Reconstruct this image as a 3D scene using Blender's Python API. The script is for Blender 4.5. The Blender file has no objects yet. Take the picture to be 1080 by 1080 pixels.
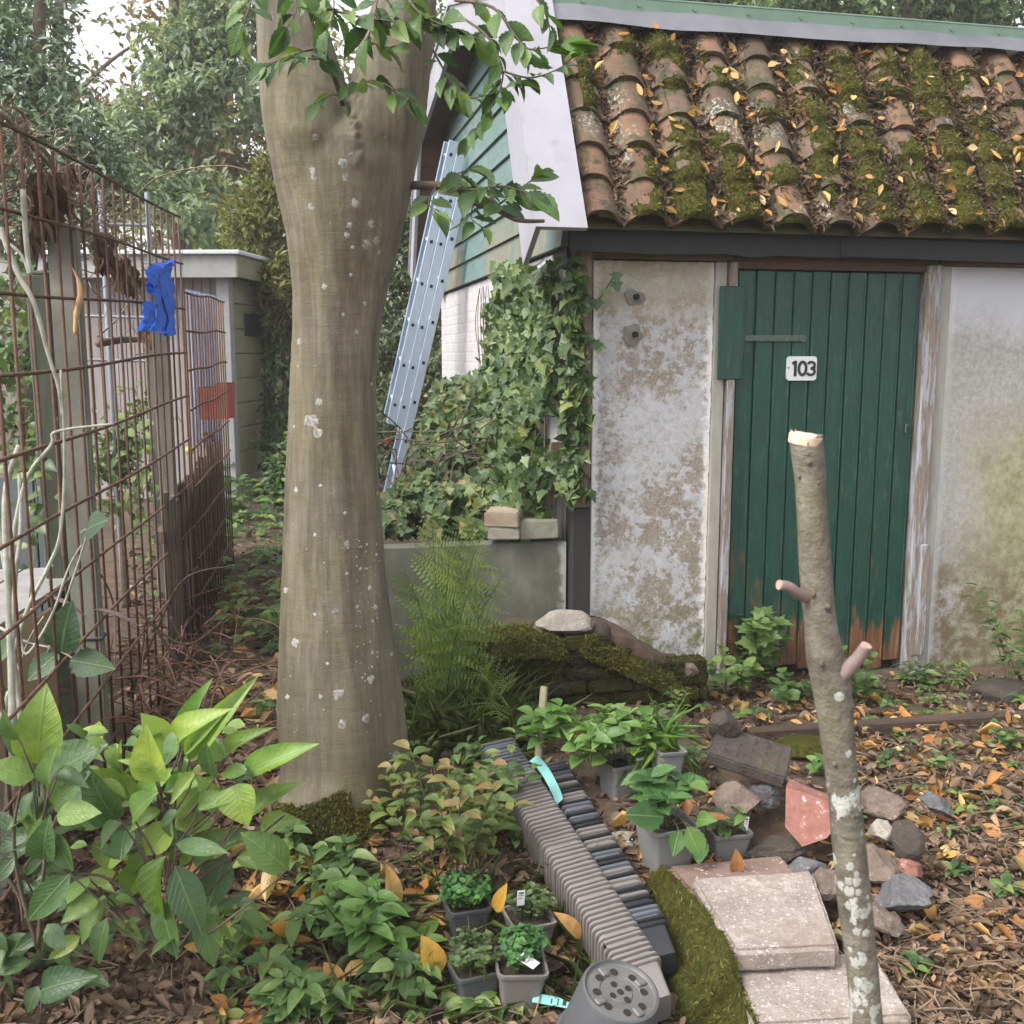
import bpy, bmesh, math, random
import numpy as np
from mathutils import Vector, Matrix, noise
from mathutils.bvhtree import BVHTree
random.seed(7); RNG = np.random.default_rng(7)
SC = bpy.context.scene
COL = SC.collection
R = math.radians
V = Vector
# ------------------------------------------------------------------ camera geometry
PITCH = R(8.7); CP, SP = math.cos(PITCH), math.sin(PITCH); EYE = 1.5
def ray(px, py):
    u, v = (px-540)/1080, (540-py)/1080
    return V((u, CP+v*SP, v*CP-SP))
def P(px, py, Y):                       # world point at ground distance Y
    r = ray(px, py); t = Y/r.y
    return V((r.x*t, Y, EYE+r.z*t))
def Z(px, py, z=0.0):                   # world point on a level plane
    r = ray(px, py); t = (z-EYE)/r.z
    return V((r.x*t, r.y*t, z))
def sm(x):
    x = min(1.0, max(0.0, x)); return x*x*(3-2*x)
def H(x, y):                            # terrain
    low = -0.2*sm((3.35-y)/0.9)*(1-0.45*sm((x-0.75)/0.4))
    n = noise.noise(V((x*1.3, y*1.3, 0)))*0.03+noise.noise(V((x*5, y*5, 3)))*0.012
    low -= .06*sm((y-3.95)/.5)*sm((x-.5)/.35)*sm((9-y)/2)
    return low+n*min(1, 12/(abs(x)+abs(y)+.1))
def G(px, py, dz=0.0):                  # world point on the terrain
    z = 0.0
    for _ in range(12):
        p = Z(px, py, z); z = H(p.x, p.y)+dz
    return Z(px, py, z)
AX = R(12.5)
D = V((math.cos(AX), math.sin(AX), 0)); Gd = V((-math.sin(AX), math.cos(AX), 0)); UP = V((0, 0, 1))
C0 = V((0.26, 4.65, 0))                 # near left corner of the shed
def S(px, py=480):                      # distance along the shed front for a pixel
    r = ray(px, py); k = r.x/r.y
    return (k*C0.y-C0.x)/(D.x-k*D.y)
def W(s, t, z): return C0+D*s+Gd*t+UP*z
# ------------------------------------------------------------------ scene helpers
def tag(o, label=None, cat=None, group=None, kind=None):
    if label: o['label'] = label
    if cat: o['category'] = cat
    if group: o['group'] = group
    if kind: o['kind'] = kind
    return o
def thing(name, label, cat, loc=(0, 0, 0), group=None):
    o = bpy.data.objects.new(name, None); COL.objects.link(o)
    o.location = loc; o.empty_display_size = 0.1
    return tag(o, label, cat, group)
def rootloc(o):
    while o.parent: o = o.parent
    return V(o.location)
class MB:
    def __init__(s): s.v = []; s.f = []; s.m = []; s.a = []
    def add(s, vs, fs, mi=0, at=None):
        b = len(s.v); s.v += [tuple(p) for p in vs]
        s.a += ([tuple(q) for q in at] if at is not None else [(0, 0, 0)]*len(vs))
        for f in fs: s.f.append([b+i for i in f]); s.m.append(mi)
        return b
    def box(s, c, size, ax=None, bev=0.0, mi=0, seg=1, at=None):
        bm = bmesh.new(); bmesh.ops.create_cube(bm, size=1)
        for v in bm.verts: v.co = V((v.co.x*size[0], v.co.y*size[1], v.co.z*size[2]))
        if bev > 0: bmesh.ops.bevel(bm, geom=list(bm.edges), offset=bev, segments=seg, affect='EDGES')
        ax = ax or (V((1, 0, 0)), V((0, 1, 0)), V((0, 0, 1)))
        bm.verts.index_update()
        vs = [V(c)+ax[0]*v.co.x+ax[1]*v.co.y+ax[2]*v.co.z for v in bm.verts]
        s.add(vs, [[v.index for v in f.verts] for f in bm.faces], mi, [at]*len(vs) if at else None); bm.free()
    def prism(s, base, top, mi=0):      # closed solid between two equal outlines
        n = len(base)
        s.add(list(base)+list(top), [list(range(n))[::-1], list(range(n, 2*n))]+[[i, (i+1) % n, n+(i+1) % n, n+i] for i in range(n)], mi)
    def tube(s, pts, rad, seg=8, mi=0, cap=True, wob=0.0, at=None):
        pts = [V(p) for p in pts]; n = len(pts)
        if not hasattr(rad, '__len__'): rad = [rad]*n
        t0 = (pts[1]-pts[0]).normalized()
        nrm = t0.orthogonal().normalized(); vs = []
        for i, p in enumerate(pts):
            t = (pts[min(i+1, n-1)]-pts[max(i-1, 0)])
            if t.length < 1e-9: t = t0
            t.normalize(); nrm = (nrm-t*nrm.dot(t))
            if nrm.length < 1e-6: nrm = t.orthogonal()
            nrm.normalize(); bn = t.cross(nrm)
            for k in range(seg):
                a = 2*math.pi*k/seg; r = rad[i]
                if wob: r *= 1+wob*noise.noise(p*9+V((math.cos(a), math.sin(a), 0))*1.5)
                vs.append(p+nrm*(math.cos(a)*r)+bn*(math.sin(a)*r))
        fs = [[i*seg+k, i*seg+(k+1) % seg, (i+1)*seg+(k+1) % seg, (i+1)*seg+k] for i in range(n-1) for k in range(seg)]
        if cap: fs += [list(range(seg))[::-1], [(n-1)*seg+k for k in range(seg)]]
        s.add(vs, fs, mi, [at]*len(vs) if at else None)
    def grid(s, fn, us, vs, mi=0, atfn=None):
        nu, nv = len(us), len(vs)
        pts = [fn(u, v) for v in vs for u in us]
        at = [atfn(u, v) for v in vs for u in us] if atfn else None
        s.add(pts, [[j*nu+i, j*nu+i+1, (j+1)*nu+i+1, (j+1)*nu+i] for j in range(nv-1) for i in range(nu-1)], mi, at)
    def lathe(s, c, prof, seg=24, ax=None, mi=0):
        ax = ax or (V((1, 0, 0)), V((0, 1, 0)), V((0, 0, 1))); vs = []
        for r, z in prof:
            for k in range(seg):
                a = 2*math.pi*k/seg; vs.append(V(c)+ax[0]*(r*math.cos(a))+ax[1]*(r*math.sin(a))+ax[2]*z)
        s.add(vs, [[i*seg+k, i*seg+(k+1) % seg, (i+1)*seg+(k+1) % seg, (i+1)*seg+k] for i in range(len(prof)-1) for k in range(seg)], mi)
    def rock(s, c, size, rot=None, seed=0, sub=3, cuts=7, rough=0.12, mi=0):
        bm = bmesh.new(); bmesh.ops.create_icosphere(bm, subdivisions=sub, radius=1)
        rr = random.Random(seed); pl = []
        for _ in range(cuts):
            n = V((rr.uniform(-1, 1), rr.uniform(-1, 1), rr.uniform(-1, 1))).normalized(); pl.append((n, rr.uniform(0.5, 0.82)))
        rot = rot or Matrix.Rotation(rr.uniform(0, 6), 3, 'Z'); bm.verts.index_update(); vs = []
        for v in bm.verts:
            p = v.co.copy()
            for n, d in pl:
                e = p.dot(n)-d
                if e > 0: p -= n*e*0.93
            q = p*(1+rough*noise.noise(p*2.2+V((seed, 0, 0)))+rough*.5*noise.noise(p*6+V((0, seed, 0))))
            vs.append(V(c)+rot @ V((q.x*size[0], q.y*size[1], q.z*size[2])))
        s.add(vs, [[v.index for v in f.verts] for f in bm.faces], mi); bm.free()
    def build(s, name, mats, parent=None, loc=None, smooth=False, label=None, local=False):
        off = V((0, 0, 0))
        if not local:
            off = rootloc(parent) if parent else V(loc or (0, 0, 0))
        me = bpy.data.meshes.new(name)
        me.from_pydata([(p[0]-off.x, p[1]-off.y, p[2]-off.z) for p in s.v], [], s.f)
        if not isinstance(mats, (list, tuple)): mats = [mats]
        for m in mats: me.materials.append(m)
        if len(mats) > 1: me.polygons.foreach_set('material_index', s.m)
        if any(q != (0, 0, 0) for q in s.a):
            at = me.attributes.new('lf', 'FLOAT_VECTOR', 'POINT'); at.data.foreach_set('vector', np.array(s.a, dtype=np.float32).ravel())
        if smooth is True: me.polygons.foreach_set('use_smooth', [True]*len(s.f))
        elif smooth: me.polygons.foreach_set('use_smooth', [True]*len(s.f)); me.set_sharp_from_angle(angle=R(smooth))
        me.update()
        o = bpy.data.objects.new(name, me); COL.objects.link(o)
        if parent: o.parent = parent
        elif loc is not None and not local: o.location = loc
        if label: o['label'] = label
        return o
def copy_thing(o, loc=None, rot=None, label=None):
    def rec(q, par):
        c = q.copy(); COL.objects.link(c); c.parent = par
        for ch in q.children: rec(ch, c)
        return c
    r = rec(o, None)
    if loc is not None: r.location = loc
    if rot is not None: r.rotation_euler = rot
    if label: r['label'] = label
    return r
# ------------------------------------------------------------------ leaves
def tpl_blade(prof, zcup=0.25, droop=0.25, wavy=0.0):
    vs = []; fs = []
    for i, (y, w) in enumerate(prof):
        z = -droop*y*y
        e = zcup*w + wavy*(1 if i % 2 else -1)
        vs += [(-w/2, y, z+e*.5), (0, y, z), (w/2, y, z+e*.5)]
    for i in range(len(prof)-1):
        a = i*3; fs += [(a, a+1, a+4, a+3), (a+1, a+2, a+5, a+4)]
    return np.array(vs, dtype=np.float32), fs
T_OV = tpl_blade([(0, .05), (.06, .3), (.14, .62), (.26, .9), (.4, 1.0), (.55, .97), (.7, .8), (.82, .55), (.92, .26), (1, .02)], .28, .3, .006)
T_EL = tpl_blade([(0, .05), (.1, .4), (.22, .75), (.38, .96), (.55, 1.0), (.72, .8), (.86, .45), (1, .03)], .2, .35)
T_SER = tpl_blade([(0, .06), (.1, .5), (.14, .46), (.24, .85), (.28, .78), (.4, 1.0), (.44, .92), (.56, .98), (.6, .86), (.72, .76), (.76, .62), (.87, .42), (1, .03)], .2, .25, .012)
T_SM = (np.array([(0, 0, 0), (-.5, .5, .1), (.5, .5, .1), (0, 1, -.12), (0, .5, -.03)], dtype=np.float32), [(0, 4, 3, 1), (0, 2, 3, 4)])
T_DRY = tpl_blade([(0, .05), (.15, .6), (.35, .9), (.55, 1.0), (.8, .6), (1, .05)], .9, -.5, .03)
T_NEED = tpl_blade([(0, .9), (.5, 1.0), (1, .05)], .2, .5)
def tpl_fan(ol, cup=0.15):
    vs = [(0, .3, -.04)]+[(x, y, cup*abs(x)-.25*max(0, y-.3)**2) for x, y in ol]
    n = len(ol); return np.array(vs, dtype=np.float32), [(0, 1+i, 1+(i+1) % n) for i in range(n)]
T_IVY = tpl_fan([(0, .02), (.28, -.1), (.36, .1), (.62, .22), (.34, .46), (.26, .62), (0, 1.0), (-.26, .62), (-.34, .46), (-.62, .22), (-.36, .1), (-.28, -.1)])
T_MAP = tpl_fan([(0, .0), (.22, -.06), (.3, .05), (.62, .12), (.5, .3), (.72, .55), (.36, .52), (.3, .72), (.16, .74), (0, 1.0), (-.16, .74), (-.3, .72), (-.36, .52), (-.72, .55), (-.5, .3), (-.62, .12), (-.3, .05), (-.22, -.06)])
T_RND = tpl_fan([(.1, 0), (.34, .1), (.5, .35), (.48, .62), (.3, .88), (0, 1), (-.3, .88), (-.48, .62), (-.5, .35), (-.34, .1), (-.1, 0)])
def unit(a):
    return a/np.maximum(np.linalg.norm(a, axis=-1, keepdims=True), 1e-9)
class LC:
    def __init__(s): s.b = []
    def add(s, tpl, pos, dr, nr, L, Wd, rnd=None, curl=None):
        pos = np.atleast_2d(np.array(pos, dtype=np.float64)); n = len(pos)
        dr = unit(np.broadcast_to(np.array(dr, dtype=np.float64), (n, 3))); nr = np.broadcast_to(np.array(nr, dtype=np.float64), (n, 3))
        sd = np.cross(dr, nr); sd = unit(sd+1e-6); nr = np.cross(sd, dr)
        L = np.broadcast_to(np.array(L, dtype=np.float64), (n,)); Wd = np.broadcast_to(np.array(Wd, dtype=np.float64), (n,))
        rnd = RNG.random(n) if rnd is None else np.broadcast_to(np.array(rnd, dtype=np.float64), (n,))
        c = RNG.uniform(.5, 1.6, n) if curl is None else np.broadcast_to(np.array(curl, dtype=np.float64), (n,))
        tv, tf = tpl; K = len(tv)
        v = pos[:, None]+sd[:, None]*(tv[None, :, 0:1]*Wd[:, None, None])+dr[:, None]*(tv[None, :, 1:2]*L[:, None, None])+nr[:, None]*(tv[None, :, 2:3]*(L*c)[:, None, None])
        at = np.stack([np.broadcast_to(tv[None, :, 0]*2, (n, K)), np.broadcast_to(tv[None, :, 1], (n, K)), np.broadcast_to(rnd[:, None], (n, K))], -1)
        s.b.append((v.reshape(-1, 3), tf, K, n, at.reshape(-1, 3)))
    def build(s, name, mats, parent=None, loc=None, smooth=True, label=None):
        off = np.array(rootloc(parent) if parent else V(loc or (0, 0, 0)))
        vs = np.concatenate([b[0] for b in s.b])-off; at = np.concatenate([b[4] for b in s.b]); idx = []; tot = []; base = 0
        for v, tf, K, n, a in s.b:
            for f in tf: pass
            lens = [len(f) for f in tf]; flat = np.array([i for f in tf for i in f])
            idx.append((flat[None]+(base+np.arange(n)*K)[:, None]).ravel()); tot.append(np.tile(lens, n)); base += n*K
        idx = np.concatenate(idx); tot = np.concatenate(tot); st = np.concatenate([[0], np.cumsum(tot)[:-1]])
        me = bpy.data.meshes.new(name); me.vertices.add(len(vs)); me.vertices.foreach_set('co', vs.astype(np.float32).ravel())
        me.loops.add(len(idx)); me.loops.foreach_set('vertex_index', idx.astype(np.int32))
        me.polygons.add(len(tot)); me.polygons.foreach_set('loop_start', st.astype(np.int32))
        me.polygons.foreach_set('use_smooth', np.full(len(tot), smooth))
        a = me.attributes.new('lf', 'FLOAT_VECTOR', 'POINT'); a.data.foreach_set('vector', at.astype(np.float32).ravel())
        me.update(calc_edges=True); me.validate()
        for m in (mats if isinstance(mats, (list, tuple)) else [mats]): me.materials.append(m)
        o = bpy.data.objects.new(name, me); COL.objects.link(o)
        if parent: o.parent = parent
        elif loc is not None: o.location = loc
        if label: o['label'] = label
        return o
def rdir(n, up=0.0, s=1.0):
    a = RNG.normal(size=(n, 3))*s; a[:, 2] += up; return unit(a)
def curve(pts, n):                      # smooth path through points
    pts = [V(p) for p in pts]; out = []
    m = len(pts)-1
    for i in range(n):
        t = i/(n-1)*m; k = min(int(t), m-1); f = t-k
        p0, p1, p2, p3 = pts[max(k-1, 0)], pts[k], pts[k+1], pts[min(k+2, m)]
        out.append(0.5*((2*p1)+(p2-p0)*f+(2*p0-5*p1+4*p2-p3)*f*f+(3*p1-p0-3*p2+p3)*f**3))
    return out
# ------------------------------------------------------------------ materials
class NT:
    def __init__(s, name):
        s.m = bpy.data.materials.new(name); s.m.use_nodes = True; s.t = s.m.node_tree; s.t.nodes.clear()
        s.out = s.t.nodes.new('ShaderNodeOutputMaterial'); s.co = None
    def n(s, ty, **kw):
        nd = s.t.nodes.new('ShaderNode'+ty)
        for k, v in kw.items(): setattr(nd, k, v)
        return nd
    def put(s, sock, v):
        if hasattr(v, 'bl_idname') or isinstance(v, bpy.types.NodeSocket): s.t.links.new(v, sock)
        elif v is not None:
            if isinstance(v, (tuple, list)) and len(v) == 3 and sock.type == 'RGBA': v = (*v, 1)
            sock.default_value = v
    def obj(s):
        if s.co is None: s.co = s.n('TexCoord').outputs['Object']
        return s.co
    def scaled(s, sc, vec=None):
        nd = s.n('Mapping'); s.put(nd.inputs[0], vec or s.obj()); nd.inputs['Scale'].default_value = sc; return nd.outputs[0]
    def noise(s, scale, detail=4, rough=.6, vec=None, dist=0.0):
        nd = s.n('TexNoise'); s.put(nd.inputs['Vector'], vec or s.obj())
        nd.inputs['Scale'].default_value = scale; nd.inputs['Detail'].default_value = detail; nd.inputs['Roughness'].default_value = rough; nd.inputs['Distortion'].default_value = dist
        return nd.outputs['Fac']
    def voro(s, scale, vec=None, feature='F1', out='Distance', rnd=1.0):
        nd = s.n('TexVoronoi', feature=feature); s.put(nd.inputs['Vector'], vec or s.obj()); nd.inputs['Scale'].default_value = scale
        nd.inputs['Randomness'].default_value = rnd
        return nd.outputs[out]
    def ramp(s, fac, stops, interp='LINEAR'):
        nd = s.n('ValToRGB'); s.put(nd.inputs[0], fac); e = nd.color_ramp.elements; nd.color_ramp.interpolation = interp
        while len(e) < len(stops): e.new(0.5)
        for el, (p, c) in zip(e, stops):
            el.position = p; el.color = (c, c, c, 1) if not isinstance(c, (tuple, list)) else (*c, 1)
        return nd.outputs[0]
    def step(s, fac, a, b):             # 0 below a, 1 above b
        nd = s.n('MapRange'); nd.interpolation_type = 'SMOOTHSTEP'; s.put(nd.inputs[0], fac); nd.inputs[1].default_value = a; nd.inputs[2].default_value = b; return nd.outputs[0]
    def mix(s, f, a, b, blend='MIX'):
        nd = s.n('Mix', data_type='RGBA', blend_type=blend); s.put(nd.inputs[0], f); s.put(nd.inputs[6], a); s.put(nd.inputs[7], b); return nd.outputs[2]
    def ma(s, op, a, b=None):
        nd = s.n('Math', operation=op); s.put(nd.inputs[0], a)
        if b is not None: s.put(nd.inputs[1], b)
        return nd.outputs[0]
    def xyz(s, vec=None):
        nd = s.n('SeparateXYZ'); s.put(nd.inputs[0], vec or s.obj()); return nd.outputs
    def attr(s, name='lf'):
        nd = s.n('Attribute', attribute_name=name); return nd.outputs['Vector']
    def bump(s, h, strength=.5, dist=.01, normal=None):
        nd = s.n('Bump'); s.put(nd.inputs['Height'], h); nd.inputs['Strength'].default_value = strength; nd.inputs['Distance'].default_value = dist
        if normal is not None: s.put(nd.inputs['Normal'], normal)
        return nd.outputs[0]
    def fin(s, col, rough=.8, nrm=None, metal=0.0, spec=.5, trans=None, coat=None):
        b = s.n('BsdfPrincipled'); s.put(b.inputs['Base Color'], col); s.put(b.inputs['Roughness'], rough); s.put(b.inputs['Metallic'], metal)
        b.inputs['Specular IOR Level'].default_value = spec
        if nrm is not None: s.put(b.inputs['Normal'], nrm)
        o = b.outputs[0]
        if trans:
            tl = s.n('BsdfTranslucent'); s.put(tl.inputs[0], trans[1])
            mx = s.n('MixShader'); mx.inputs[0].default_value = trans[0]; s.t.links.new(o, mx.inputs[1]); s.t.links.new(tl.outputs[0], mx.inputs[2]); o = mx.outputs[0]
        s.t.links.new(o, s.out.inputs[0]); return s.m
def simple(name, c1, c2, scale=20, rough=.8, bump=.3, dist=.004, metal=0.0, detail=5, stretch=None, spec=.5):
    t = NT(name); vec = t.scaled(stretch) if stretch else None
    f = t.noise(scale, detail, .65, vec); g = t.noise(scale*.17, 3, .6, vec)
    c = t.mix(t.ramp(t.ma('ADD', t.ma('MULTIPLY', f, .6), t.ma('MULTIPLY', g, .4)), [(.3, 0.0), (.7, 1.0)]), c1, c2)
    return t.fin(c, rough, t.bump(f, bump, dist), metal, spec)
def leafmat(name, cols, rough=.45, trans=.28, vein=.5, wear=0.22):
    t = NT(name); a = t.xyz(t.attr())
    n = len(cols); c = t.ramp(a[2], [(i/(n-1) if n > 1 else 0, q) for i, q in enumerate(cols)])
    nz = t.noise(14, 3, .6); c = t.mix(t.step(nz, .35, .7), c, t.mix(1.0, c, (.70, .74, .6), 'MULTIPLY')); nz2 = t.noise(5, 2, .5); c = t.mix(t.step(nz2, .45, .65), c, t.mix(1.0, c, (1.25, 1.12, .8), 'MULTIPLY'))
    au = t.ma('ABSOLUTE', a[0]); h = None
    if vein:
        mid = t.ma('SUBTRACT', 1.0, t.step(au, .02, .09))
        w = t.ma('FRACT', t.ma('SUBTRACT', t.ma('MULTIPLY', a[1], 9.0), t.ma('MULTIPLY', au, 3.2)))
        sv = t.ma('SUBTRACT', 1.0, t.step(t.ma('ABSOLUTE', t.ma('SUBTRACT', w, .5)), .03, .16))
        vv = t.ma('MAXIMUM', mid, t.ma('MULTIPLY', sv, .3))
        c = t.mix(t.ma('MULTIPLY', vv, vein*.62), c, t.mix(.45, c, (.36, .46, .18)))
        h = t.bump(t.ma('ADD', vv, t.ma('MULTIPLY', t.noise(45, 2, .5), 1.6)), .5, .004)
    if wear:
        c = t.mix(t.ma('MULTIPLY', t.step(t.noise(38, 4, .7), .6, .68), wear), c, (.16, .10, .04))
    return t.fin(c, rough, h, trans=(trans, t.mix(1.0, c, (1.5, 1.6, .7), 'MULTIPLY')) if trans else None)
# ------------------------------------------------------------------ world, camera, sun
cam = bpy.data.cameras.new('camera'); co = bpy.data.objects.new('camera', cam); COL.objects.link(co)
co.location = (0, 0, EYE); co.rotation_euler = (math.pi/2-PITCH, 0, 0)
cam.sensor_width = 36; cam.lens = 36; cam.clip_start = .05; cam.clip_end = 500
cam.dof.use_dof = True; cam.dof.focus_distance = 4.0; cam.dof.aperture_fstop = 9
SC.camera = co
w = bpy.data.worlds.new('World'); SC.world = w; w.use_nodes = True; nt = w.node_tree
SUN_EL, SUN_AZ = R(50), R(236)           # azimuth measured clockwise from +Y: behind the camera, to the left
sky = nt.nodes.new('ShaderNodeTexSky'); sky.sky_type = 'NISHITA'; sky.sun_disc = False; sky.sun_elevation = SUN_EL; sky.sun_rotation = SUN_AZ; sky.dust_density = 4; sky.air_density = 1.0
hs = nt.nodes.new('ShaderNodeHueSaturation'); hs.inputs['Saturation'].default_value = .12
nt.links.new(sky.outputs[0], hs.inputs['Color']); nt.links.new(hs.outputs[0], nt.nodes['Background'].inputs[0])
nt.nodes['Background'].inputs[1].default_value = .15
sl = bpy.data.lights.new('sun', 'SUN'); sl.energy = 1.25; sl.angle = R(24); sl.color = (1, .93, .80)
so = bpy.data.objects.new('sun', sl); COL.objects.link(so)
sd = V((math.sin(SUN_AZ)*math.cos(SUN_EL), math.cos(SUN_AZ)*math.cos(SUN_EL), math.sin(SUN_EL)))
so.rotation_euler = sd.to_track_quat('Z', 'Y').to_euler(); so.location = sd*20
SC.view_settings.view_transform = 'Standard'; SC.view_settings.look = 'None'; SC.view_settings.exposure = 1.52; SC.view_settings.gamma = 1
# ------------------------------------------------------------------ palette
M = {}
def mk():
    t = NT('ground_soil'); f = t.noise(9, 6, .7); g = t.noise(60, 4, .7); k = t.voro(38, out='Color')
    c = t.ramp(f, [(.3, (.035, .023, .015)), (.55, (.085, .055, .037)), (.75, (.15, .10, .065))])
    c = t.mix(t.step(g, .5, .75), c, (.15, .09, .05)); c = t.mix(t.ma('MULTIPLY', t.step(t.noise(1.6, 4), .5, .66), .55), c, (.035, .05, .014))
    c = t.mix(.25, c, t.mix(1.0, c, k, 'MULTIPLY')); M['soil'] = t.fin(c, .95, t.bump(g, .8, .012))
    t = NT('plaster_stained'); a = t.xyz()
    f = t.noise(7, 8, .72); g = t.noise(26, 7, .75); b = t.noise(2.2, 4, .6); z = a[2]
    tan = t.ramp(t.noise(90, 3, .7), [(.3, (.15, .125, .10)), (.55, (.265, .23, .19)), (.8, (.37, .335, .295))])
    wh = t.ramp(g, [(.3, (.37, .37, .385)), (.6, (.46, .465, .495))])
    pk = t.ma('ADD', t.ma('MULTIPLY', f, .6), t.ma('MULTIPLY', b, .4)); pk = t.ma('ADD', pk, t.ma('MULTIPLY', t.ma('SUBTRACT', g, .5), .75))
    mid = t.mix(t.step(t.ma('ADD', b, t.ma('MULTIPLY', t.ma('SUBTRACT', t.noise(48, 6, .75), .5), .9)), .46, .62), tan, (.35, .34, .335))
    col = t.mix(t.ma('MULTIPLY', t.step(pk, .475, .535), .9), mid, wh)
    ed = t.ma('ABSOLUTE', t.ma('SUBTRACT', t.xyz(t.attr())[0], .5)); ed = t.step(t.ma('ADD', ed, t.ma('MULTIPLY', t.ma('SUBTRACT', g, .5), .18)), .425, .49)
    col = t.mix(t.ma('MULTIPLY', ed, .85), col, (.72, .72, .72))
    lowm = t.ma('SUBTRACT', 1.0, t.step(t.ma('ADD', z, t.ma('MULTIPLY', f, .55)), .42, .82))
    col = t.mix(t.ma('MULTIPLY', lowm, t.step(t.noise(17, 5, .7), .42, .6)), col, (.14, .13, .06))
    top = t.step(t.ma('ADD', z, t.ma('MULTIPLY', f, .3)), 1.75, 1.95); col = t.mix(t.ma('MULTIPLY', top, .6), col, (.33, .29, .19))
    col = t.mix(t.step(t.noise(210, 2, .6), .66, .72), col, (.12, .09, .06))
    M['plaster_a'] = t.fin(col, .9, t.bump(t.ma('ADD', t.step(pk, .535, .575), t.ma('MULTIPLY', g, .8)), .5, .005))
    t = NT('plaster_algae'); a = t.xyz(); z = a[2]; la = t.xyz(t.attr())
    f = t.noise(5, 8, .72); g = t.noise(40, 5, .75); n2 = t.noise(2.5, 4, .6)
    base = t.ramp(g, [(.3, (.22, .21, .20)), (.65, (.36, .355, .345))])
    base = t.mix(t.step(t.ma('ADD', z, t.ma('MULTIPLY', f, .5)), 1.75, 2.0), base, (.46, .465, .495))
    gm = t.ma('MULTIPLY', t.step(t.ma('ADD', t.ma('MULTIPLY', la[0], 2.8), t.ma('ADD', t.ma('MULTIPLY', t.noise(5, 6, .75, t.scaled((4, 4, .55))), .75), t.ma('MULTIPLY', g, .3))), .58, 1.12), t.ma('SUBTRACT', 1.0, t.step(t.ma('ADD', z, t.ma('MULTIPLY', f, .5)), 1.2, 1.65)))
    base = t.mix(t.ma('MULTIPLY', gm, .8), base, t.ramp(t.noise(22, 5, .7), [(.35, (.15, .155, .055)), (.65, (.32, .325, .19))]))
    bm_ = t.ma('SUBTRACT', 1.0, t.step(t.ma('ADD', z, t.ma('MULTIPLY', f, .6)), .55, 1.05))
    base = t.mix(t.ma('MULTIPLY', bm_, t.step(t.noise(13, 7, .75), .36, .58)), base, (.13, .105, .055))
    base = t.mix(t.ma('MULTIPLY', t.ma('SUBTRACT', 1.0, t.step(la[0], .0, .03)), .8), base, (.62, .62, .6))
    M['plaster_b'] = t.fin(base, .92, t.bump(g, .5, .006))
    t = NT('door_green_paint'); a = t.xyz(); f = t.noise(6, 5, .65, t.scaled((6, 6, .7))); g = t.noise(40, 5, .7, t.scaled((2, 2, .25)))
    c = t.ramp(f, [(.3, (.004, .031, .022)), (.6, (.006, .047, .034)), (.8, (.014, .066, .050))])
    c = t.mix(t.ma('MULTIPLY', t.step(g, .54, .68), .5), c, (.06, .11, .09))
    hh = t.ma('ADD', a[2], t.ma('MULTIPLY', t.ma('SUBTRACT', t.noise(7, 6, .7, t.scaled((3, 3, .45))), .5), 1.1))
    wd = t.ramp(t.noise(30, 5, .7, t.scaled((3, 3, .2))), [(.3, (.045, .022, .013)), (.55, (.15, .07, .035)), (.75, (.26, .15, .09))])
    c = t.mix(t.ma('SUBTRACT', 1.0, t.step(hh, .10, .22)), c, wd)
    c = t.mix(t.ma('MULTIPLY', t.ma('MULTIPLY', t.ma('SUBTRACT', 1.0, t.step(a[2], .5, 1.0)), t.step(t.noise(3.2, 5, .7, t.scaled((3, 3, .6))), .56, .66)), .7), c, (.09, .06, .03))
    M['green'] = t.fin(c, .42, t.bump(g, .25, .003))
    t = NT('flaky_white_wood'); f = t.noise(5, 7, .75, t.scaled((7, 7, .8))); g = t.noise(60, 4, .6, t.scaled((3, 3, .15)))
    wd = t.ramp(g, [(.3, (.11, .085, .07)), (.7, (.26, .215, .175))]); c = t.mix(t.step(f, .48, .55), wd, (.28, .285, .315))
    M['flaky'] = t.fin(c, .8, t.bump(t.step(f, .47, .52), .6, .004))
    t = NT('barge_white_paint'); f = t.noise(3, 4, .6, t.scaled((1, 1, .5))); c = t.ramp(f, [(.3, (.25, .245, .285)), (.7, (.32, .315, .36))])
    c = t.mix(t.ma('MULTIPLY', t.step(t.noise(14, 6, .75, t.scaled((1, 1, .35))), .52, .72), .6), c, (.21, .205, .185)); M['white'] = t.fin(c, .5, t.bump(f, .1, .01))
    t = NT('siding_pale_green'); a = t.xyz(); f = t.noise(4, 6, .7, t.scaled((2, 2, 6))); g = t.noise(30, 4, .7, t.scaled((1, 1, .12)))
    c = t.ramp(f, [(.3, (.075, .125, .12)), (.7, (.13, .195, .185))])
    st = t.ma('MULTIPLY', t.ma('SUBTRACT', 1.0, t.step(t.ma('ADD', a[2], t.ma('MULTIPLY', g, .35)), 2.28, 2.55)), t.step(t.noise(2.2, 3, .5, t.scaled((1, 1, .1))), .42, .56))
    c = t.mix(t.ma('MULTIPLY', st, .55), c, t.ramp(g, [(.35, (.13, .08, .045)), (.7, (.30, .24, .15))])); M['siding'] = t.fin(c, .6, t.bump(f, .2, .003))
    t = NT('roof_tile_clay'); f = t.noise(9, 6, .7); g = t.noise(55, 5, .75); r_ = t.xyz(t.attr())[2]
    c = t.ramp(t.ma('ADD', t.ma('MULTIPLY', f, .6), t.ma('MULTIPLY', r_, .4)), [(.25, (.045, .032, .022)), (.42, (.105, .062, .040)), (.55, (.16, .088, .054)), (.66, (.11, .078, .054)), (.8, (.075, .06, .042))])
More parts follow.
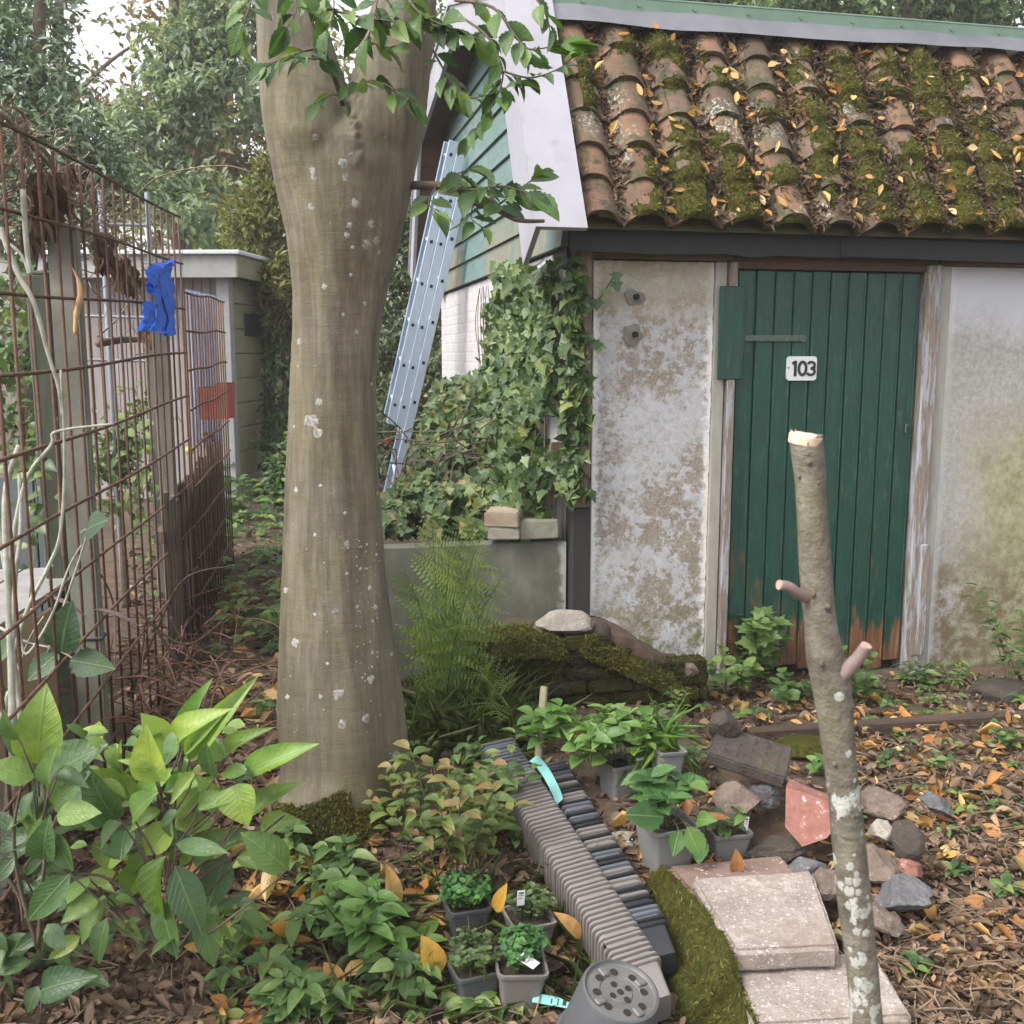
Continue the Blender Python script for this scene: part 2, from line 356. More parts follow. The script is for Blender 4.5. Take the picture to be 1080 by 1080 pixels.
    c = t.mix(t.step(t.noise(11, 6, .75), .50, .60), c, (.055, .056, .020)); c = t.mix(t.ma('MULTIPLY', t.step(t.noise(5.5, 6, .75), .52, .62), .7), c, (.035, .03, .022))
    c = t.mix(t.ma('MULTIPLY', t.step(t.noise(3.4, 3, .6), .54, .62), t.step(t.noise(62, 4, .75), .53, .58)), c, (.27, .29, .26))
    M['tile'] = t.fin(c, .9, t.bump(g, .6, .006))
    t = NT('moss'); f = t.noise(60, 5, .75); g = t.noise(8, 4, .7)
    c = t.ramp(f, [(.3, (.02, .022, .005)), (.5, (.058, .062, .013)), (.72, (.13, .125, .03))]); c = t.mix(t.step(g, .5, .66), c, t.mix(1.0, c, (.85, .62, .45), 'MULTIPLY'))
    M['moss'] = t.fin(c, 1.0, t.bump(t.noise(170, 4, .8), 1.0, .012), spec=.1)
    t = NT('mossy_brick'); a = t.xyz(); f = t.noise(11, 6, .7); g = t.noise(70, 4, .8)
    c = t.ramp(f, [(.3, (.012, .011, .007)), (.5, (.035, .034, .010)), (.7, (.075, .07, .016))]); c = t.mix(t.step(t.noise(4.5, 4), .55, .65), c, (.05, .042, .034))
    M['mossbrick'] = t.fin(c, .98, t.bump(g, .9, .012), spec=.1)
    t = NT('beech_bark'); a = t.xyz(); f = t.ma('ADD', t.ma('MULTIPLY', t.noise(5, 7, .7, t.scaled((3.0, 3.0, .36))), .68), t.ma('MULTIPLY', t.noise(16, 5, .7, t.scaled((4, 4, .28))), .32)); h = t.noise(9, 6, .75, t.scaled((1, 1, 4.5)), 1.2); g = t.noise(2.6, 5, .65)
    c = t.ramp(f, [(.34, (.060, .050, .036)), (.47, (.108, .092, .067)), (.57, (.158, .137, .102)), (.69, (.212, .188, .146))])
    c = t.mix(t.ma('MULTIPLY', t.step(g, .44, .58), .65), c, t.mix(1.0, c, (.87, .88, .68), 'MULTIPLY')); c = t.mix(t.ma('MULTIPLY', t.step(h, .56, .66), .3), c, (.08, .062, .04))
    c = t.mix(t.step(t.noise(85, 3, .7), .69, .75), c, (.36, .35, .31)); c = t.mix(t.ma('MULTIPLY', t.ma('MULTIPLY', t.ma('SUBTRACT', 1.0, t.step(a[2], .15, .9)), t.step(t.noise(3, 5, .7, t.scaled((2, 2, .5))), .4, .6)), .6), c, (.075, .072, .03))
    M['bark'] = t.fin(c, .9, t.bump(t.ma('ADD', t.ma('MULTIPLY', h, .9), t.ma('MULTIPLY', t.noise(60, 5, .75), .5)), .4, .008))
    t = NT('lichen_crust'); f = t.noise(80, 4, .7); M['lichen'] = t.fin(t.ramp(f, [(.35, (.12, .115, .095)), (.5, (.24, .24, .215)), (.66, (.36, .365, .34))]), .95, t.bump(f, .5, .003))
    M['lichen_white'] = simple('lichen_white', (.20, .205, .18), (.40, .41, .38), 70, .95)
    t = NT('sapling_bark'); a = t.xyz(); f = t.noise(16, 6, .7, t.scaled((1, 1, 1.6))); g = t.noise(10, 5, .75, t.scaled((2, 2, 1.1)))
    c = t.ramp(f, [(.3, (.045, .038, .028)), (.5, (.115, .10, .077)), (.7, (.20, .185, .155))]); lw = t.ma('SUBTRACT', 1.0, t.step(a[2], .35, .95))
    c = t.mix(t.ma('MULTIPLY', t.step(t.ma('ADD', g, t.ma('MULTIPLY', lw, .15)), .585, .625), t.ma('SUBTRACT', 1.0, t.step(a[2], 1.0, 1.25))), c, (.36, .375, .35)); c = t.mix(t.ma('MULTIPLY', t.step(t.noise(5, 4), .53, .66), .3), c, (.13, .125, .06))
    c = t.mix(t.ma('MULTIPLY', t.step(t.noise(26, 4, .7, t.scaled((1, 1, 3))), .6, .66), .7), c, (.05, .04, .03)); M['sapbark'] = t.fin(c, .85, t.bump(t.ma('ADD', f, t.noise(70, 4, .7)), .7, .006))
    M['stubend'] = simple('old_cut_wood', (.26, .17, .14), (.38, .27, .23), 40, .8, .2); M['cutwood'] = simple('fresh_cut_wood', (.50, .38, .27), (.62, .50, .38), 40, .7, .2)
    M['twig'] = simple('twig_bark', (.045, .032, .022), (.13, .10, .075), 40, .85, .4)
    M['stem'] = simple('green_stem', (.05, .06, .02), (.12, .13, .045), 30, .6, .2)
    M['rust'] = simple('rusted_steel', (.030, .014, .009), (.135, .062, .035), 45, .85, .5, .003)
    t = NT('weathered_concrete'); f = t.noise(5, 7, .7); g = t.noise(120, 4, .7); c = t.ramp(f, [(.3, (.10, .10, .086)), (.55, (.175, .175, .152)), (.75, (.26, .26, .235))])
    c = t.mix(t.ma('MULTIPLY', t.step(t.noise(2.2, 4), .45, .62), .5), c, (.105, .11, .06)); M['concrete'] = t.fin(c, .92, t.bump(g, .5, .003))
    t = NT('dark_damp_concrete'); a = t.xyz(); f = t.noise(3.5, 7, .7, t.scaled((1, 1, .6))); g = t.noise(120, 4, .7); c = t.ramp(f, [(.3, (.055, .055, .042)), (.55, (.105, .105, .085)), (.75, (.17, .17, .145))])
    la = t.xyz(t.attr()); c = t.mix(t.ma('MULTIPLY', t.step(t.ma('ADD', la[0], t.ma('MULTIPLY', t.ma('SUBTRACT', t.noise(20, 5, .7), .5), .12)), .95, 1.0), .8), c, (.42, .43, .40))
    c = t.mix(t.step(t.ma('ADD', a[2], t.ma('MULTIPLY', f, .04)), .655, .68), c, (.33, .30, .24)); M['damp'] = t.fin(c, .92, t.bump(g, .5, .003))
    t = NT('paving_concrete'); f = t.noise(6, 7, .72); g = t.noise(160, 3, .7); c = t.ramp(f, [(.3, (.15, .118, .105)), (.55, (.27, .23, .21)), (.75, (.39, .355, .33))])
    c = t.mix(t.ma('MULTIPLY', t.step(t.noise(85, 4, .8), .57, .62), .7), c, (.56, .52, .48)); c = t.mix(t.ma('MULTIPLY', t.step(g, .55, .63), .6), c, (.10, .075, .06)); c = t.mix(t.ma('MULTIPLY', t.step(t.noise(3.6, 6, .72), .5, .6), .6), c, (.17, .125, .10)); c = t.mix(t.ma('MULTIPLY', t.step(t.noise(9, 5, .7), .6, .7), .5), c, (.12, .12, .05)); M['slab'] = t.fin(c, .9, t.bump(g, .6, .004))
    t = NT('reddish_slab'); f = t.noise(7, 7, .72); g = t.noise(120, 4, .7); c = t.ramp(f, [(.3, (.11, .07, .058)), (.6, (.185, .125, .105)), (.8, (.25, .18, .155))]); c = t.mix(t.step(t.noise(38, 5, .7), .6, .66), c, (.45, .38, .35)); M['redslab'] = t.fin(c, .9, t.bump(g, .6, .004))
    t = NT('rubble_red'); f = t.noise(30, 6, .75); c = t.ramp(f, [(.35, (.15, .058, .045)), (.6, (.22, .098, .08)), (.66, (.42, .34, .32))]); M['rred'] = t.fin(c, .85, t.bump(f, .5, .006))
    def stone(nm, a_, b_, sp):
        t = NT(nm); f = t.noise(9, 7, .75); g = t.noise(70, 4, .7); b_ = tuple(q*.8 for q in b_); c = t.ramp(f, [(.3, a_), (.68, b_)]); c = t.mix(t.ma('MULTIPLY', t.step(t.noise(42, 5, .8), .6, .66), .7), c, sp); c = t.mix(t.ma('MULTIPLY', t.step(t.noise(6, 4), .56, .66), .4), c, (.06, .065, .025)); return t.fin(c, .92, t.bump(t.ma('ADD', f, g), .9, .012))
    M['stone_brown'] = stone('stone_brown', (.085, .06, .048), (.24, .18, .15), (.40, .35, .31)); M['stone_grey'] = stone('stone_grey', (.05, .05, .055), (.19, .19, .20), (.36, .36, .37))
    M['stone_pale'] = stone('stone_pale', (.20, .175, .145), (.42, .39, .345), (.5, .47, .43)); M['stone_dark'] = stone('stone_dark', (.025, .02, .017), (.085, .066, .056), (.13, .11, .10))
    M['brick'] = simple('weathered_brick', (.16, .12, .085), (.34, .28, .21), 18, .92, .6, .006); M['brick_grey'] = simple('grey_block', (.15, .145, .11), (.29, .285, .235), 25, .92, .6, .006)
    M['bitumen'] = simple('black_bitumen_felt', (.010, .010, .012), (.026, .026, .030), 90, .8, .3, .002); M['lintel'] = simple('orange_brown_wood', (.045, .021, .011), (.105, .05, .026), 12, .8, .3, stretch=(1, 1, 7))
    M['brownpost'] = simple('weathered_brown_wood', (.065, .046, .033), (.24, .18, .135), 16, .85, .5, stretch=(5, 5, .6)); M['tarpost'] = simple('tarred_black_wood', (.007, .007, .008), (.03, .028, .028), 16, .75, .5, stretch=(5, 5, .6))
    M['greystrip'] = simple('grey_render', (.20, .195, .17), (.34, .33, .295), 14, .9, .4, stretch=(2, 2, .5)); M['olive'] = simple('eave_olive_wood', (.06, .055, .028), (.13, .115, .06), 12, .85, .3)
    M['zinc'] = simple('zinc_flashing', (.16, .16, .185), (.25, .25, .28), 6, .42, .1, metal=.6); M['greenmetal'] = simple('green_metal_trim', (.10, .17, .13), (.17, .25, .195), 9, .4, .1, metal=.3)
    M['alu'] = simple('ladder_aluminium', (.36, .44, .56), (.50, .575, .69), 14, .38, .1, metal=.35, stretch=(3, 3, .4)); M['black'] = simple('black_hole', (.006, .006, .006), (.012, .012, .012), 20, .9)
    t = NT('white_painted_brick'); f = t.noise(10, 5, .7); M['whitebrick'] = t.fin(t.ramp(f, [(.3, (.36, .345, .36)), (.7, (.46, .445, .46))]), .8, t.bump(f, .4, .004))
    M['potgrey'] = simple('grey_plastic', (.13, .13, .128), (.185, .185, .182), 9, .5, .12); M['pottaupe'] = simple('taupe_plastic', (.125, .112, .107), (.20, .183, .175), 9, .48, .1); M['potdark'] = simple('charcoal_plastic', (.055, .057, .064), (.085, .087, .094), 9, .42, .1)
    M['potblack'] = simple('black_plastic', (.012, .013, .016), (.028, .030, .035), 9, .35, .08); M['potsteel'] = simple('blue_grey_plastic', (.07, .076, .095), (.115, .122, .145), 9, .45, .1)
    M['potround'] = simple('dusty_charcoal_plastic', (.062, .060, .060), (.13, .125, .12), 12, .55, .1); M['potsoil'] = simple('potting_soil', (.012, .008, .005), (.045, .03, .02), 60, .98, .9, .01)
    M['tagwhite'] = simple('white_plastic_tag', (.50, .51, .53), (.58, .59, .61), 30, .5, .05); M['teal'] = simple('pale_teal_plastic', (.13, .36, .35), (.21, .45, .43), 14, .4, .1); M['ink'] = simple('black_print', (.012, .012, .014), (.02, .02, .022), 30, .6, .05)
    M['bluebag'] = simple('blue_plastic_film', (.002, .075, .56), (.006, .15, .80), 12, .45, .3, .01, spec=.15); M['redpot'] = simple('red_plastic', (.25, .032, .018), (.34, .055, .032), 9, .5, .1)
    M['mauve'] = simple('mauve_boards', (.20, .18, .18), (.30, .275, .275), 9, .85, .3, stretch=(3, 3, .4)); M['hutgreen'] = simple('mossy_grey_boards', (.17, .165, .10), (.29, .28, .19), 9, .9, .4, stretch=(1, 1, 3)); M['hutgrey'] = simple('grey_fascia_board', (.25, .25, .25), (.38, .38, .385), 9, .85, .3)
    M['hutroof'] = simple('roof_edge_sky_sheen', (.52, .56, .59), (.62, .66, .69), 9, .6, .1); M['bluesheet'] = simple('pale_blue_sheet', (.32, .40, .56), (.50, .58, .72), 5, .4, .3, .01)  # hut roof colour raised to bluish white to imitate reflected sky
    M['slat'] = simple('dark_weathered_slats', (.035, .026, .02), (.12, .092, .072), 14, .9, .5, stretch=(5, 5, .5)); M['slatgrey'] = simple('blue_grey_planks', (.045, .055, .062), (.10, .115, .125), 12, .85, .3); M['board'] = simple('pale_new_boards', (.27, .205, .125), (.40, .315, .205), 12, .8, .3, stretch=(4, 4, .5)); M['deck'] = simple('grey_worn_plank', (.16, .155, .15), (.29, .285, .28), 12, .85, .4)
    M['greypipe'] = simple('galvanised_pipe', (.22, .25, .30), (.33, .36, .41), 20, .45, .1, metal=.3); M['dryvine'] = simple('dry_vine', (.10, .07, .045), (.25, .185, .13), 30, .9, .4); M['birch'] = simple('lichened_branch', (.14, .135, .10), (.45, .46, .40), 28, .95, .5)
    M['pod'] = simple('dry_bean_pod', (.40, .22, .10), (.55, .33, .17), 20, .7, .3); M['deadleaf'] = leafmat('dead_leaf', [(.05, .028, .018), (.10, .062, .042), (.17, .11, .078)], .9, .1, .2)
    M['kerb'] = simple('rotten_kerb_wood', (.025, .016, .011), (.075, .048, .033), 14, .95, .6, stretch=(.6, 3, 3)); M['stake'] = simple('green_weathered_stake', (.16, .155, .09), (.30, .28, .18), 20, .9, .4)
    M['metal_dark'] = simple('dull_painted_iron', (.022, .055, .045), (.085, .10, .085), 30, .6, .4); M['apple'] = simple('green_apple_skin', (.27, .33, .07), (.38, .43, .12), 8, .4, .1)
    M['anchor'] = simple('anchor_cement', (.12, .11, .095), (.24, .22, .19), 40, .95, .6)
    M['slatgreen'] = simple('dark_green_grey_wood', (.03, .036, .024), (.075, .085, .06), 14, .9, .4, stretch=(4, 4, .5)); M['deckdark'] = simple('grey_split_wood', (.085, .08, .07), (.20, .19, .17), 14, .9, .5, stretch=(5, 5, .4))
    # foliage
    M['ivy'] = leafmat('ivy_leaf', [(.022, .052, .02), (.045, .095, .032), (.09, .15, .052), (.165, .205, .08)], .42, .22, .5, .15)
    M['ivydark'] = leafmat('ivy_bush_leaf', [(.022, .05, .02), (.05, .10, .034), (.10, .16, .058), (.19, .165, .08)], .5, .2, .3)
    M['horn'] = leafmat('hornbeam_leaf', [(.022, .062, .016), (.038, .095, .022), (.065, .14, .03), (.12, .20, .045)], .45, .3, .5)
    M['bigleaf'] = leafmat('shrub_leaf_green', [(.026, .07, .028), (.06, .13, .042), (.14, .235, .055), (.25, .35, .08)], .42, .3, .65, .1)
    M['bigpale'] = leafmat('shrub_leaf_lime', [(.10, .215, .05), (.17, .305, .07), (.27, .38, .10)], .38, .35, .55)
    M['bramble'] = leafmat('bramble_leaf', [(.03, .07, .035), (.055, .11, .055)], .55, .2, .8)
    M['rhodo'] = leafmat('rhododendron_leaf', [(.03, .055, .04), (.075, .125, .085), (.155, .23, .16), (.27, .35, .26)], .4, .2, 0)  # background tree leaf tones lightened to imitate milky lens glare
    M['mapleback'] = leafmat('pale_tree_leaf', [(.05, .08, .058), (.105, .155, .105), (.19, .25, .175), (.30, .36, .27)], .5, .35, 0)
    M['autumn'] = leafmat('autumn_tree_leaf', [(.05, .065, .02), (.09, .10, .028), (.16, .11, .03), (.20, .065, .03)], .5, .35, 0)
    M['conifer'] = leafmat('yellow_green_leaf', [(.035, .045, .008), (.075, .085, .014), (.14, .145, .028), (.19, .19, .045)], .55, .3, 0)
    M['hedge'] = leafmat('hedge_leaf', [(.022, .040, .018), (.065, .098, .044), (.14, .185, .09)], .5, .2, 0)
    M['bush'] = leafmat('bush_leaf', [(.02, .045, .016), (.05, .095, .032), (.10, .165, .055), (.18, .25, .085)], .45, .3, 0)
    M['lime'] = leafmat('lime_leaf', [(.10, .17, .03), (.20, .28, .05)], .5, .4, 0)  # brighter lime tones for the shrub above the hut
    M['fern'] = leafmat('fern_frond', [(.06, .10, .026), (.125, .185, .055), (.21, .28, .095)], .6, .3, 0)
    M['herb'] = leafmat('herb_leaf', [(.03, .10, .03), (.05, .155, .04), (.08, .21, .055)], .5, .3, .3); M['herb_olive'] = leafmat('variegated_herb', [(.045, .085, .028), (.085, .14, .05), (.18, .23, .11)], .5, .3, .2)
    M['strawb'] = leafmat('strawberry_leaf', [(.028, .085, .025), (.05, .13, .035), (.09, .18, .05)], .5, .28, .8); M['potleaf'] = leafmat('pot_plant_leaf', [(.06, .14, .035), (.115, .225, .055), (.20, .32, .095)], .45, .32, .5)
    M['blush'] = leafmat('blushed_leaf', [(.06, .10, .03), (.10, .155, .04), (.16, .20, .06), (.30, .16, .09)], .5, .3, .5); M['weed'] = leafmat('weed_leaf', [(.028, .07, .022), (.06, .12, .038), (.11, .19, .055), (.19, .26, .09)], .5, .3, .4)
    M['grass'] = leafmat('grass_blade', [(.05, .085, .02), (.09, .13, .035), (.16, .17, .07)], .6, .3, 0); M['litter'] = leafmat('leaf_litter', [(.040, .025, .019), (.085, .052, .038), (.145, .086, .062), (.20, .125, .09), (.31, .22, .165)], .85, .1, .3)
    M['orange'] = leafmat('orange_fallen_leaf', [(.24, .09, .03), (.40, .18, .055), (.52, .31, .12), (.60, .46, .27)], .6, .2, .4); M['yellow'] = leafmat('yellow_fallen_leaf', [(.46, .24, .035), (.55, .33, .06)], .55, .3, .4, .4)
    M['debris'] = leafmat('roof_leaf_debris', [(.03, .017, .010), (.06, .036, .022), (.115, .07, .045), (.18, .12, .08)], .9, .05, 0)
mk()
# ------------------------------------------------------------------ terrain
def axis(a, b, st, far):
    x = list(np.arange(a, b+st/2, st)); s = st; p = b
    while p < far: s *= 1.28; p += s; x.append(p)
    s = st; p = a
    while p > -far: s *= 1.28; p -= s; x.insert(0, p)
    return x
g = MB(); g.grid(lambda u, v: (u, v, H(u, v)), axis(-2.2, 3.4, .035, 45), axis(1.2, 5.6, .035, 45)); gro = g.build('ground', M['soil'], smooth=True); tag(gro, kind='structure')
# ------------------------------------------------------------------ the shed
SHED = thing('old_shed', 'old shed with mossy pantile roof, green plank door and stained white plaster walls', 'shed', C0)
LEN = 3.8; DEP = 3.67
def part(name, mb, mat, par=None, smooth=False, label=None): return mb.build(name, mat, par or SHED, smooth=smooth, label=label)
AXW = (D, Gd, UP)
EXT = (D, UP, -Gd)
s_p0, s_p1 = S(622), S(745); s_d0, s_d1 = S(767), S(957); s_f1, s_g1, s_h1 = S(973), S(986), LEN
def wallgrid(s0, s1, z0, z1, t, nu, nv, rag=.006, seed=0):
    mb = MB()
    def fn(u, v):
        e = rag*noise.noise(V((v*60, seed, u*60))) if u in (0, 1) or v in (0, 1) else 0
        return W(s0+(s1-s0)*u+e*(1 if u else -1), t+.004*noise.noise(V((u*6, v*14, seed))), z0+(z1-z0)*v+(e if v in (0, 1) else 0))
    mb.grid(fn, [i/nu for i in range(nu+1)], [i/nv for i in range(nv+1)], 0, lambda u, v: (u+1e-4, v, seed))
    b = len(mb.v); n = nu+1
    ring = [i for i in range(n)]+[j*n+nu for j in range(1, nv+1)]+[nv*n+i for i in range(nu-1, -1, -1)]+[j*n for j in range(nv-1, 0, -1)]
    mb.add([V(mb.v[i])+Gd*.05 for i in ring], [], 0, [mb.a[i] for i in ring])
    for k in range(len(ring)): mb.f.append([ring[k], b+k, b+(k+1) % len(ring), ring[(k+1) % len(ring)]]); mb.m.append(0)
    return mb
part('plaster_panel', wallgrid(s_p0, s_p1, -.06, 1.915, -.03, 40, 120, .008, 3), M['plaster_a'], smooth=40, label='stained tan plaster panel with flaking white paint left of the door')
part('plaster_panel', wallgrid(s_g1, s_h1, -.10, 1.92, -.025, 60, 120, .012, 8), M['plaster_b'], smooth=40, label='whitewashed plaster panel with green algae right of the door')
mb = MB(); mb.box(W(LEN/2, .2, .96), (LEN, .3, 1.96), AXW); mb.box(W(.15, DEP/2+.1, .98), (.24, DEP-.2, 1.94), AXW); part('wall_core', mb, M['greystrip'])
mb = MB(); mb.box(W(.045, .0, .40), (.088, .12, .82), AXW, .006); part('corner_post', mb, M['tarpost'], label='black tarred foot of the corner post')
mb = MB(); mb.box(W(.045, .0, 1.39), (.082, .115, 1.155), AXW, .008); part('corner_post', mb, M['brownpost'], label='bare brown upper part of the corner post')
mb = MB(); mb.box(W((.09+s_p0)/2, .0, .92), (s_p0-.094, .09, 2.0), AXW, .004); mb.box(W(s_p1+.03, .005, .92), (.056, .10, 2.0), AXW, .004); part('render_strip', mb, M['greystrip'])
fl = s_p1+.06
mb = MB(); mb.box(W((fl+s_d0)/2, -.01, .66), (s_d0-fl-.006, .12, 1.46), AXW, .004); mb.box(W((fl+s_d0)/2, -.01, 1.86), (s_d0-fl-.006, .11, .12), AXW, .004); part('door_jamb', mb, M['flaky'])
mb = MB(); mb.box(W((s_d1+s_f1)/2, -.015, .92), (s_f1-s_d1-.006, .13, 2.0), AXW, .005); mb.box(W(s_f1-.012, -.085, .30), (.045, .02, .56), AXW, .003, 0); part('door_jamb', mb, M['flaky'])
mb = MB(); mb.box(W((s_f1+s_g1)/2, 0, .92), (s_g1-s_f1-.004, .1, 2.0), AXW, .004); part('render_strip', mb, M['greystrip'])
mb = MB(); mb.box(W((S(748)+S(773))/2, -.066, 1.60), (S(773)-S(748), .012, .42), AXW, .003); part('patch_board', mb, M['green'], label='green painted board nailed beside the door')
# door
mb = MB(); NP = 10; pw = (s_d1-s_d0-.012)/NP; rr = random.Random(3)
for i in range(NP):
    x = s_d0+.006+pw*(i+.5); zt = 1.885+rr.uniform(-.002, .002); zb = -.05+rr.uniform(0, .05)
    mb.box(W(x, -.028+rr.uniform(-.003, .003), (zt+zb)/2), (pw-.005, .028, zt-zb), AXW, .005)
    mb.box(W(x+pw*.36, -.0415, (zt+zb)/2+.01), (.006, .008, zt-zb-.06), AXW, .002)
    mb.box(W(x, .0, (zt+zb)/2), (pw+.002, .02, zt-zb-.004), AXW)
door = part('door', mb, M['green'])
hx0, hx1 = S(776), S(838); hz = P(805, 357, 4.8).z
mb = MB(); n = 14
mb.box(W((hx0+hx1)/2, -.05, hz), (hx1-hx0, .006, .030), AXW, .003); mb.box(W(hx0-.012, -.052, hz), (.022, .012, .10), AXW, .004); mb.tube([W(hx1-.01, -.055, hz), W(hx1-.01, -.047, hz)], .017, 12)
for k in range(4): mb.tube([W(hx0+.05+k*.06, -.058, hz), W(hx0+.05+k*.06, -.05, hz)], .006, 8)
part('hinge', mb, M['metal_dark'], door)
mb = MB(); mb.box(W(S(948), -.048, P(948, 453, 4.9).z), (.012, .01, .045), AXW, .002); mb.box(W(S(948), -.054, P(948, 453, 4.9).z), (.005, .004, .02), AXW, 0, 1); part('keyhole_plate', mb, [M['metal_dark'], M['black']], door)
# number plate with its digits
pc = P(839.5, 388.5, 4.86); ps, pz = S(839.5, 388.5), pc.z
bm = MB()
def rrect(w_, h_, r_, n_=6):
    o = []
    for cx, cy, a0 in ((w_/2-r_, h_/2-r_, 0), (-w_/2+r_, h_/2-r_, 90), (-w_/2+r_, -h_/2+r_, 180), (w_/2-r_, -h_/2+r_, 270)):
        for k in range(n_+1): a = R(a0+90*k/n_); o.append((cx+r_*math.cos(a), cy+r_*math.sin(a)))
    return o
ol = rrect(.153, .112, .016)
bm.prism([W(ps+x, -.048, pz+y) for x, y in ol], [W(ps+x, -.056, pz+y) for x, y in ol])
for sx in (-.068, .068): bm.tube([W(ps+sx, -.058, pz+.003), W(ps+sx, -.0545, pz+.003)], .004, 8, 1)
def stroke(pts, wd, closed=False):       # flat raised letter stroke
    n = len(pts); vs = []
    for i, (x, y) in enumerate(pts):
        a = pts[(i-1) % n] if closed or i else pts[0]; b = pts[(i+1) % n] if closed or i < n-1 else pts[-1]
        t = V((b[0]-a[0], b[1]-a[1], 0)).normalized(); q = V((-t.y, t.x, 0))*wd/2
        for sg in (1, -1):
            for dp in (-.0555, -.0585): vs.append(W(ps+x+q.x*sg, dp, pz+y+q.y*sg))
    fs = []
    for i in range(n if closed else n-1):
        a, b = 4*i, 4*((i+1) % n); fs += [[a+1, b+1, b+3, a+3], [a, b, b+1, a+1], [a+2, a+3, b+3, b+2]]
    if not closed: fs += [[0, 1, 3, 2], [4*n-4, 4*n-2, 4*n-1, 4*n-3]]
    bm.add(vs, fs, 1)
hgt = .036
stroke([(-.0335, -hgt), (-.0335, hgt)], .0135); stroke([(-.036, hgt-.004), (-.050, hgt-.015)], .0115)
stroke([(.003+.0185*math.cos(a), .030*math.sin(a)) for a in [2*math.pi*k/28 for k in range(28)]], .0135, True)
stroke([(.047+.0175*math.cos(R(a)), .0155+.0140*math.sin(R(a))) for a in range(160, -95, -15)], .0125)
stroke([(.046+.0200*math.cos(R(a)), -.0150+.0150*math.sin(R(a))) for a in range(95, -165, -15)], .0125)
plate = part('number_plate', bm, [M['tagwhite'], M['ink']], door, label='white number plate reading 103')
# anchor rosettes in the plaster
for px, py, r_, sd_ in ((667, 314, .042, 1), (666, 353, .050, 5)):
    mb = MB(); s0, z0 = S(px, py), P(px, py, 4.76).z; vs = [W(s0, -.044, z0)]
    for k in range(26):
        a = 2*math.pi*k/26; q = r_*(1+.45*noise.noise(V((math.cos(a)*1.3, math.sin(a)*1.3, sd_*7.3)))); vs.append(W(s0+q*math.cos(a)*1.05, -.038, z0+q*math.sin(a)*.9))
    vs += [V(v)+Gd*.02 for v in vs[1:]]
    mb.add(vs, [[0, 1+(k+1) % 26, 1+k] for k in range(26)]+[[1+k, 1+(k+1) % 26, 27+(k+1) % 26, 27+k] for k in range(26)])
    mb.tube([W(s0, -.062, z0), W(s0, -.04, z0)], .013, 10, 1); part('wall_anchor', mb, [M['anchor'], M['black']], label='grey cement patch with a dark bolt')
# eaves
mb = MB(); mb.box(W((s_d0+s_d1)/2, -.02, 1.925), (s_d1-s_d0+.02, .08, .072), AXW, .004); mb.box(W(LEN-1.0, -.055, 1.945), (2.0, .02, .03), AXW, .003); part('lintel', mb, M['lintel'])
mb = MB(); mb.box(W(LEN/2, .0, 1.938), (LEN, .09, .03), AXW, .003); mb.box(W(LEN/2, -.13, 2.06), (LEN+.02, .03, .026), AXW, .004); part('eave_board', mb, M['olive'])
mb = MB(); mb.grid(lambda u, v: W(-.04+u*(LEN+.04), -.118-.012*v+.006*noise.noise(V((u*9, v*2, 0))), 2.04-.10*v+(.012*noise.noise(V((u*25, 0, 5))) if v == 1 else 0)), [i/60 for i in range(61)], [0, .33, .66, 1])
mb.grid(lambda u, v: W(S(930)-.35+u*(LEN-S(930)+.35), -.138, 2.03-.085*v-.012*math.sin(u*3)), [i/30 for i in range(31)], [0, .5, 1]); mb.box(W(LEN/2, -.06, 1.995), (LEN, .1, .07), AXW)
part('fascia_felt', mb, M['bitumen'], smooth=30)
# roof profile (t, z)
PR = [(-.20, 2.055), (.33, 3.0), (1.83, 3.41), (3.33, 3.12), (3.87, 2.1)]
RT = V((0, PR[1][0]-PR[0][0], PR[1][1]-PR[0][1])); RL = RT.length; RT.normalize()
up_ = Gd*RT.y+UP*RT.z; rn = (-Gd*RT.z+UP*RT.y)      # up the slope, outward normal
def RP(s, v, h): return W(s, PR[0][0], PR[0][1])+up_*v+rn*h
TW, TG = .222, RL/6.0
def tprof(u): u -= math.floor(u); return .034*math.cos(2*math.pi*(u-.28))-.009*math.cos(4*math.pi*(u-.28))
def tileh(s, v):
    r = v/TG; fr = r-math.floor(r); return .03+tprof(s/TW)+.024*(1-fr)
mb = MB(); rr = random.Random(11); ncol = int(LEN/TW)+1
for r in range(6):
    for c in range(ncol):
        j = rr.uniform(-.006, .006); jv = rr.uniform(-.012, .012); tw = rr.uniform(-.012, .012); rn_ = rr.random(); nu = 10
        vv = [-.006, -.006, 0.0, .12, .33, .66, 1.06]
        def fn(u, k):
            v = vv[k]; hh = .03+tprof(u)+.024*(1-v)+j+tw*(u-.5)
            if k == 0: hh -= .022
            if k == 1: hh -= .006
            return RP((c+u)*TW, (r+v)*TG+jv+.008*math.sin(u*6.28), hh)
        mb.grid(fn, [i/nu*1.03 for i in range(nu+1)], range(7), 0, lambda u, k: (u+.001, k/6, rn_))
part('roof_tiles', mb, M['tile'], smooth=50)
def mossamt(s, v):
    a = noise.noise(V((s*2.2, v*2.6, 1.7)))+.8*noise.noise(V((s*6, v*6, 4)))+.45*noise.noise(V((s*17, v*17, 9)))
    return a+.24+.30*min(1, max(-.8, (s-.45)*1.4))-.16*abs(v/RL-.55)*2+.07*tprof(s/TW)/.04
mb = MB(); nu, nv = int((LEN-.06)/.011), int(RL/.011)
mb.grid(lambda s, v: RP(s, v, tileh(s, v)-.012+min(.034, max(0, .055*(mossamt(s, v)-.10)))+(.004*noise.noise(V((s*60, v*60, 2))))), [.05+(LEN-.08)*i/nu for i in range(nu+1)], [-.005+RL*.985*i/nv for i in range(nv+1)])
part('roof_moss', mb, M['moss'], smooth=True)
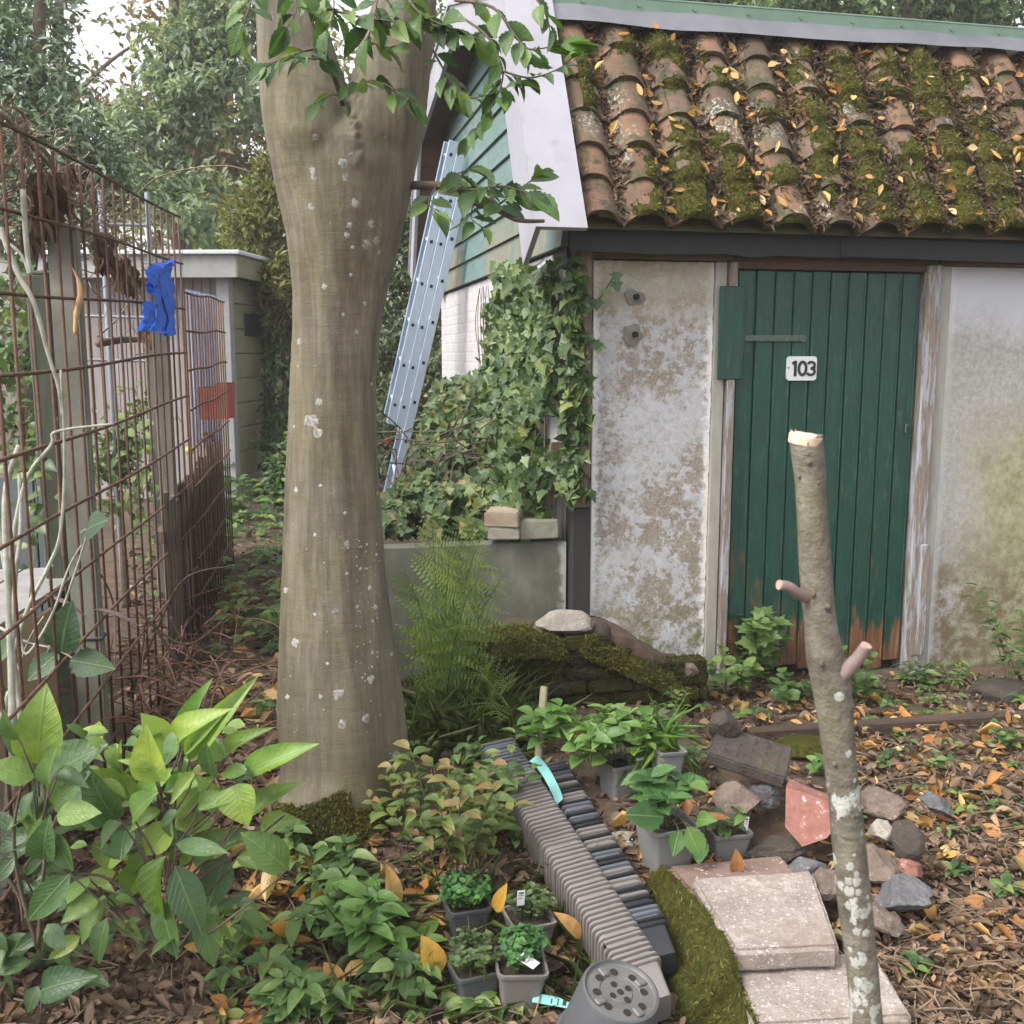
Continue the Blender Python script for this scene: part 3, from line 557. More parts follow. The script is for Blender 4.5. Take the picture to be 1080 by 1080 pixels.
lc = LC(); n = 15000; cnt = 0
s_ = []; 
rr = random.Random(5)
for _ in range(120000):
    s, v = rr.uniform(.08, LEN-.1), rr.uniform(.0, RL*.97)
    tr = -tprof(s/TW)/.03; dens = tr+1.2*noise.noise(V((s*3, v*4, 20)))+.5*min(1, max(-1.4, (s-.5)*1.5))
    if dens > rr.uniform(-.1, 2.6): s_.append((s, v))
    if len(s_) > n: break
pos = np.array([RP(s, v, tileh(s, v)+rr.uniform(-.004, .016)+max(0, .02*mossamt(s, v))) for s, v in s_]); n = len(pos)
dd = RNG.normal(size=(n, 1))*np.array(D)+RNG.normal(size=(n, 1))*np.array(up_)+RNG.normal(size=(n, 1))*.25*np.array(rn)
lc.add(T_SM, pos, dd, np.array(rn)+RNG.normal(size=(n, 3))*.5, RNG.uniform(.014, .06, n), RNG.uniform(.006, .019, n)); o = lc.build('roof_debris', M['debris'], SHED); o['kind'] = 'stuff'
lc = LC(); k = [(rr.uniform(.1, LEN-.1), rr.uniform(.02, RL*.95)) for _ in range(560)]
k = [(s, v) for s, v in k if -tprof(s/TW)/.03 > rr.uniform(-1.3, .8)][:340]
pos = np.array([RP(s, v, tileh(s, v)+.018+max(0, .03*mossamt(s, v))) for s, v in k]); n = len(pos)
dd = RNG.normal(size=(n, 1))*np.array(D)+RNG.normal(size=(n, 1))*np.array(up_)+RNG.uniform(-.1, .15, size=(n, 1))*np.array(rn)
lc.add(T_DRY, pos, dd, np.array(rn)+RNG.normal(size=(n, 3))*.38, RNG.uniform(.03, .078, n), RNG.uniform(.014, .034, n), curl=RNG.uniform(-.5, .8, n)); o = lc.build('fallen_leaves', M['orange'], SHED); o['kind'] = 'stuff'
# fuzzy moss tufts on the clumps
ps, ns = [], []
while len(ps) < 15000:
    s, v = rr.uniform(.06, LEN-.1), rr.uniform(.0, RL*.97); q = mossamt(s, v)
    if q > .08+rr.random()*.25: ps.append(RP(s, v, tileh(s, v)-.012+min(.034, .055*(q-.10)))); ns.append(rn)
k = len(ps); lc = LC(); lc.add(T_NEED, np.array(ps), unit(np.array(ns)+RNG.normal(size=(k, 3))*.6), rdir(k), RNG.uniform(.008, .019, k), RNG.uniform(.004, .008, k)); lc.build('moss_tufts', leafmat('roof_moss_tuft', [(.024, .024, .007), (.062, .066, .015), (.115, .115, .026), (.16, .13, .05)], .95, .1, 0), SHED)
# deck under the tiles, flashing, upper sheets, far slope
mb = MB(); mb.prism([W(.0, PR[0][0]+.03, PR[0][1]-.02), W(LEN, PR[0][0]+.03, PR[0][1]-.02), W(LEN, PR[1][0]+.03, PR[1][1]-.03), W(0, PR[1][0]+.03, PR[1][1]-.03)],
    [W(.0, PR[0][0]+.09, PR[0][1]-.02), W(LEN, PR[0][0]+.09, PR[0][1]-.02), W(LEN, PR[1][0]+.09, PR[1][1]-.03), W(0, PR[1][0]+.09, PR[1][1]-.03)]); part('roof_deck', mb, M['olive'])
mb = MB(); nn = 80
def flap(u, v):
    s = -.06+u*(LEN+.06); sag = .018*noise.noise(V((s*1.7, 0, 8)))+.012*math.sin(s*2.1)
    if v < .2: return W(s, PR[1][0]+.02, PR[1][1]+.075)
    q = (v-.2)/.8; return RP(s, RL+.05-q*(.12+sag), .085+.012*noise.noise(V((s*3, q*2, 3)))+.01*q)
mb.grid(flap, [i/nn for i in range(nn+1)], [0, .2, .4, .6, .8, 1]); part('flashing', mb, M['zinc'], smooth=40)
mb = MB(); mb.box(W(LEN/2-.06, PR[1][0]-.055, PR[1][1]+.085), (LEN+.1, .016, .065), AXW, .004); mb.box(W(LEN/2-.06, PR[1][0]+.02, PR[1][1]+.117), (LEN+.1, .17, .012), AXW, .004)
for i in range(14): mb.tube([W(.12+i*.27, PR[1][0]-.068, PR[1][1]+.088), W(.12+i*.27, PR[1][0]-.06, PR[1][1]+.088)], .010, 8)
part('edge_trim', mb, M['greenmetal'])
mb = MB()
for a, b in ((1, 2), (2, 3)):
    q = [W(-.2, PR[a][0], PR[a][1]+.07), W(LEN, PR[a][0], PR[a][1]+.07), W(LEN, PR[b][0], PR[b][1]+.07), W(-.2, PR[b][0], PR[b][1]+.07)]; mb.prism(q, [p+UP*.03 for p in q])
part('roof_sheet', mb, M['zinc'])
mb = MB(); q = [W(-.2, PR[3][0], PR[3][1]), W(LEN, PR[3][0], PR[3][1]), W(LEN, PR[4][0], PR[4][1]), W(-.2, PR[4][0], PR[4][1])]; mb.prism(q, [p+UP*.05+Gd*.04 for p in q]); part('rear_slope', mb, M['tile'])
# barge boards along the gable verge
VS = -.235
for i in range(4):
    a, b = V((0, *PR[i])), V((0, *PR[i+1])); dr = (b-a).normalized(); nr = V((0, -dr.z, dr.y)); near = i == 0
    wd = {0: .25, 1: .21, 2: .21, 3: .16}[i]; e = .13 if near else .0; lift = .095 if i in (0, 3) else .11
    def q2(p): return lambda s: W(s, p.y, p.z)
    a2 = a-dr*(.085 if i in (0,) else 0); b2 = b
    # miter: cut the ends along the bisector with neighbours
    def nrm_at(j):
        d1 = (V((0, *PR[j]))-V((0, *PR[j-1]))).normalized() if j > 0 else None; d2 = (V((0, *PR[j+1]))-V((0, *PR[j]))).normalized() if j < 4 else None
        n1 = V((0, -d1.z, d1.y)) if d1 else None; n2 = V((0, -d2.z, d2.y)) if d2 else None
        m_ = (n1+n2).normalized() if n1 and n2 else (n1 or n2); k_ = 1/m_.dot(n1 or n2); return m_*k_
    na, nb = nrm_at(i), nrm_at(i+1)
    o0, o1 = lift, lift-wd
    cs = [a2+na*o0, b2+nb*o0, b2+nb*o1, a2+na*o1]
    if near: cs[3] = a2+na*o1+V((0, .03, -.02)); cs[0] = a2+na*o0
    mb = MB(); mb.prism([W(VS, p.y, p.z) for p in cs], [W(VS+.024, p.y, p.z) for p in cs])
    sw = .205 if near else .2
    tp = [a2+na*(o0+.002)-dr*(.03 if near else 0), b2+nb*(o0+.002)]; ht = na*.022, nb*.022
    mb.prism([W(VS-.012, tp[0].y, tp[0].z), W(VS+sw, tp[0].y, tp[0].z), W(VS+sw, tp[1].y, tp[1].z), W(VS-.012, tp[1].y, tp[1].z)],
             [W(VS-.012, (tp[0]+ht[0]).y, (tp[0]+ht[0]).z), W(VS+sw, (tp[0]+ht[0]).y, (tp[0]+ht[0]).z), W(VS+sw, (tp[1]+ht[1]).y, (tp[1]+ht[1]).z), W(VS-.012, (tp[1]+ht[1]).y, (tp[1]+ht[1]).z)])
    part('barge_board', mb, M['white'])
    sp = [a+na*(-.02), b+nb*(-.02), b+nb*(-.05), a+na*(-.05)]
    mb = MB(); mb.prism([W(VS+.027, p.y, p.z) for p in sp], [W(-.05, p.y, p.z) for p in sp]); part('soffit', mb, M['lintel'] if i > 1 else M['olive'])
# gable cladding
def trange(z):
    def x(i): a, b = PR[i], PR[i+1]; f = (z-a[1])/(b[1]-a[1]); return a[0]+(b[0]-a[0])*f
    lo = x(0) if z < PR[1][1] else x(1); hi = x(3) if z < PR[3][1] else x(2); return lo+.06, hi-.06
mb = MB(); z = 1.975; bh = .145
while z < 3.36:
    z1 = min(z+bh-.006, 3.37); a0, a1 = trange(max(z, 2.12)); b0, b1 = trange(max(z1, 2.12)); a0, b0 = max(a0, -.02), max(b0, -.02); a1, b1 = min(a1, 3.66), min(b1, 3.66)
    mb.prism([W(-.052, a0, z), W(-.052, a1, z), W(-.036, b1, z1), W(-.036, b0, z1)], [W(-.02, a0, z), W(-.02, a1, z), W(-.02, b1, z1), W(-.02, b0, z1)]); z += bh
for (ta, tb, za, zb) in ((3.4, 3.52, 1.96, 2.9),): mb.prism([W(-.075, ta, za), W(-.075, tb, za), W(-.075, tb, zb), W(-.075, ta, zb)], [W(-.056, ta, za), W(-.056, tb, za), W(-.056, tb, zb), W(-.056, ta, zb)])
part('gable_cladding', mb, M['siding'])
pts = [W(-.018, max(.0, PR[0][0]+.1), 1.9), W(-.018, 3.7, 1.9), W(-.018, 3.7, 2.2), W(-.018, PR[3][0]-.05, PR[3][1]-.05), W(-.018, PR[2][0], PR[2][1]-.05), W(-.018, PR[1][0]+.05, PR[1][1]-.07), W(-.018, .02, 2.2)]
mb = MB(); mb.prism(pts, [p+D*.03 for p in pts]); part('gable_backing', mb, M['tarpost'])
mb = MB(); rr = random.Random(2); z = .0; r = 0
while z < 1.95:
    t = .12+(.11 if r % 2 else 0)
    while t < 3.6:
        t1 = min(t+.21, 3.62); mb.box(W(.0, (t+t1)/2, min(z+.034, 1.93)), (.0512+rr.uniform(-.0006, .0006), t1-t-.007, .060), AXW, .004); t += .22
    z += .066; r += 1
mb.box(W(-.0002, DEP/2+.06, .965), (.048, DEP-.13, 1.90), AXW); part('brick_gable', mb, M['whitebrick'])
# ------------------------------------------------------------------ ladder
def lad_pt(px, py, Y): return P(px, py, Y)
b0 = P(409, 532, 7.35); t0 = P(494, 158, 7.05); b0 = b0+(b0-t0).normalized()*.45
LD = (t0-b0).normalized(); LW = Gd.copy(); LW = (LW-LD*LW.dot(LD)).normalized(); LN = LD.cross(LW).normalized()
if LN.x > 0: LN = -LN                   # towards the free side
LEN_L = (t0-b0).length
LAD = thing('ladder', 'long aluminium extension ladder leaning against the green gable cladding', 'ladder', b0)
for sec, (l0, l1, off, wid) in enumerate(((0, LEN_L-.25, 0, .36), (1.07, LEN_L-.05, .062, .33), (1.07, LEN_L+.02, .124, .30))):
    for sg in (-1, 1):
        mb = MB(); a = b0+LN*off+LW*(sg*wid/2)
        for q, dep, thk in ((0, .058, .012),):
            mb.box(a+LD*((l0+l1)/2), (dep, thk, l1-l0), (LN, LW, LD), .002)
            for e in (-.025, .025): mb.box(a+LN*e+LW*(sg*-.010)+LD*((l0+l1)/2), (.008, .02, l1-l0-.004), (LN, LW, LD), .001)
        kk = l0+.14
        while kk < l1-.05:
            mb.box(a+LD*kk-LW*(.0065 if True else 0), (.020, .004, .022), (LN, LW, LD), .002, 1); kk += .28
        if sec == 0: mb.box(a+LD*.02, (.07, .03, .05), (LN, LW, LD), .006, 1)
        if sec == 2 and sg == -1: mb.box(a+LD*.95-LW*.009, (.03, .004, .05), (LN, LW, LD), .002, 2)
        part('rail', mb, [M['alu'], M['black'], M['redpot']], LAD)
    kk = l0+.14
    while kk < l1-.05:
        mb = MB(); mb.tube([b0+LN*off+LD*kk-LW*(wid/2-.006), b0+LN*off+LD*kk+LW*(wid/2-.006)], .014, 10); part('rung', mb, M['alu'], LAD, smooth=40); kk += .28
# ------------------------------------------------------------------ the forked tree
TY = 3.28
tb = V((P(362, 800, TY).x, TY, H(0, TY)-.05))
TREE = thing('forked_tree', 'thick grey tree trunk forking near the top with white lichen spots', 'tree', tb)
rows = [(905, 285, 440), (880, 289, 433), (850, 294, 429), (800, 296, 430), (740, 293, 425), (660, 296, 414), (600, 298, 407), (540, 300, 403), (500, 301, 400), (450, 304, 399), (400, 306, 398), (350, 309, 402), (300, 309, 410), (250, 303, 423, .95), (210, 294, 433, .88), (178, 287, 440, .82), (155, 286, 440, .76), (138, 294, 434, .66), (124, 308, 424, .52), (114, 330, 404, .35)]
def loft(rows, Y, depth=.95, seg=40, seed=0, flare=0, dy=0.0):
    mb = MB(); vs = []
    for i, row in enumerate(rows):
        py, x0, x1 = row[:3]; dq = depth*(row[3] if len(row) > 3 else 1)
        a, b = P(x0, py, Y), P(x1, py, Y); c = (a+b)/2+V((0, dy, 0)); r = (b.x-a.x)/2*.985
        for k in range(seg):
            t = 2*math.pi*k/seg; q = 1+.022*noise.noise(V((math.cos(t)*1.6, math.sin(t)*1.6, c.z*1.1+seed)))+.03*math.cos(5*t+1.3*c.z)*min(1.6, max(.3, 1.75-abs(c.z)*.62))
            fl = 0
            if flare: fl = max(0, .32-(c.z+.1))**2*.75*(1+.9*math.sin(3*t+1)+.5*math.sin(5*t))
            vs.append(V((c.x+(r*q+fl)*math.cos(t), c.y+(r*dq*q+fl)*math.sin(t), c.z)))
    n = len(rows)
    mb.add(vs, [[i*seg+k, i*seg+(k+1) % seg, (i+1)*seg+(k+1) % seg, (i+1)*seg+k] for i in range(n-1) for k in range(seg)]+[list(range(seg))[::-1], [(n-1)*seg+k for k in range(seg)]]); return mb
t1 = loft(rows, TY, flare=1)
l1 = loft([(330, 318, 372), (260, 306, 372), (200, 293, 380, 1.25), (150, 281, 384, 1.32), (115, 275, 376, 1.2), (60, 271, 356, 1.05), (20, 270, 344), (-40, 266, 336), (-140, 250, 318), (-260, 226, 290)], TY, .95, 32, 5, dy=.0)
l2 = loft([(330, 340, 402), (260, 350, 420), (200, 356, 433, 1.25), (150, 360, 444, 1.32), (115, 367, 450, 1.2), (50, 376, 456, 1.05), (0, 392, 460), (-60, 402, 466), (-160, 424, 480), (-270, 448, 498)], TY, .98, 32, 9, dy=.02)
for q in (l1, l2): t1.add(q.v, q.f)
tr = t1.build('trunk', M['bark'], TREE)
# weld the stems into one surface
md = tr.modifiers.new('r', 'REMESH'); md.mode = 'VOXEL'; md.voxel_size = .010
m2 = tr.modifiers.new('s', 'SMOOTH'); m2.factor = .6; m2.iterations = 6
dg = bpy.context.evaluated_depsgraph_get(); me = bpy.data.meshes.new_from_object(tr.evaluated_get(dg)); tr.modifiers.clear(); old = tr.data; tr.data = me; me.name = 'trunk'
me.polygons.foreach_set('use_smooth', [True]*len(me.polygons))
nv_ = len(me.vertices); cos_ = np.empty(nv_*3, dtype=np.float32); me.vertices.foreach_get('co', cos_); nor_ = np.empty(nv_*3, dtype=np.float32); me.vertex_normals.foreach_get('vector', nor_); cos_ = cos_.reshape(-1, 3); nor_ = nor_.reshape(-1, 3)
for vi in range(nv_):                    # bark folds, the callus ridge under the fork, small scars
    w_ = V(cos_[vi])+tb
    d_ = .004*noise.noise(V((w_.x*14, w_.y*14, w_.z*2.2)))+.0011*noise.noise(V((w_.x*6, w_.y*6, w_.z*48)))
    cx = P(378, 200, TY).x-.03+.1*(2.6-w_.z)
    if w_.y < TY and 2.05 < w_.z < 2.75: d_ += .012*math.exp(-((w_.x-cx)/.016)**2)*(.4+1.3*noise.noise(w_*60))
    cos_[vi] += nor_[vi]*d_
me.vertices.foreach_set('co', cos_.ravel()); me.update()
if len(me.materials) == 0: me.materials.append(M['bark'])
def bvh_of(o):
    m_ = o.matrix_world; off = rootloc(o); return BVHTree.FromPolygons([v.co+off for v in o.data.vertices], [p.vertices[:] for p in o.data.polygons])
tb_bvh = bvh_of(tr)
def hit(px, py, bv):
    r = ray(px, py).normalized(); return bv.ray_cast(V((0, 0, EYE)), r)
def patches(lst, bv, mat, name, par, lift=.0022, seed=0):
    mb = MB()
    for i, (px, py, rp) in enumerate(lst):
        p, n, _, dist = hit(px, py, bv)
        if p is None: continue
        r_ = rp*dist/1080; a = n.orthogonal().normalized(); b = n.cross(a); vs = []; N = 26
        for ring in (0, .55, 1):
            for k in range(N if ring else 1):
                t = 2*math.pi*k/N; q = r_*ring*(1+.55*noise.noise(V((math.cos(t)*1.3+i*3.1, math.sin(t)*1.3, seed)))+.3*noise.noise(V((math.cos(t)*4+i, math.sin(t)*4, seed+3)))); c = p+a*(q*math.cos(t))+b*(q*math.sin(t))
                h, hn, _, _ = bv.find_nearest(c); hn = hn if h else n; vs.append((h or c)+hn*(lift*(1 if ring < 1 else -.3)))
        mb.add(vs, [[0, 1+k, 1+(k+1) % N] for k in range(N)]+[[1+k, 1+N+k, 1+N+(k+1) % N, 1+(k+1) % N] for k in range(N)])
    return mb.build(name, mat, par, smooth=True)
LG = [(361, 172, 6), (365, 186, 5), (330, 180, 5), (331, 187, 4), (375, 215, 6), (328, 218, 4), (366, 248, 4), (387, 258, 6), (397, 254, 5), (400, 266, 3), (369, 238, 4), (392, 236, 5), (385, 320, 3), (376, 350, 3), (332, 445, 6), (327, 443, 9), (334, 456, 7), (336, 424, 5), (366, 574, 5), (358, 732, 7), (386, 758, 6), (361, 764, 6), (354, 645, 4), (315, 360, 4), (314, 386, 2), (333, 145, 4), (370, 163, 3), (418, 797, 7), (413, 690, 3), (393, 688, 3), (338, 735, 3), (406, 145, 2)]
for i, q in enumerate(LG): patches([(q[0], q[1], q[2]*.85)], tb_bvh, M['lichen'], 'lichen_patch', TREE, .0012, i*1.7)
LW_ = [(391, 717, 5), (311, 678, 5), (364, 541, 2), (312, 517, 3), (338, 512, 2), (332, 564, 2), (342, 302, 3), (362, 332, 2), (372, 261, 2), (332, 648, 2), (396, 640, 3), (390, 620, 3), (303, 735, 3), (345, 700, 2), (397, 585, 2), (380, 600, 2), (301, 622, 4), (393, 655, 2), (377, 640, 2), (366, 605, 2), (310, 450, 2), (392, 405, 2), (398, 520, 2), (370, 290, 2)]
rr = random.Random(4); LW_ += [(rr.uniform(375, 400), rr.uniform(560, 720), rr.uniform(.6, 1.4)) for _ in range(45)]+[(rr.uniform(305, 415), rr.uniform(160, 820), rr.uniform(.5, 1.1)) for _ in range(24)]
o = patches(LW_, tb_bvh, M['lichen_white'], 'pale_lichen', TREE, .0008, seed=9); o['kind'] = 'stuff'
def mossy_on(bv, region, n, name, par, mat, L=(.006, .016)):
    lc = LC(); ps, ns = [], []
    for _ in range(n):
        px, py = region()
        p, nn, _, _ = hit(px, py, bv)
        if p is not None: ps.append(p); ns.append(nn)
    ns = np.array(ns); k = len(ps)
    lc.add(T_NEED, np.array(ps), unit(ns+RNG.normal(size=(k, 3))*.5+np.array([0, 0, .2])), rdir(k), RNG.uniform(*L, k), RNG.uniform(.003, .007, k)); return lc.build(name, mat, par)
def reg():
    while True:
        x, y = rr.uniform(288, 412), rr.uniform(832, 930)
        if noise.noise(V((x*.03, y*.04, 3)))*20+846+abs(x-350)*.05 < y: return x, y
mossm = leafmat('moss_tuft', [(.035, .04, .006), (.08, .085, .015), (.15, .15, .03)], .9, .1, 0); M['mosstuft'] = mossm
mossy_on(tb_bvh, reg, 13000, 'moss', TREE, mossm)
# branches and sprigs
SPR = .74
def sprig(mb, lc, path, r0, n, L, tpl=T_SER, droop=.25, spread=1.0, ends=True, wr=.55, rnd=(0, 1), flat=.6):
    path = curve(path, max(8, len(path)*5)); m = len(path); mb.tube(path, [r0*(1-.75*i/(m-1)) for i in range(m)], 6)
    for i in range(n):
        f = (i+.5)/n*.92+.08; k = min(int(f*(m-1)), m-2); p = path[k].lerp(path[k+1], f*(m-1)-k); t = (path[k+1]-path[k]).normalized()
        sd = t.cross(UP); sd = sd.normalized() if sd.length > .05 else V((1, 0, 0)); sg = 1 if i % 2 else -1
        d_ = (t*.55+sd*sg*.75*spread+UP*random.uniform(-.45, .45)*spread-UP*droop).normalized()
        if ends and i >= n-2: d_ = (t+V((random.uniform(-.4, .4), random.uniform(-.4, .4), -droop))).normalized()
        nm = (UP*flat+V((random.uniform(-.7, .7), random.uniform(-.9, .3), random.uniform(-.3, .4)))).normalized(); l = L*SPR*random.uniform(.6, 1.12)
        b = p+d_*l*.12; mb.tube([p, b], r0*.25+.0006, 4, cap=False); lc.add(tpl, b, d_, nm, l, l*wr*random.uniform(.88, 1.1), random.uniform(*rnd))
mb, lc = MB(), LC()
def PP(lst): return [P(*q) for q in lst]
mb.tube(curve(PP([(432, 196, 3.28), (470, 197, 3.2), (500, 213, 3.12), (522, 220, 3.08), (545, 232, 3.05), (574, 233, 3.02)]), 24), [.014-.009*i/23 for i in range(24)], 8, wob=.25)
mb.tube(PP([(505, 216, 3.11), (518, 213, 3.09), (527, 222, 3.08)]), [.012, .014, .010], 8, wob=.5)
for a, b_, n, L in (([(470, 198, 3.2), (480, 185, 3.12), (497, 178, 3.05)], .004, 9, .125), ([(478, 200, 3.18), (500, 200, 3.05), (530, 196, 2.95), (560, 205, 2.9)], .005, 13, .13), ([(522, 219, 3.08), (540, 205, 3.0), (566, 186, 2.95)], .004, 11, .12),
                    ([(460, 197, 3.22), (452, 214, 3.1), (462, 226, 3.0)], .004, 7, .12), ([(500, 213, 3.12), (497, 230, 3.04), (510, 240, 3.0)], .003, 6, .11)):
    sprig(mb, lc, PP(a), b_, n, L)
mb.build('branch', M['twig'], TREE, smooth=True); lc.build('branch_leaves', M['horn'], TREE)
mb, lc = MB(), LC()
for a, b_, n, L in (([(362, 110, 3.12), (352, 80, 3.05), (340, 50, 3.0), (326, 10, 2.97), (318, -30, 2.95)], .007, 0, .1), ([(340, 50, 3.0), (318, 55, 2.92), (298, 62, 2.87), (280, 70, 2.84)], .0035, 8, .115), ([(338, 62, 3.0), (328, 62, 2.9), (305, 60, 2.85)], .003, 6, .10),
                    ([(360, 102, 3.1), (350, 100, 3.0), (335, 108, 2.95)], .003, 4, .10), ([(362, 96, 3.1), (380, 88, 3.0), (395, 84, 2.95)], .0035, 8, .105), ([(398, 84, 3.0), (418, 98, 2.95), (434, 108, 2.92)], .003, 8, .10), ([(392, 40, 3.0), (402, 50, 2.95), (418, 48, 2.9)], .003, 5, .10),
                    ([(300, -30, 3.1), (330, 2, 3.0), (380, 18, 2.92), (430, 24, 2.88), (480, 30, 2.85)], .006, 24, .125), ([(420, -20, 3.0), (440, 12, 2.9), (470, 28, 2.85), (515, 45, 2.8)], .006, 17, .125), ([(480, 0, 2.95), (520, 8, 2.87), (545, 40, 2.82), (560, 52, 2.8), (600, 45, 2.78)], .005, 15, .12),
                    ([(455, 50, 2.95), (472, 80, 2.88), (485, 95, 2.85)], .0035, 8, .105), ([(490, 20, 2.95), (515, 40, 2.88), (530, 75, 2.84), (525, 100, 2.82), (515, 118, 2.8)], .004, 14, .095), ([(530, 75, 2.84), (560, 82, 2.8), (590, 72, 2.78), (602, 62, 2.77)], .003, 12, .09), ([(470, 85, 2.87), (490, 103, 2.84), (520, 98, 2.82), (545, 88, 2.8)], .003, 12, .085),
                    ([(515, 118, 2.8), (505, 132, 2.79), (492, 145, 2.78)], .002, 7, .09), ([(270, -20, 3.0), (262, 10, 2.95), (255, 28, 2.92)], .003, 6, .13), ([(350, -20, 3.0), (352, 10, 2.93), (345, 34, 2.9)], .003, 8, .12), ([(560, -10, 2.8), (575, 14, 2.78), (580, 30, 2.77)], .003, 6, .10), ([(400, -10, 2.95), (395, 15, 2.9), (388, 40, 2.87)], .003, 8, .12), ([(310, -12, 2.95), (312, 12, 2.9), (300, 32, 2.87)], .003, 7, .12)):
    sprig(mb, lc, PP(a), b_, n, L) if n else mb.tube(curve(PP(a), 16), [.009-.004*i/15 for i in range(16)], 7)
mb.build('sprig', M['twig'], TREE, smooth=True); lc.build('sprig_leaves', M['horn'], TREE)
# ------------------------------------------------------------------ sapling cut off at the top
SY = 1.5
sb = P(922, 1140, SY+.02); sb.z = H(sb.x, SY)-.02
SAP = thing('cut_sapling', 'slim grey sapling sawn off at chest height in front of the green door', 'sapling', sb)
ctr = [(924, 1230, 42), (918, 1140, 40), (911, 1040, 38), (905, 985, 37), (899, 930, 39), (892, 860, 38), (886, 800, 37), (881, 750, 40), (876, 715, 44), (870, 690, 43), (865, 655, 36), (861, 610, 35), (858, 560, 34), (855, 510, 33), (852, 480, 35), (850, 461, 36)]
pts, rad = [], []
for px, py, wd in ctr: p = P(px, py, SY); pts.append(p); rad.append(wd/2*SY*.95/1080)
pz0 = V((pts[0].x, SY, sb.z-.05)); pts2 = curve(pts, 60); rr2 = [float(np.interp(i/59*(len(rad)-1), range(len(rad)), rad)) for i in range(60)]
mb = MB(); mb.tube([pz0]+pts2, [rr2[0]*1.15]+rr2, 20, wob=.10); st = mb.build('trunk', M['sapbark'], SAP, smooth=60)
sbv = bvh_of(st)
top = pts2[-1]; mb = MB(); N = 24; r_ = rr2[-1]; tl = V((.10, -.12, 1)).normalized(); a = tl.orthogonal().normalized(); b = tl.cross(a)
vs = [top+tl*.006]+[top+a*(r_*1.03*math.cos(6.2832*k/N))+b*(r_*1.03*math.sin(6.2832*k/N))+tl*(.003+.0015*noise.noise(V((k*.9, 0, 0)))) for k in range(N)]
vs += [v-tl*.012 for v in vs[1:]]; mb.add(vs, [[0, 1+k, 1+(k+1) % N] for k in range(N)]+[[1+k, 1+N+k, 1+N+(k+1) % N, 1+(k+1) % N] for k in range(N)])
for k in range(5): t = 1.9+k*.45; p = top+a*(r_*math.cos(t))*.95+b*(r_*math.sin(t))*.95+tl*.004; mb.tube([p, p+tl*random.uniform(.003, .009)+a*.002*math.sin(t*3)], [.0011, .0003], 4)
mb.build('sawn_top', M['cutwood'], SAP, smooth=30)
def stub(path, r0, r1, lab):
    mb = MB(); mb.tube(curve(path, 10), [r0+(r1-r0)*i/9 for i in range(10)], 12, 0, wob=.12); e = curve(path, 10); d_ = (e[-1]-e[-2]).normalized()
    mb.tube([e[-1], e[-1]+d_*.003], r1*.98, 12, 1); mb.build('branch_stub', [M['rstub'], M['stubend']], SAP, smooth=50, label=lab)
M['rstub'] = simple('reddish_young_bark', (.12, .075, .065), (.25, .185, .175), 40, .7, .3)
stub(PP([(876, 720, SY-.005), (888, 712, SY-.015), (903, 697, SY-.03), (913, 682, SY-.04)]), .015, .0085, 'thick pale stub on the right')
stub(PP([(856, 632, SY), (843, 627, SY-.02), (832, 619, SY-.03), (823, 617, SY-.035)]), .009, .0075, 'short reddish stub on the left')
for (px, py, r_) in ((853, 488, .007), (844, 503, .006), (863, 509, .005), (872, 640, .009), (858, 627, .008), (880, 806, .007), (868, 700, .008)):
    p, n_, _, _ = hit(px, py, sbv)
    if p: mb = MB(); mb.rock(p, (r_*.8, r_*.5, r_*.7), seed=px, sub=2, cuts=2); mb.build('bud', M['twig'], SAP, smooth=True)
mb2 = [(rr.gauss(0, 1)*12+np.interp(y, [q[1] for q in ctr][::-1], [q[0] for q in ctr][::-1]), y, rr.uniform(2, 6.5)) for y in [rr.uniform(720, 1080) for _ in range(18)]+[rr.uniform(900, 1080) for _ in range(34)]]
patches(mb2, sbv, M['lichen_white'], 'pale_lichen', SAP, .0004, 4)['kind'] = 'stuff'
# ------------------------------------------------------------------ left fence
FX = -.2216
def FP(Y, z, off=0.0): return V((-1.56+FX*(Y-3.4)+off, Y, z))
pb = FP(3.42, 0, .02); POST = thing('concrete_post', 'square weathered concrete fence post in front of the rusty mesh', 'post', (pb.x, pb.y, 0))
def postbox(c, w_, z0, z1, bev=.008): mb = MB(); mb.box((c.x, c.y, (z0+z1)/2), (w_, w_, z1-z0), (Gd*-1, D, UP), bev, seg=2); return mb
pp = P(83, 500, 3.42); pp = V((pp.x, 3.42, 0))
mb = MB(); mb.box((pp.x, pp.y, .93), (.092, .06, 1.98), (D, Gd, UP), .007, seg=2); mb.build('shaft', M['concrete'], POST)
mb = MB(); mb.box((pp.x+.002, pp.y, P(84, 672, 3.42).z), (.100, .068, .012), (D, Gd, UP), .003); mb.build('wire_band', M['potblack'], POST)
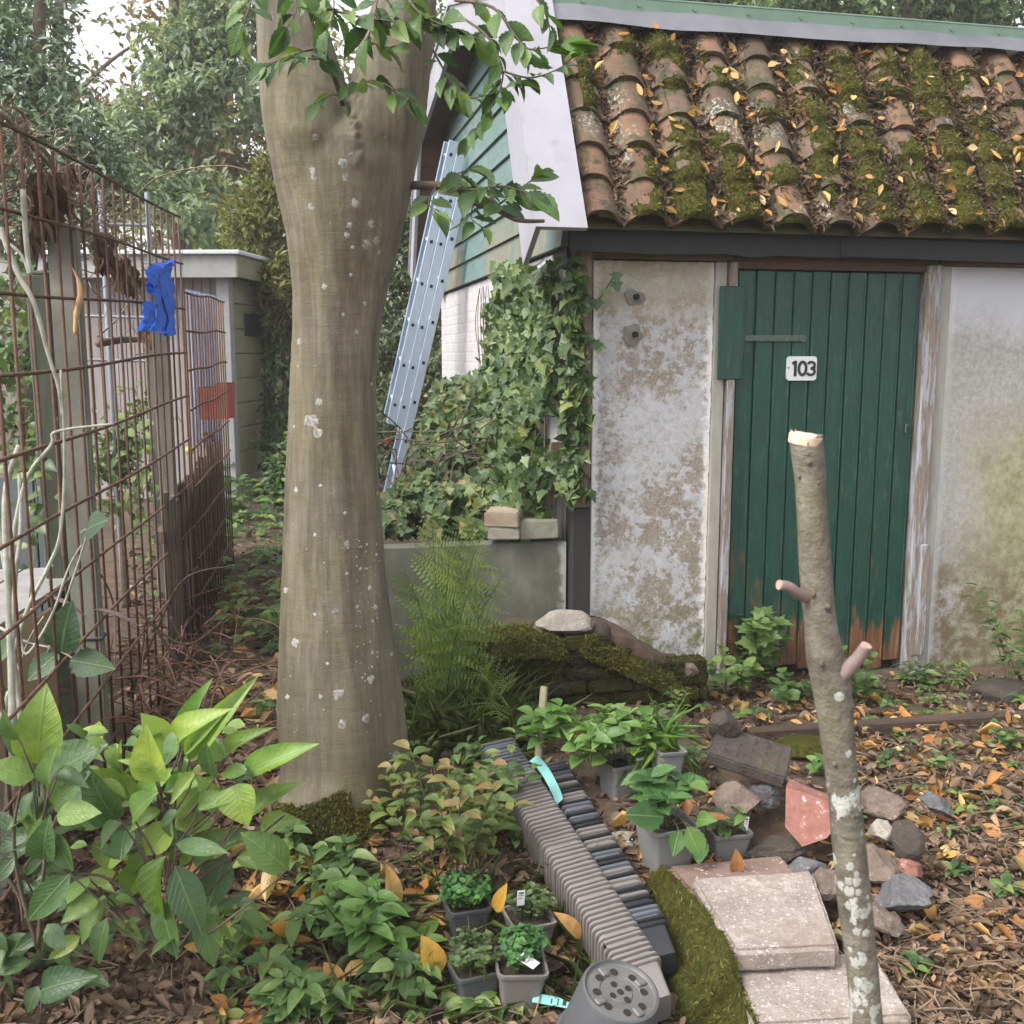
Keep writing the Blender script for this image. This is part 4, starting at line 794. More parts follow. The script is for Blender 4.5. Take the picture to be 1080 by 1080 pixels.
def meshfence(name, label, Y0, Y1, z0, ztop, nb, nr, x0=None, x1=None, tilt=0, rr_=.0055):
    a = V((x0 if x0 is not None else FP(Y0, 0).x, Y0, 0)); b = V((x1 if x1 is not None else FP(Y1, 0).x, Y1, 0)); mb = MB(); L = (b-a).length; d_ = (b-a)/L; r3 = random.Random(name+str(Y0)); nrm = d_.cross(UP)
    for i in range(nb):
        f = i/(nb-1); p = a+d_*(L*f); zt = ztop(f); bend = r3.uniform(-.012, .012)
        mb.tube([p+UP*z0+nrm*tilt, p+d_*bend+UP*(z0+(zt-z0)*.5)+nrm*tilt*.5, p+UP*zt], rr_, 6, wob=.15)
    for k in range(nr):
        g_ = k/(nr-1); q = []
        for i in range(13): f = i/12; z = z0+.06+(ztop(f)-z0-.06)*g_; q.append(a+d_*(L*f)+UP*(z+.006*math.sin(f*9+k))+nrm*(tilt*(1-g_)+.011))
        mb.tube(q, rr_*1.1, 6, wob=.15)
    return tag(mb.build(name, M['rust'], None, loc=(a.x, a.y, z0), smooth=True), label, 'fence')
ya, za = 2.5, P(0, 113, 2.5).z; yb, zb = 5.4, P(195, 250, 5.4).z
meshfence('mesh_fence', 'tall rusty rebar mesh fence panel with dead vines behind the concrete post', 1.75, 5.35, -.12, lambda f: 2.06+.13*f, 25, 11, x1=P(196, 400, 5.35).x, rr_=.0052)
meshfence('mesh_fence', 'lower rusty mesh panel leaning beside the weathered hut', 5.4, 7.2, -.05, lambda f: P(199+36*f, 309+9*f, 5.4+1.8*f).z, 15, 10, x0=P(198, 400, 5.4).x, x1=P(238, 400, 7.2).x, rr_=.0058)
# slat fence behind the second panel and boards at the near left
def slats(name, label, cat, x0, x1, Y0, Y1, z0, z1, n, mat, jit=.06, thick=.02, gap=.25):
    mb = MB(); a = V((x0, Y0, 0)); b = V((x1, Y1, 0)); L = (b-a).length; d_ = (b-a)/L; nr = d_.cross(UP); r3 = random.Random(label); wd = L/n
    for i in range(n): zt = z1+r3.uniform(-jit, jit); mb.box(a+d_*(wd*(i+.5))+UP*((z0+zt)/2)+nr*r3.uniform(-.006, .006), (wd*(1-gap), thick, zt-z0), (d_, nr, UP), .003)
    for z in (z0+.25*(z1-z0), z0+.8*(z1-z0)): mb.box((a+b)/2+UP*z-nr*.035, (L, .04, .06), (d_, nr, UP), .003)
    return tag(mb.build(name, mat, None, loc=(a.x, a.y, z0)), label, cat)
slats('slat_fence', 'dark weathered slat fence standing behind the lower rusty panel', 'fence', P(178, 500, 4.6).x-.02, P(242, 500, 7.6).x-.06, 4.6, 7.6, -.05, .86, 34, M['slat'])
slats('board_fence', 'low fence of pale unpainted boards at the left edge', 'fence', -1.62, -1.66, 2.2, 3.6, -.1, .62, 9, M['board'], .02, .02, .08)
def wpost(px, Y, w_, zt, label, mat, nm='wooden_post'):
    p = P(px, 500, Y); mb = MB(); mb.box((p.x, Y, zt/2-.05), (w_, w_, zt+.1), (D, Gd, UP), .006)
    mb.box((p.x, Y, zt+.004), (w_*.96, w_*.96, .02), (D, Gd, UP), .008); tag(mb.build(nm, mat, None, loc=(p.x, Y, 0)), label, 'post')
wpost(177, 5.0, .075, P(177, 280, 5.0).z, 'slim grey wooden post inside the rusty mesh by the blue bag', M['deckdark'])
wpost(54, 3.9, .075, P(52, 290, 3.9).z, 'dark greenish post behind the mesh left of the concrete post', M['slatgreen'])
wpost(165, 6.0, .05, P(165, 360, 6.0).z, 'thin split wooden stake behind the dense bars', M['deckdark'])
# plank bench behind the mesh
BN = thing('potting_bench', 'grey worn plank bench behind the mesh at the left edge', 'bench', (P(40, 600, 3.6).x, 3.6, 0))
q = [Z(-60, 690, .55), Z(62, 600, .55), Z(75, 560, .55), Z(-60, 585, .55)]
q = [V((-2.5, 2.75, .62)), V((-1.62, 3.05, .62)), V((-1.72, 4.1, .62)), V((-2.7, 3.9, .62))]
mb = MB()
for k in range(4):
    f0, f1 = k/4+.006, (k+1)/4-.006; a, b = q[0].lerp(q[1], f0), q[0].lerp(q[1], f1); c, d_ = q[3].lerp(q[2], f1), q[3].lerp(q[2], f0); mb.prism([a, b, c, d_], [p+UP*.03 for p in (a, b, c, d_)])
mb.build('plank_top', M['deck'], BN)
for p in q: mb = MB(); pc_ = p.lerp((q[0]+q[2])/2, .1); mb.box((pc_.x, pc_.y, .28), (.06, .06, .66), (D, Gd, UP), .004); mb.build('leg', M['brownpost'], BN)
# pale pipe frame and trellis lines behind the mesh
FR = thing('pipe_frame', 'pale galvanised pipe frame standing behind the tall mesh', 'frame', P(154, 600, 6.2))
mb = MB(); f0, f1 = P(155, 203, 6.2), P(105, 200, 6.0)
mb.tube([V((f0.x, 6.2, 0)), f0], .015, 10); mb.tube([V((f1.x, 6.0, 0)), f1], .013, 10); mb.build('upright', M['greypipe'], FR, smooth=40)
mb = MB(); mb.tube([P(100, 236, 6.0), P(156, 238, 6.2)], .011, 8); mb.build('crossbar', M['greypipe'], FR, smooth=40)
for ya_ in (332, 378): mb = MB(); mb.tube([P(40, ya_, 6.0), P(156, ya_+3, 6.2)], .009, 8); mb.build('crossbar', M['greypipe'], FR, smooth=40)
# ------------------------------------------------------------------ hut
hb = P(246, 500, 10.6); HUT = thing('garden_hut', 'small weathered hut with flat roof and pale fascia beyond the rusty fence', 'hut', (hb.x, 10.6, 0))
HD = V((1, -.03, 0)).normalized(); HG = V((-.13, 1, 0)).normalized()   # its own axes
h0 = V((P(247, 400, 10.6).x, 10.6, 0)); zt = P(247, 293, 10.6).z
def HW(s, t, z): return h0+HD*s+HG*t+UP*z
HG = V((.10, 1, 0)).normalized()
mb = MB(); n = 18
for i in range(n): mb.box(HW(-1.75+1.62*(i+.5)/n, .05+.004*(i % 2), zt/2), (1.62/n-.008, .03, zt), (HD, HG, UP), .003)
mb.build('front_wall', M['mauve'], HUT)
mb = MB(); mb.box(HW(-.06, .0, zt/2), (.13, .13, zt), (HD, HG, UP), .006); mb.build('corner_post', M['hutgrey'], HUT)
mb = MB()
for i in range(9): mb.box(HW(0, 1.1, zt*(i+.5)/9), (.03, 2.1, zt/9-.012), (HD, HG, UP), .004)
mb.box(HW(-.02, 1.1, zt/2), (.02, 2.1, zt), (HD, HG, UP)); mb.build('side_wall', M['hutgreen'], HUT)
mb = MB(); mb.box(HW(.022, .7, zt*.80), (.02, .8, .24), (HD, HG, UP), .004); mb.build('window', M['tarpost'], HUT)
mb = MB(); mb.box(HW(-1.4, -.16, zt+.10), (3.05, .03, .22), (HD, HG, UP), .004); mb.build('front_fascia', M['hutgrey'], HUT)
mb = MB(); mb.box(HW(.13, 1.1, zt+.10), (.03, 2.55, .21), (HD, HG, UP), .004); mb.build('side_fascia', M['hutgreen'], HUT)
mb = MB(); mb.box(HW(-1.39, 1.1, zt+.235), (3.14, 2.64, .04), (HD, HG, UP), .006); mb.build('roof', M['hutroof'], HUT)
mb = MB(); mb.box(HW(-1.4, .8, .02), (2.8, 1.4, .05), (HD, HG, UP)); mb.build('floor', M['slat'], HUT)
mb = MB(); a, b = P(195, 300, 10.0), P(226, 300, 10.0)
mb.grid(lambda u, v: V((a.x+(b.x-a.x)*u, 10.0+.03*math.sin(u*34)+.05*v, P(200, 305, 10).z+(P(200, 470, 10).z-P(200, 305, 10).z)*v-.06*u*(1-v))), [i/40 for i in range(41)], [0, .3, .6, 1])
tag(mb.build('plastic_sheet', M['bluesheet'], None, loc=P(210, 470, 10.0), smooth=True), 'pale blue corrugated sheet leaning against the hut front', 'sheet')
for (x0, x1, y0, y1, Y, lab) in ((214, 236, 410, 442, 9.3, 'larger red planter hanging on the fence by the hut'), (233, 244, 406, 441, 9.1, 'narrow red planter beside the hut corner post')):
    a, b = P(x0, y1, Y), P(x1, y0, Y); c = (a+b)/2; wx = b.x-a.x; hz = b.z-a.z; t = thing('planter', lab, 'planter', (c.x, Y, a.z)); mb = MB()
    o = lambda s_, z_: [V((c.x+sx*wx/2*s_, Y+sy*.12*s_, z_)) for sx, sy in ((-1, -1), (1, -1), (1, 1), (-1, 1))]
    mb.prism(o(.86, a.z), o(1, b.z)); mb.build('box', M['redpot'], t); mb = MB(); mb.prism(o(1.06, b.z-.04), o(1.06, b.z+.012)); mb.build('rim', M['redpot'], t)
    mb = MB(); mb.prism(o(.9, b.z+.013), o(.9, b.z+.02)); mb.build('soil', M['potsoil'], t)
# ------------------------------------------------------------------ raised bed, bricks, mossy wall
bl = V((-.62, 4.455, 0)); br = V((.25, 4.648, 0))
BED = thing('raised_bed', 'dark damp concrete raised bed against the ivy covered gable', 'planter', (bl.x, bl.y, .1))
mb = MB(); L = (br-bl).length
mb.grid(lambda u, v: bl.lerp(br, u)+UP*(.05+.60*v)-Gd*(.004*noise.noise(V((u*9, v*6, 0)))), [i/40 for i in range(41)], [i/20 for i in range(21)], 0, lambda u, v: (u+.001, v, 0))
mb.box((bl+br)/2+Gd*.055+UP*.352, (L, .10, .604), AXW, .006); mb.build('front_wall', M['damp'], BED)
mb = MB(); ra, rb = P(395, 536, 6.0), P(474, 536, 6.0); mb.box(((ra.x+rb.x)/2, 6.0, .34), (rb.x-ra.x, .12, .66), None, .01); mb.build('rear_wall', M['damp'], BED)
mb = MB(); mb.grid(lambda u, v: (bl+Gd*.05).lerp(V((-.86, 6.0, 0)), v).lerp((br+Gd*.05).lerp(W(.1, 1.45, 0), v), u)+UP*(.46+.05*noise.noise(V((u*5, v*5, 0)))), [i/24 for i in range(25)], [i/24 for i in range(25)]); mb.build('bed_soil', M['soil'], BED, smooth=True)
def blk(name, lab, px0, px1, py0, py1, Y, dep, mat, rot=0, cat='brick', bev=.006):
    a, b = P(px0, py1, Y), P(px1, py0, Y); c = (a+b)/2; m3 = Matrix.Rotation(AX+rot, 3, 'Z'); ax = [m3 @ V(q) for q in ((1, 0, 0), (0, 1, 0), (0, 0, 1))]
    mb = MB(); mb.box(c+ax[1]*dep/2, (b.x-a.x, dep, b.z-a.z), ax, bev, seg=2)
    for i, v in enumerate(mb.v): n_ = noise.noise(V(v)*30)*.004; mb.v[i] = (v[0]+n_, v[1]+n_, v[2]+noise.noise(V(v)*23)*.003)
    return tag(mb.build(name, mat, None, loc=(c.x, c.y, a.z)), lab, cat)
blk('brick', 'lower of two stacked weathered bricks on the concrete bed wall', 514, 548, 557, 569.5, 4.55, .17, M['brick_grey'], -.25)
blk('brick', 'upper brick of the little stack on the concrete bed wall', 510, 547, 541, 556.5, 4.55, .2, M['brick'], -.35)
blk('concrete_block', 'grey concrete block lying right of the two stacked bricks', 548, 590, 549, 568.5, 4.60, .1, M['brick_grey'], -.02, 'block')
ml, mr = V((-.18, 4.085, 0)), V((.87, 4.315, 0)); MW = thing('mossy_wall', 'low crumbling brick wall covered in dark moss before the white plaster', 'wall', (ml.x, ml.y, 0))
def mtop(u): return .30 if u < .62 else .30-.21*sm((u-.60)/.40)
mb = MB(); r3 = random.Random(8); Lm = (mr-ml).length; zz = -.12; r = 0
while zz < .275:
    x = -(.1 if r % 2 else 0)
    while x < Lm:
        x0, x1 = max(0, x)+.004, min(Lm, x+.205)-.004; um = (x0+x1)/2/Lm
        if x1-x0 > .03 and zz+.03 < mtop(um): mb.box(ml+D*((x0+x1)/2)+Gd*(.055+r3.uniform(-.012, .012))+UP*(zz+.03), (x1-x0, .11, .056), AXW, .009, seg=2)
        x += .205
    zz += .064; r += 1
mb.box(ml+D*(Lm/2)+Gd*.07+UP*.03, (Lm-.02, .09, .30), AXW); mb.box(ml+D*(Lm*.3)+Gd*.07+UP*.2, (Lm*.6, .085, .16), AXW)
for i, v in enumerate(mb.v): q = V(v); mb.v[i] = tuple(q-Gd*(.014*noise.noise(q*14)+.006*noise.noise(q*40)))
mb.build('brickwork', M['mossbrick'], MW, smooth=50)
mb = MB(); mb.grid(lambda u, v: ml.lerp(mr, u)+Gd*(.05+v*.45)+UP*(mtop(u)+.012*noise.noise(V((u*11, v*6, 0)))+.008*noise.noise(V((u*40, v*20, 5)))-(.06 if v == 0 else 0)-(.03*v if u < .2 else 0)), [i/80 for i in range(81)], [0, .02]+[.05+.95*i/24 for i in range(25)]); mb.build('bank_top', M['soil'], MW, smooth=True)
mb = MB()
def capm(x0, x1, zl, zr, y0, y1, th, seed):
    mb.grid(lambda u, v: ml+D*(x0+(x1-x0)*u)+Gd*(y0+(y1-y0)*v)+UP*(zl+(zr-zl)*u+.014*noise.noise(V((u*4+seed, v*4, 0)))+.01*noise.noise(V((u*17, v*12+seed, 0)))-th*max(abs(2*u-1)**10, abs(2*v-1)**10)), [i/50 for i in range(51)], [i/34 for i in range(35)])
capm(.10, .42, .355, .335, -.035, .22, .09, 1); capm(.47, .98, .355, .09, -.03, .24, .10, 6); mb.build('moss_cushion', M['moss'], MW, smooth=True)
wbv = bvh_of([o for o in MW.children if o.name.startswith('moss_cushion')][0])
mossy_on(wbv, lambda: (rr.uniform(520, 735), rr.uniform(650, 720)), 5200, 'moss_tufts', MW, M['mosstuft'], (.008, .02))
bbv = bvh_of([o for o in MW.children if o.name.startswith('brickwork')][0])
mossy_on(bbv, lambda: (rr.uniform(512, 745), rr.uniform(690, 760) if rr.random() < .6 else rr.uniform(690, 715)), 5200, 'moss_film', MW, leafmat('dark_moss_tuft', [(.02, .02, .005), (.045, .045, .010), (.08, .078, .018)], .95, .1, 0), (.006, .014))
def rock(name, lab, px, py, Y, wpx, hpx, dep, mat, seed, rot=None, cuts=8, rough=.12, cat='stone', sub=3):
    c = P(px, py, Y); k = (Y*CP+(EYE-c.z)*SP)/1080; mb = MB(); sz = (wpx*k*.56, dep*.5, hpx*k*.58); mb.rock(c, sz, rot or Matrix.Rotation(0, 3, 'Z'), seed, sub, cuts, rough)
    return tag(mb.build(name, mat, None, loc=(c.x, c.y, c.z-sz[2]*.8), smooth=35), lab, cat)
rock('stone', 'flat pale stone lying on the mossy wall before the tarred post', 592, 657, 4.28, 57, 26, .16, M['stone_pale'], 21, cuts=5, rough=.16)
rock('stone', 'small dark purplish broken stone between the mossy cushions', 632, 672, 4.30, 24, 34, .12, M['stone_dark'], 31)
rock('stone', 'broken brown lump at the right end of the mossy wall', 722, 703, 4.36, 34, 20, .14, M['stone_brown'], 33)
# kerb and slab right of the door
ka, kb = G(790, 782), G(1064, 764); mb = MB(); dr_ = (kb-ka).normalized(); mb.box((ka+kb)/2+UP*.016, ((kb-ka).length, .05, .085), (dr_, UP.cross(dr_), UP), .008)
mb.v = [tuple(V(v)+V((0, 0, .01*noise.noise(V(v)*8)))) for v in mb.v]; tag(mb.build('kerb_board', M['kerb'], None, loc=ka), 'rotten brown edging board lying across the bed below the door', 'board')
rock('mossy_block', 'moss grown kerb block left of the edging board', 836, 792, 3.72, 90, 34, .2, M['moss'], 44, cuts=10, rough=.06, cat='block')
rock('flat_slab', 'dark grey slab leaning in the bed at the right edge', 1062, 738, 4.5, 70, 38, .35, M['stone_dark'], 47, cuts=6, rough=.06, cat='slab')
# ------------------------------------------------------------------ steps
def slabq(name, lab, quad, z, th, mat, bev=.012):
    q = [Z(x, y, z) for x, y in quad]; bm = bmesh.new(); n_ = 8
    a = [bm.verts.new(p) for p in q]; b = [bm.verts.new(p-UP*th) for p in q]
    bm.faces.new(a); bm.faces.new(b[::-1])
    for i in range(4): bm.faces.new([a[i], b[i], b[(i+1) % 4], a[(i+1) % 4]])
    bmesh.ops.recalc_face_normals(bm, faces=bm.faces); bmesh.ops.bevel(bm, geom=list(bm.edges), offset=bev, segments=3, affect='EDGES')
    bmesh.ops.subdivide_edges(bm, edges=[e for e in bm.edges if e.calc_length() > .05], cuts=10, use_grid_fill=True)
    for v in bm.verts: v.co += V((noise.noise(v.co*25), noise.noise(v.co*25+V((5, 0, 0))), noise.noise(v.co*20+V((0, 9, 0)))*.7))*.003
    bm.verts.index_update(); mb = MB(); mb.add([v.co.copy() for v in bm.verts], [[v.index for v in f.verts] for f in bm.faces]); bm.free()
    c = sum(q, V())/4; return tag(mb.build(name, mat, None, loc=(c.x, c.y, z-th), smooth=40), lab, 'slab')
slabq('step_slab', 'reddish paving slab at the back of the steps under the grey pots', [(702, 912), (824, 901), (846, 926), (728, 940)], -.012, .07, M['redslab'])
slabq('step_slab', 'pale upper step slab with a worn front lip', [(728, 925), (857, 917), (886, 998), (774, 1003)], .0, .065, M['slab'])
slabq('step_slab', 'pale lower step slab in front of the upper step', [(768, 1012), (921, 1002), (964, 1072), (796, 1082)], -.07, .09, M['slab'])
# mossy flank of the steps
sa, sb_, sc = Z(703, 914, -.004), Z(776, 1026, -.05), Z(812, 1140, -.12)
FL = thing('step_flank', 'moss covered flank along the left side of the concrete steps', 'bank', (sb_.x, sb_.y, -.25))
mb = MB(); top = [Z(668, 888, -.05), sa, Z(737, 955, .002), Z(773, 1004, .0), sb_, Z(796, 1082, -.072), sc]
def flk(u, v):
    f = u*(len(top)-1); k = min(int(f), len(top)-2); p = top[k].lerp(top[k+1], f-k); o = D*(-.20*v**1.2*(1 if u > .12 else .5))
    return p+D*.004+o-UP*(.22*v**.8+.0)+V((.02*noise.noise(V((u*9, v*3, 0))), 0, .02*noise.noise(V((u*14, v*6, 4)))+.008*noise.noise(V((u*50, v*18, 4)))))
mb.grid(flk, [i/90 for i in range(91)], [i/24 for i in range(25)]); fo = mb.build('moss_face', M['moss'], FL, smooth=True)
mossy_on(bvh_of(fo), lambda: (rr.uniform(640, 800), rr.uniform(890, 1080)), 9000, 'moss_tufts', FL, M['mosstuft'], (.008, .022))
# ------------------------------------------------------------------ rubble
RB = [('brown broken stone beside the dark tile slab', 778, 838, 3.12, 52, 44, .16, 'stone_brown', 3), ('grey stone right below the dark tile slab', 808, 832, 3.2, 34, 34, .13, 'stone_grey', 4),
      ('large brown stone right behind the sapling', 930, 840, 3.15, 46, 36, .18, 'stone_brown', 6), ('small pale grey stone on the leaf bed', 985, 843, 3.12, 42, 24, .10, 'stone_grey', 7), ('tall dark stone standing beyond the sapling', 956, 884, 2.85, 34, 54, .14, 'stone_dark', 8),
      ('flat blue grey stone lowest of the rubble heap', 952, 940, 2.72, 56, 40, .16, 'stone_grey', 9), ('brown stone tucked behind the sapling stem', 925, 905, 2.86, 40, 46, .16, 'stone_brown', 10), ('dark slate piece behind the reddish step slab', 815, 890, 2.98, 70, 26, .14, 'stone_dark', 11),
      ('dull grey stone in front of the red rubble', 850, 912, 2.86, 44, 26, .12, 'stone_grey', 13), ('rounded brown cobble between slab and heap', 872, 925, 2.80, 40, 40, .14, 'stone_brown', 14), ('reddish chip leaning in the heap', 962, 912, 2.80, 28, 24, .1, 'rred', 15), ('pale lump on top of the heap', 928, 872, 3.0, 26, 26, .1, 'stone_pale', 16),
      ('grey flat stone at the foot of the heap', 930, 962, 2.66, 60, 24, .16, 'stone_brown', 17), ('brown wedge of stone left of the strawberry pots', 668, 862, 3.2, 52, 36, .16, 'stone_brown', 18), ('pinkish stone half hidden by the small grey pot', 660, 880, 3.12, 44, 24, .12, 'stone_pale', 19)]
for lab, px, py, Y, w_, h_, dp, m_, sd_ in RB: rock('rubble_stone', lab, px, py+5, Y, w_*.95, h_*.74, dp, M[m_], sd_, Matrix.Rotation(random.uniform(-.5, .5), 3, 'Y') @ Matrix.Rotation(random.uniform(-.4, .4), 3, 'Z'), cuts=9, sub=4)
q = [P(829, 830, 3.02), P(878, 846, 2.98), P(884, 868, 2.93), P(872, 884, 2.90), P(846, 893, 2.90), P(828, 872, 2.94)]; mb = MB(); bk = V((.03, .075, -.012)); mb.prism(q, [p+bk+V((.004*math.sin(i*2), 0, .006*math.cos(i*3))) for i, p in enumerate(q)])
tag(mb.build('rubble_slab', M['rred'], None, loc=P(855, 885, 2.95)), 'rusty red broken slab standing on edge left of the sapling', 'stone')
# dark patterned tile slab with a stone on it
c = P(791, 797, 3.28); nx = V((.92, -.32, -.20)).normalized(); nz = V((.10, -.18, 1)); nz = (nz-nx*nz.dot(nx)).normalized(); ny = nz.cross(nx)
TS = thing('tile_slab', 'charcoal slab with a diamond relief lying on the rubble', 'slab', c-nz*.04); mb = MB(); mb.box(c, (.26, .21, .045), (nx, ny, nz), .006, seg=2); mb.build('slab_body', M['stone_dark'], TS)
mb = MB()
for i in range(3):
    for j in range(5):
        p = c+nx*(-.085+.043*j)+ny*(-.06+.06*i)+nz*.0228
        mb.add([p+nx*.018, p+ny*.026, p-nx*.018, p-ny*.026, p+nz*.006], [[0, 1, 4], [1, 2, 4], [2, 3, 4], [3, 0, 4]])
mb.build('diamond_relief', M['stone_dark'], TS)
rock('stone', 'rough dark stone set on top of the charcoal slab', 767, 768, 3.36, 36, 34, .12, M['stone_dark'], 52, cuts=9, sub=4)
c = G(571, 745); mb = MB(); a, b = P(568, 800, 3.45), P(574, 724, 3.55); mb.tube([a, b], [.015, .014], 10, wob=.1); tag(mb.build('stake', M['stake'], None, loc=a, smooth=40), 'short cut stake beside the fern', 'stake')
# ------------------------------------------------------------------ pots
def potmesh(n_side, h, rb, rt, wall=.002, rim=.006, rimh=.012, rc=.25):
    """hollow round-cornered square (or round) pot, base at z=0"""
    mb = MB()
    def ring(r):
        if n_side == 0: return [(r*math.cos(6.2832*k/40), r*math.sin(6.2832*k/40)) for k in range(40)]
        return rrect(2*r, 2*r, r*rc, 4)
    prof = [(rb, 0), (rb+(rt-rb)*.45, h*.45), (rt, h-rimh), (rt+rim*.5, h-rimh), (rt+rim, h-rimh*.75), (rt+rim, h), (rt-wall, h), (rt-wall-.002, h-rimh), (rb-wall, .004)]
    rs = [[V((x, y, z)) for x, y in ring(r)] for r, z in prof]; n = len(rs[0]); vs = [p for r_ in rs for p in r_]
    fs = [[i*n+k, i*n+(k+1) % n, (i+1)*n+(k+1) % n, (i+1)*n+k] for i in range(len(rs)-1) for k in range(n)]+[list(range(n))[::-1], [(len(rs)-1)*n+k for k in range(n)]]
    mb.add(vs, fs); return mb
def orient(o, zdir, xref):
    z = V(zdir).normalized(); x = V(xref); x = (x-z*x.dot(z)).normalized(); y = z.cross(x); o.rotation_euler = Matrix((x, y, z)).transposed().to_euler()
def stack(a, b, n, xref, specs, h, rb, rt):
    ax = (b-a).normalized(); pitch = (b-a).length/n; protos = {}
    for i in range(n):
        mat, lab, grp = specs(i)
        key = (mat, lab)
        if key not in protos:
            o = potmesh(4, h, rb, rt, rim=.008, rimh=.009).build('nested_pot', M[mat], None, local=True, smooth=40); protos[key] = o; tag(o, lab, 'pot', grp)
        else: o = protos[key].copy(); COL.objects.link(o)
        o.location = b-ax*(pitch*i)+V((noise.noise(V((i*.9, 1, 0))), 0, noise.noise(V((i*.9, 7, 0)))))*.004; orient(o, -ax, V(xref)+V((0, 0, .05*noise.noise(V((i*1.7, 3, 0))))))
    return ax
A1 = P(534, 812, 3.36); B1 = P(693, 1066, 2.36)
X1 = V((.80, .36, .10))
def sp1(i):
    if i > 46: return 'potsteel', 'blue grey square pot at the upper end of the long nested row', 'blue grey pots at the upper end of the long row'
    return 'pottaupe', 'taupe square pot nested in the long row on the slope', 'taupe pots nested in the long row'
stack(A1, B1, 58, X1, sp1, .105, .040, .056)
A2 = P(590, 822, 3.37)-UP*.03; B2 = P(702, 1010, 2.50)-UP*.02
def sp2(i):
    if i == 0: return 'potblack', 'lowest black pot of the mixed row with its base showing', None
    if i % 9 in (1, 4, 5, 7): return 'potblack', 'black square pot nested in the mixed row by the steps', 'black pots in the mixed row'
    return 'pottaupe' if (i // 4) % 3 else 'potsteel', ('taupe square pot nested in the mixed row by the steps' if (i // 4) % 3 else 'blue grey square pot nested in the mixed row by the steps'), ('taupe pots in the mixed row' if (i // 4) % 3 else 'blue grey pots in the mixed row')
stack(A2, B2, 40, X1, sp2, .105, .032, .045)
# teal strap over the rows
mb = MB(); q = curve([P(554, 826, 3.33)+UP*.03, P(562, 818, 3.3)+UP*.055, P(575, 830, 3.28)+UP*.05, P(586, 846, 3.22)+UP*.035, P(590, 856, 3.18)+UP*.028], 20)
mb.grid(lambda i, v: q[i]+V((.024*(v-.5), .020*(v-.5), .012*v)), range(20), [0, 1]); mb.grid(lambda i, v: q[i]+V((.024*(v-.5), .020*(v-.5), .012*v-.002)), range(20), [1, 0]); tag(mb.build('strap', M['teal'], None, loc=q[10], smooth=True), 'pale teal plastic strap lying over the upper end of the pot rows', 'strap')
# upturned round pot
RP0 = P(655, 1044, 2.18); az = V((.20, -.22, 1)).normalized(); a0 = RP0-az*.185
UPOT = thing('upturned_pot', 'charcoal round pot standing upside down with drainage holes showing', 'pot', a0)
ax_x = V((1, 0, 0)); ax_x = (ax_x-az*ax_x.dot(az)).normalized(); AXP = (ax_x, az.cross(ax_x), az)
mb = MB(); mb.lathe(a0, [(.118, 0), (.121, .004), (.121, .022), (.114, .026), (.094, .178), (.091, .185), (.086, .187), (.083, .182)], 56, AXP); mb.build('body', M['potdark'], UPOT, smooth=40)
mb = MB(); N = 56; R0 = .084
def base_h(r, t):
    z = .181
    return z
holes = [(.058, k*45+10, .0085) for k in range(8)]+[(.024, k*90+35, .007) for k in range(4)]+[(0, 0, .007)]
mb.lathe(a0, [(.084, .182), (.080, .178), (.050, .178), (.048, .175), (.030, .175), (.028, .178), (.001, .178)], 56, AXP)
for k in range(4):
    t = R(k*90+35); rd = AXP[0]*math.cos(t)+AXP[1]*math.sin(t); td = AXP[0]*-math.sin(t)+AXP[1]*math.cos(t); mb.box(a0+rd*.063+az*.181, (.026, .020, .008), (rd, td, az), .003)
mb.build('base_disc', M['potround'], UPOT, smooth=35)
for i, (r_, t_, q_) in enumerate(holes):
    t = R(t_); c = a0+AXP[0]*(r_*math.cos(t))+AXP[1]*(r_*math.sin(t))+az*(.1762 if .03 < r_ < .049 else .1792)
    mb = MB(); mb.lathe(c, [(q_*1.15, .0), (q_*1.05, .0012), (q_*.8, .0004), (.0005, .0003)], 16, AXP); mb.build('drain_hole', M['black'], UPOT)
mb = MB(); t0_ = R(203)
mb.grid(lambda u, v: a0+(AXP[0]*math.cos(t0_+u*.42)+AXP[1]*math.sin(t0_+u*.42))*(.1145-.0195*v*.42+.0012)+az*(.034+v*.06), [i/6 for i in range(7)], [0, 1]); mb.build('price_sticker', M['tagwhite'], UPOT)
mb = MB()
for k in range(5): mb.grid(lambda u, v: a0+(AXP[0]*math.cos(t0_+.07+u*.26)+AXP[1]*math.sin(t0_+.07+u*.26))*(.1145-.0195*(.05+v*.42)*.5+.0022)+az*(.042+k*.010+v*.004), [i/4 for i in range(5)], [0, 1])
mb.build('sticker_print', M['ink'], UPOT)
def planttag(lab, p, up, side, w_, h_, mat, ink=True, name='plant_tag'):
    u_ = V(up).normalized(); s_ = V(side).normalized(); n_ = s_.cross(u_); t = thing(name, lab, 'tag', p); mb = MB(); mb.box(V(p)+u_*h_/2, (w_, .0016, h_), (s_, n_, u_), .0006); mb.build('card', M[mat], t)
    if ink:
        mb = MB()
        for k, (l, th) in enumerate(((.6, .14), (.7, .05), (.5, .05))): mb.box(V(p)+u_*(h_*(.84-.17*k))+s_*(-.04*w_*k), (w_*l, .003, h_*th*.7), (s_, n_, u_))
        mb.build('print', M['ink'], t)
    return t
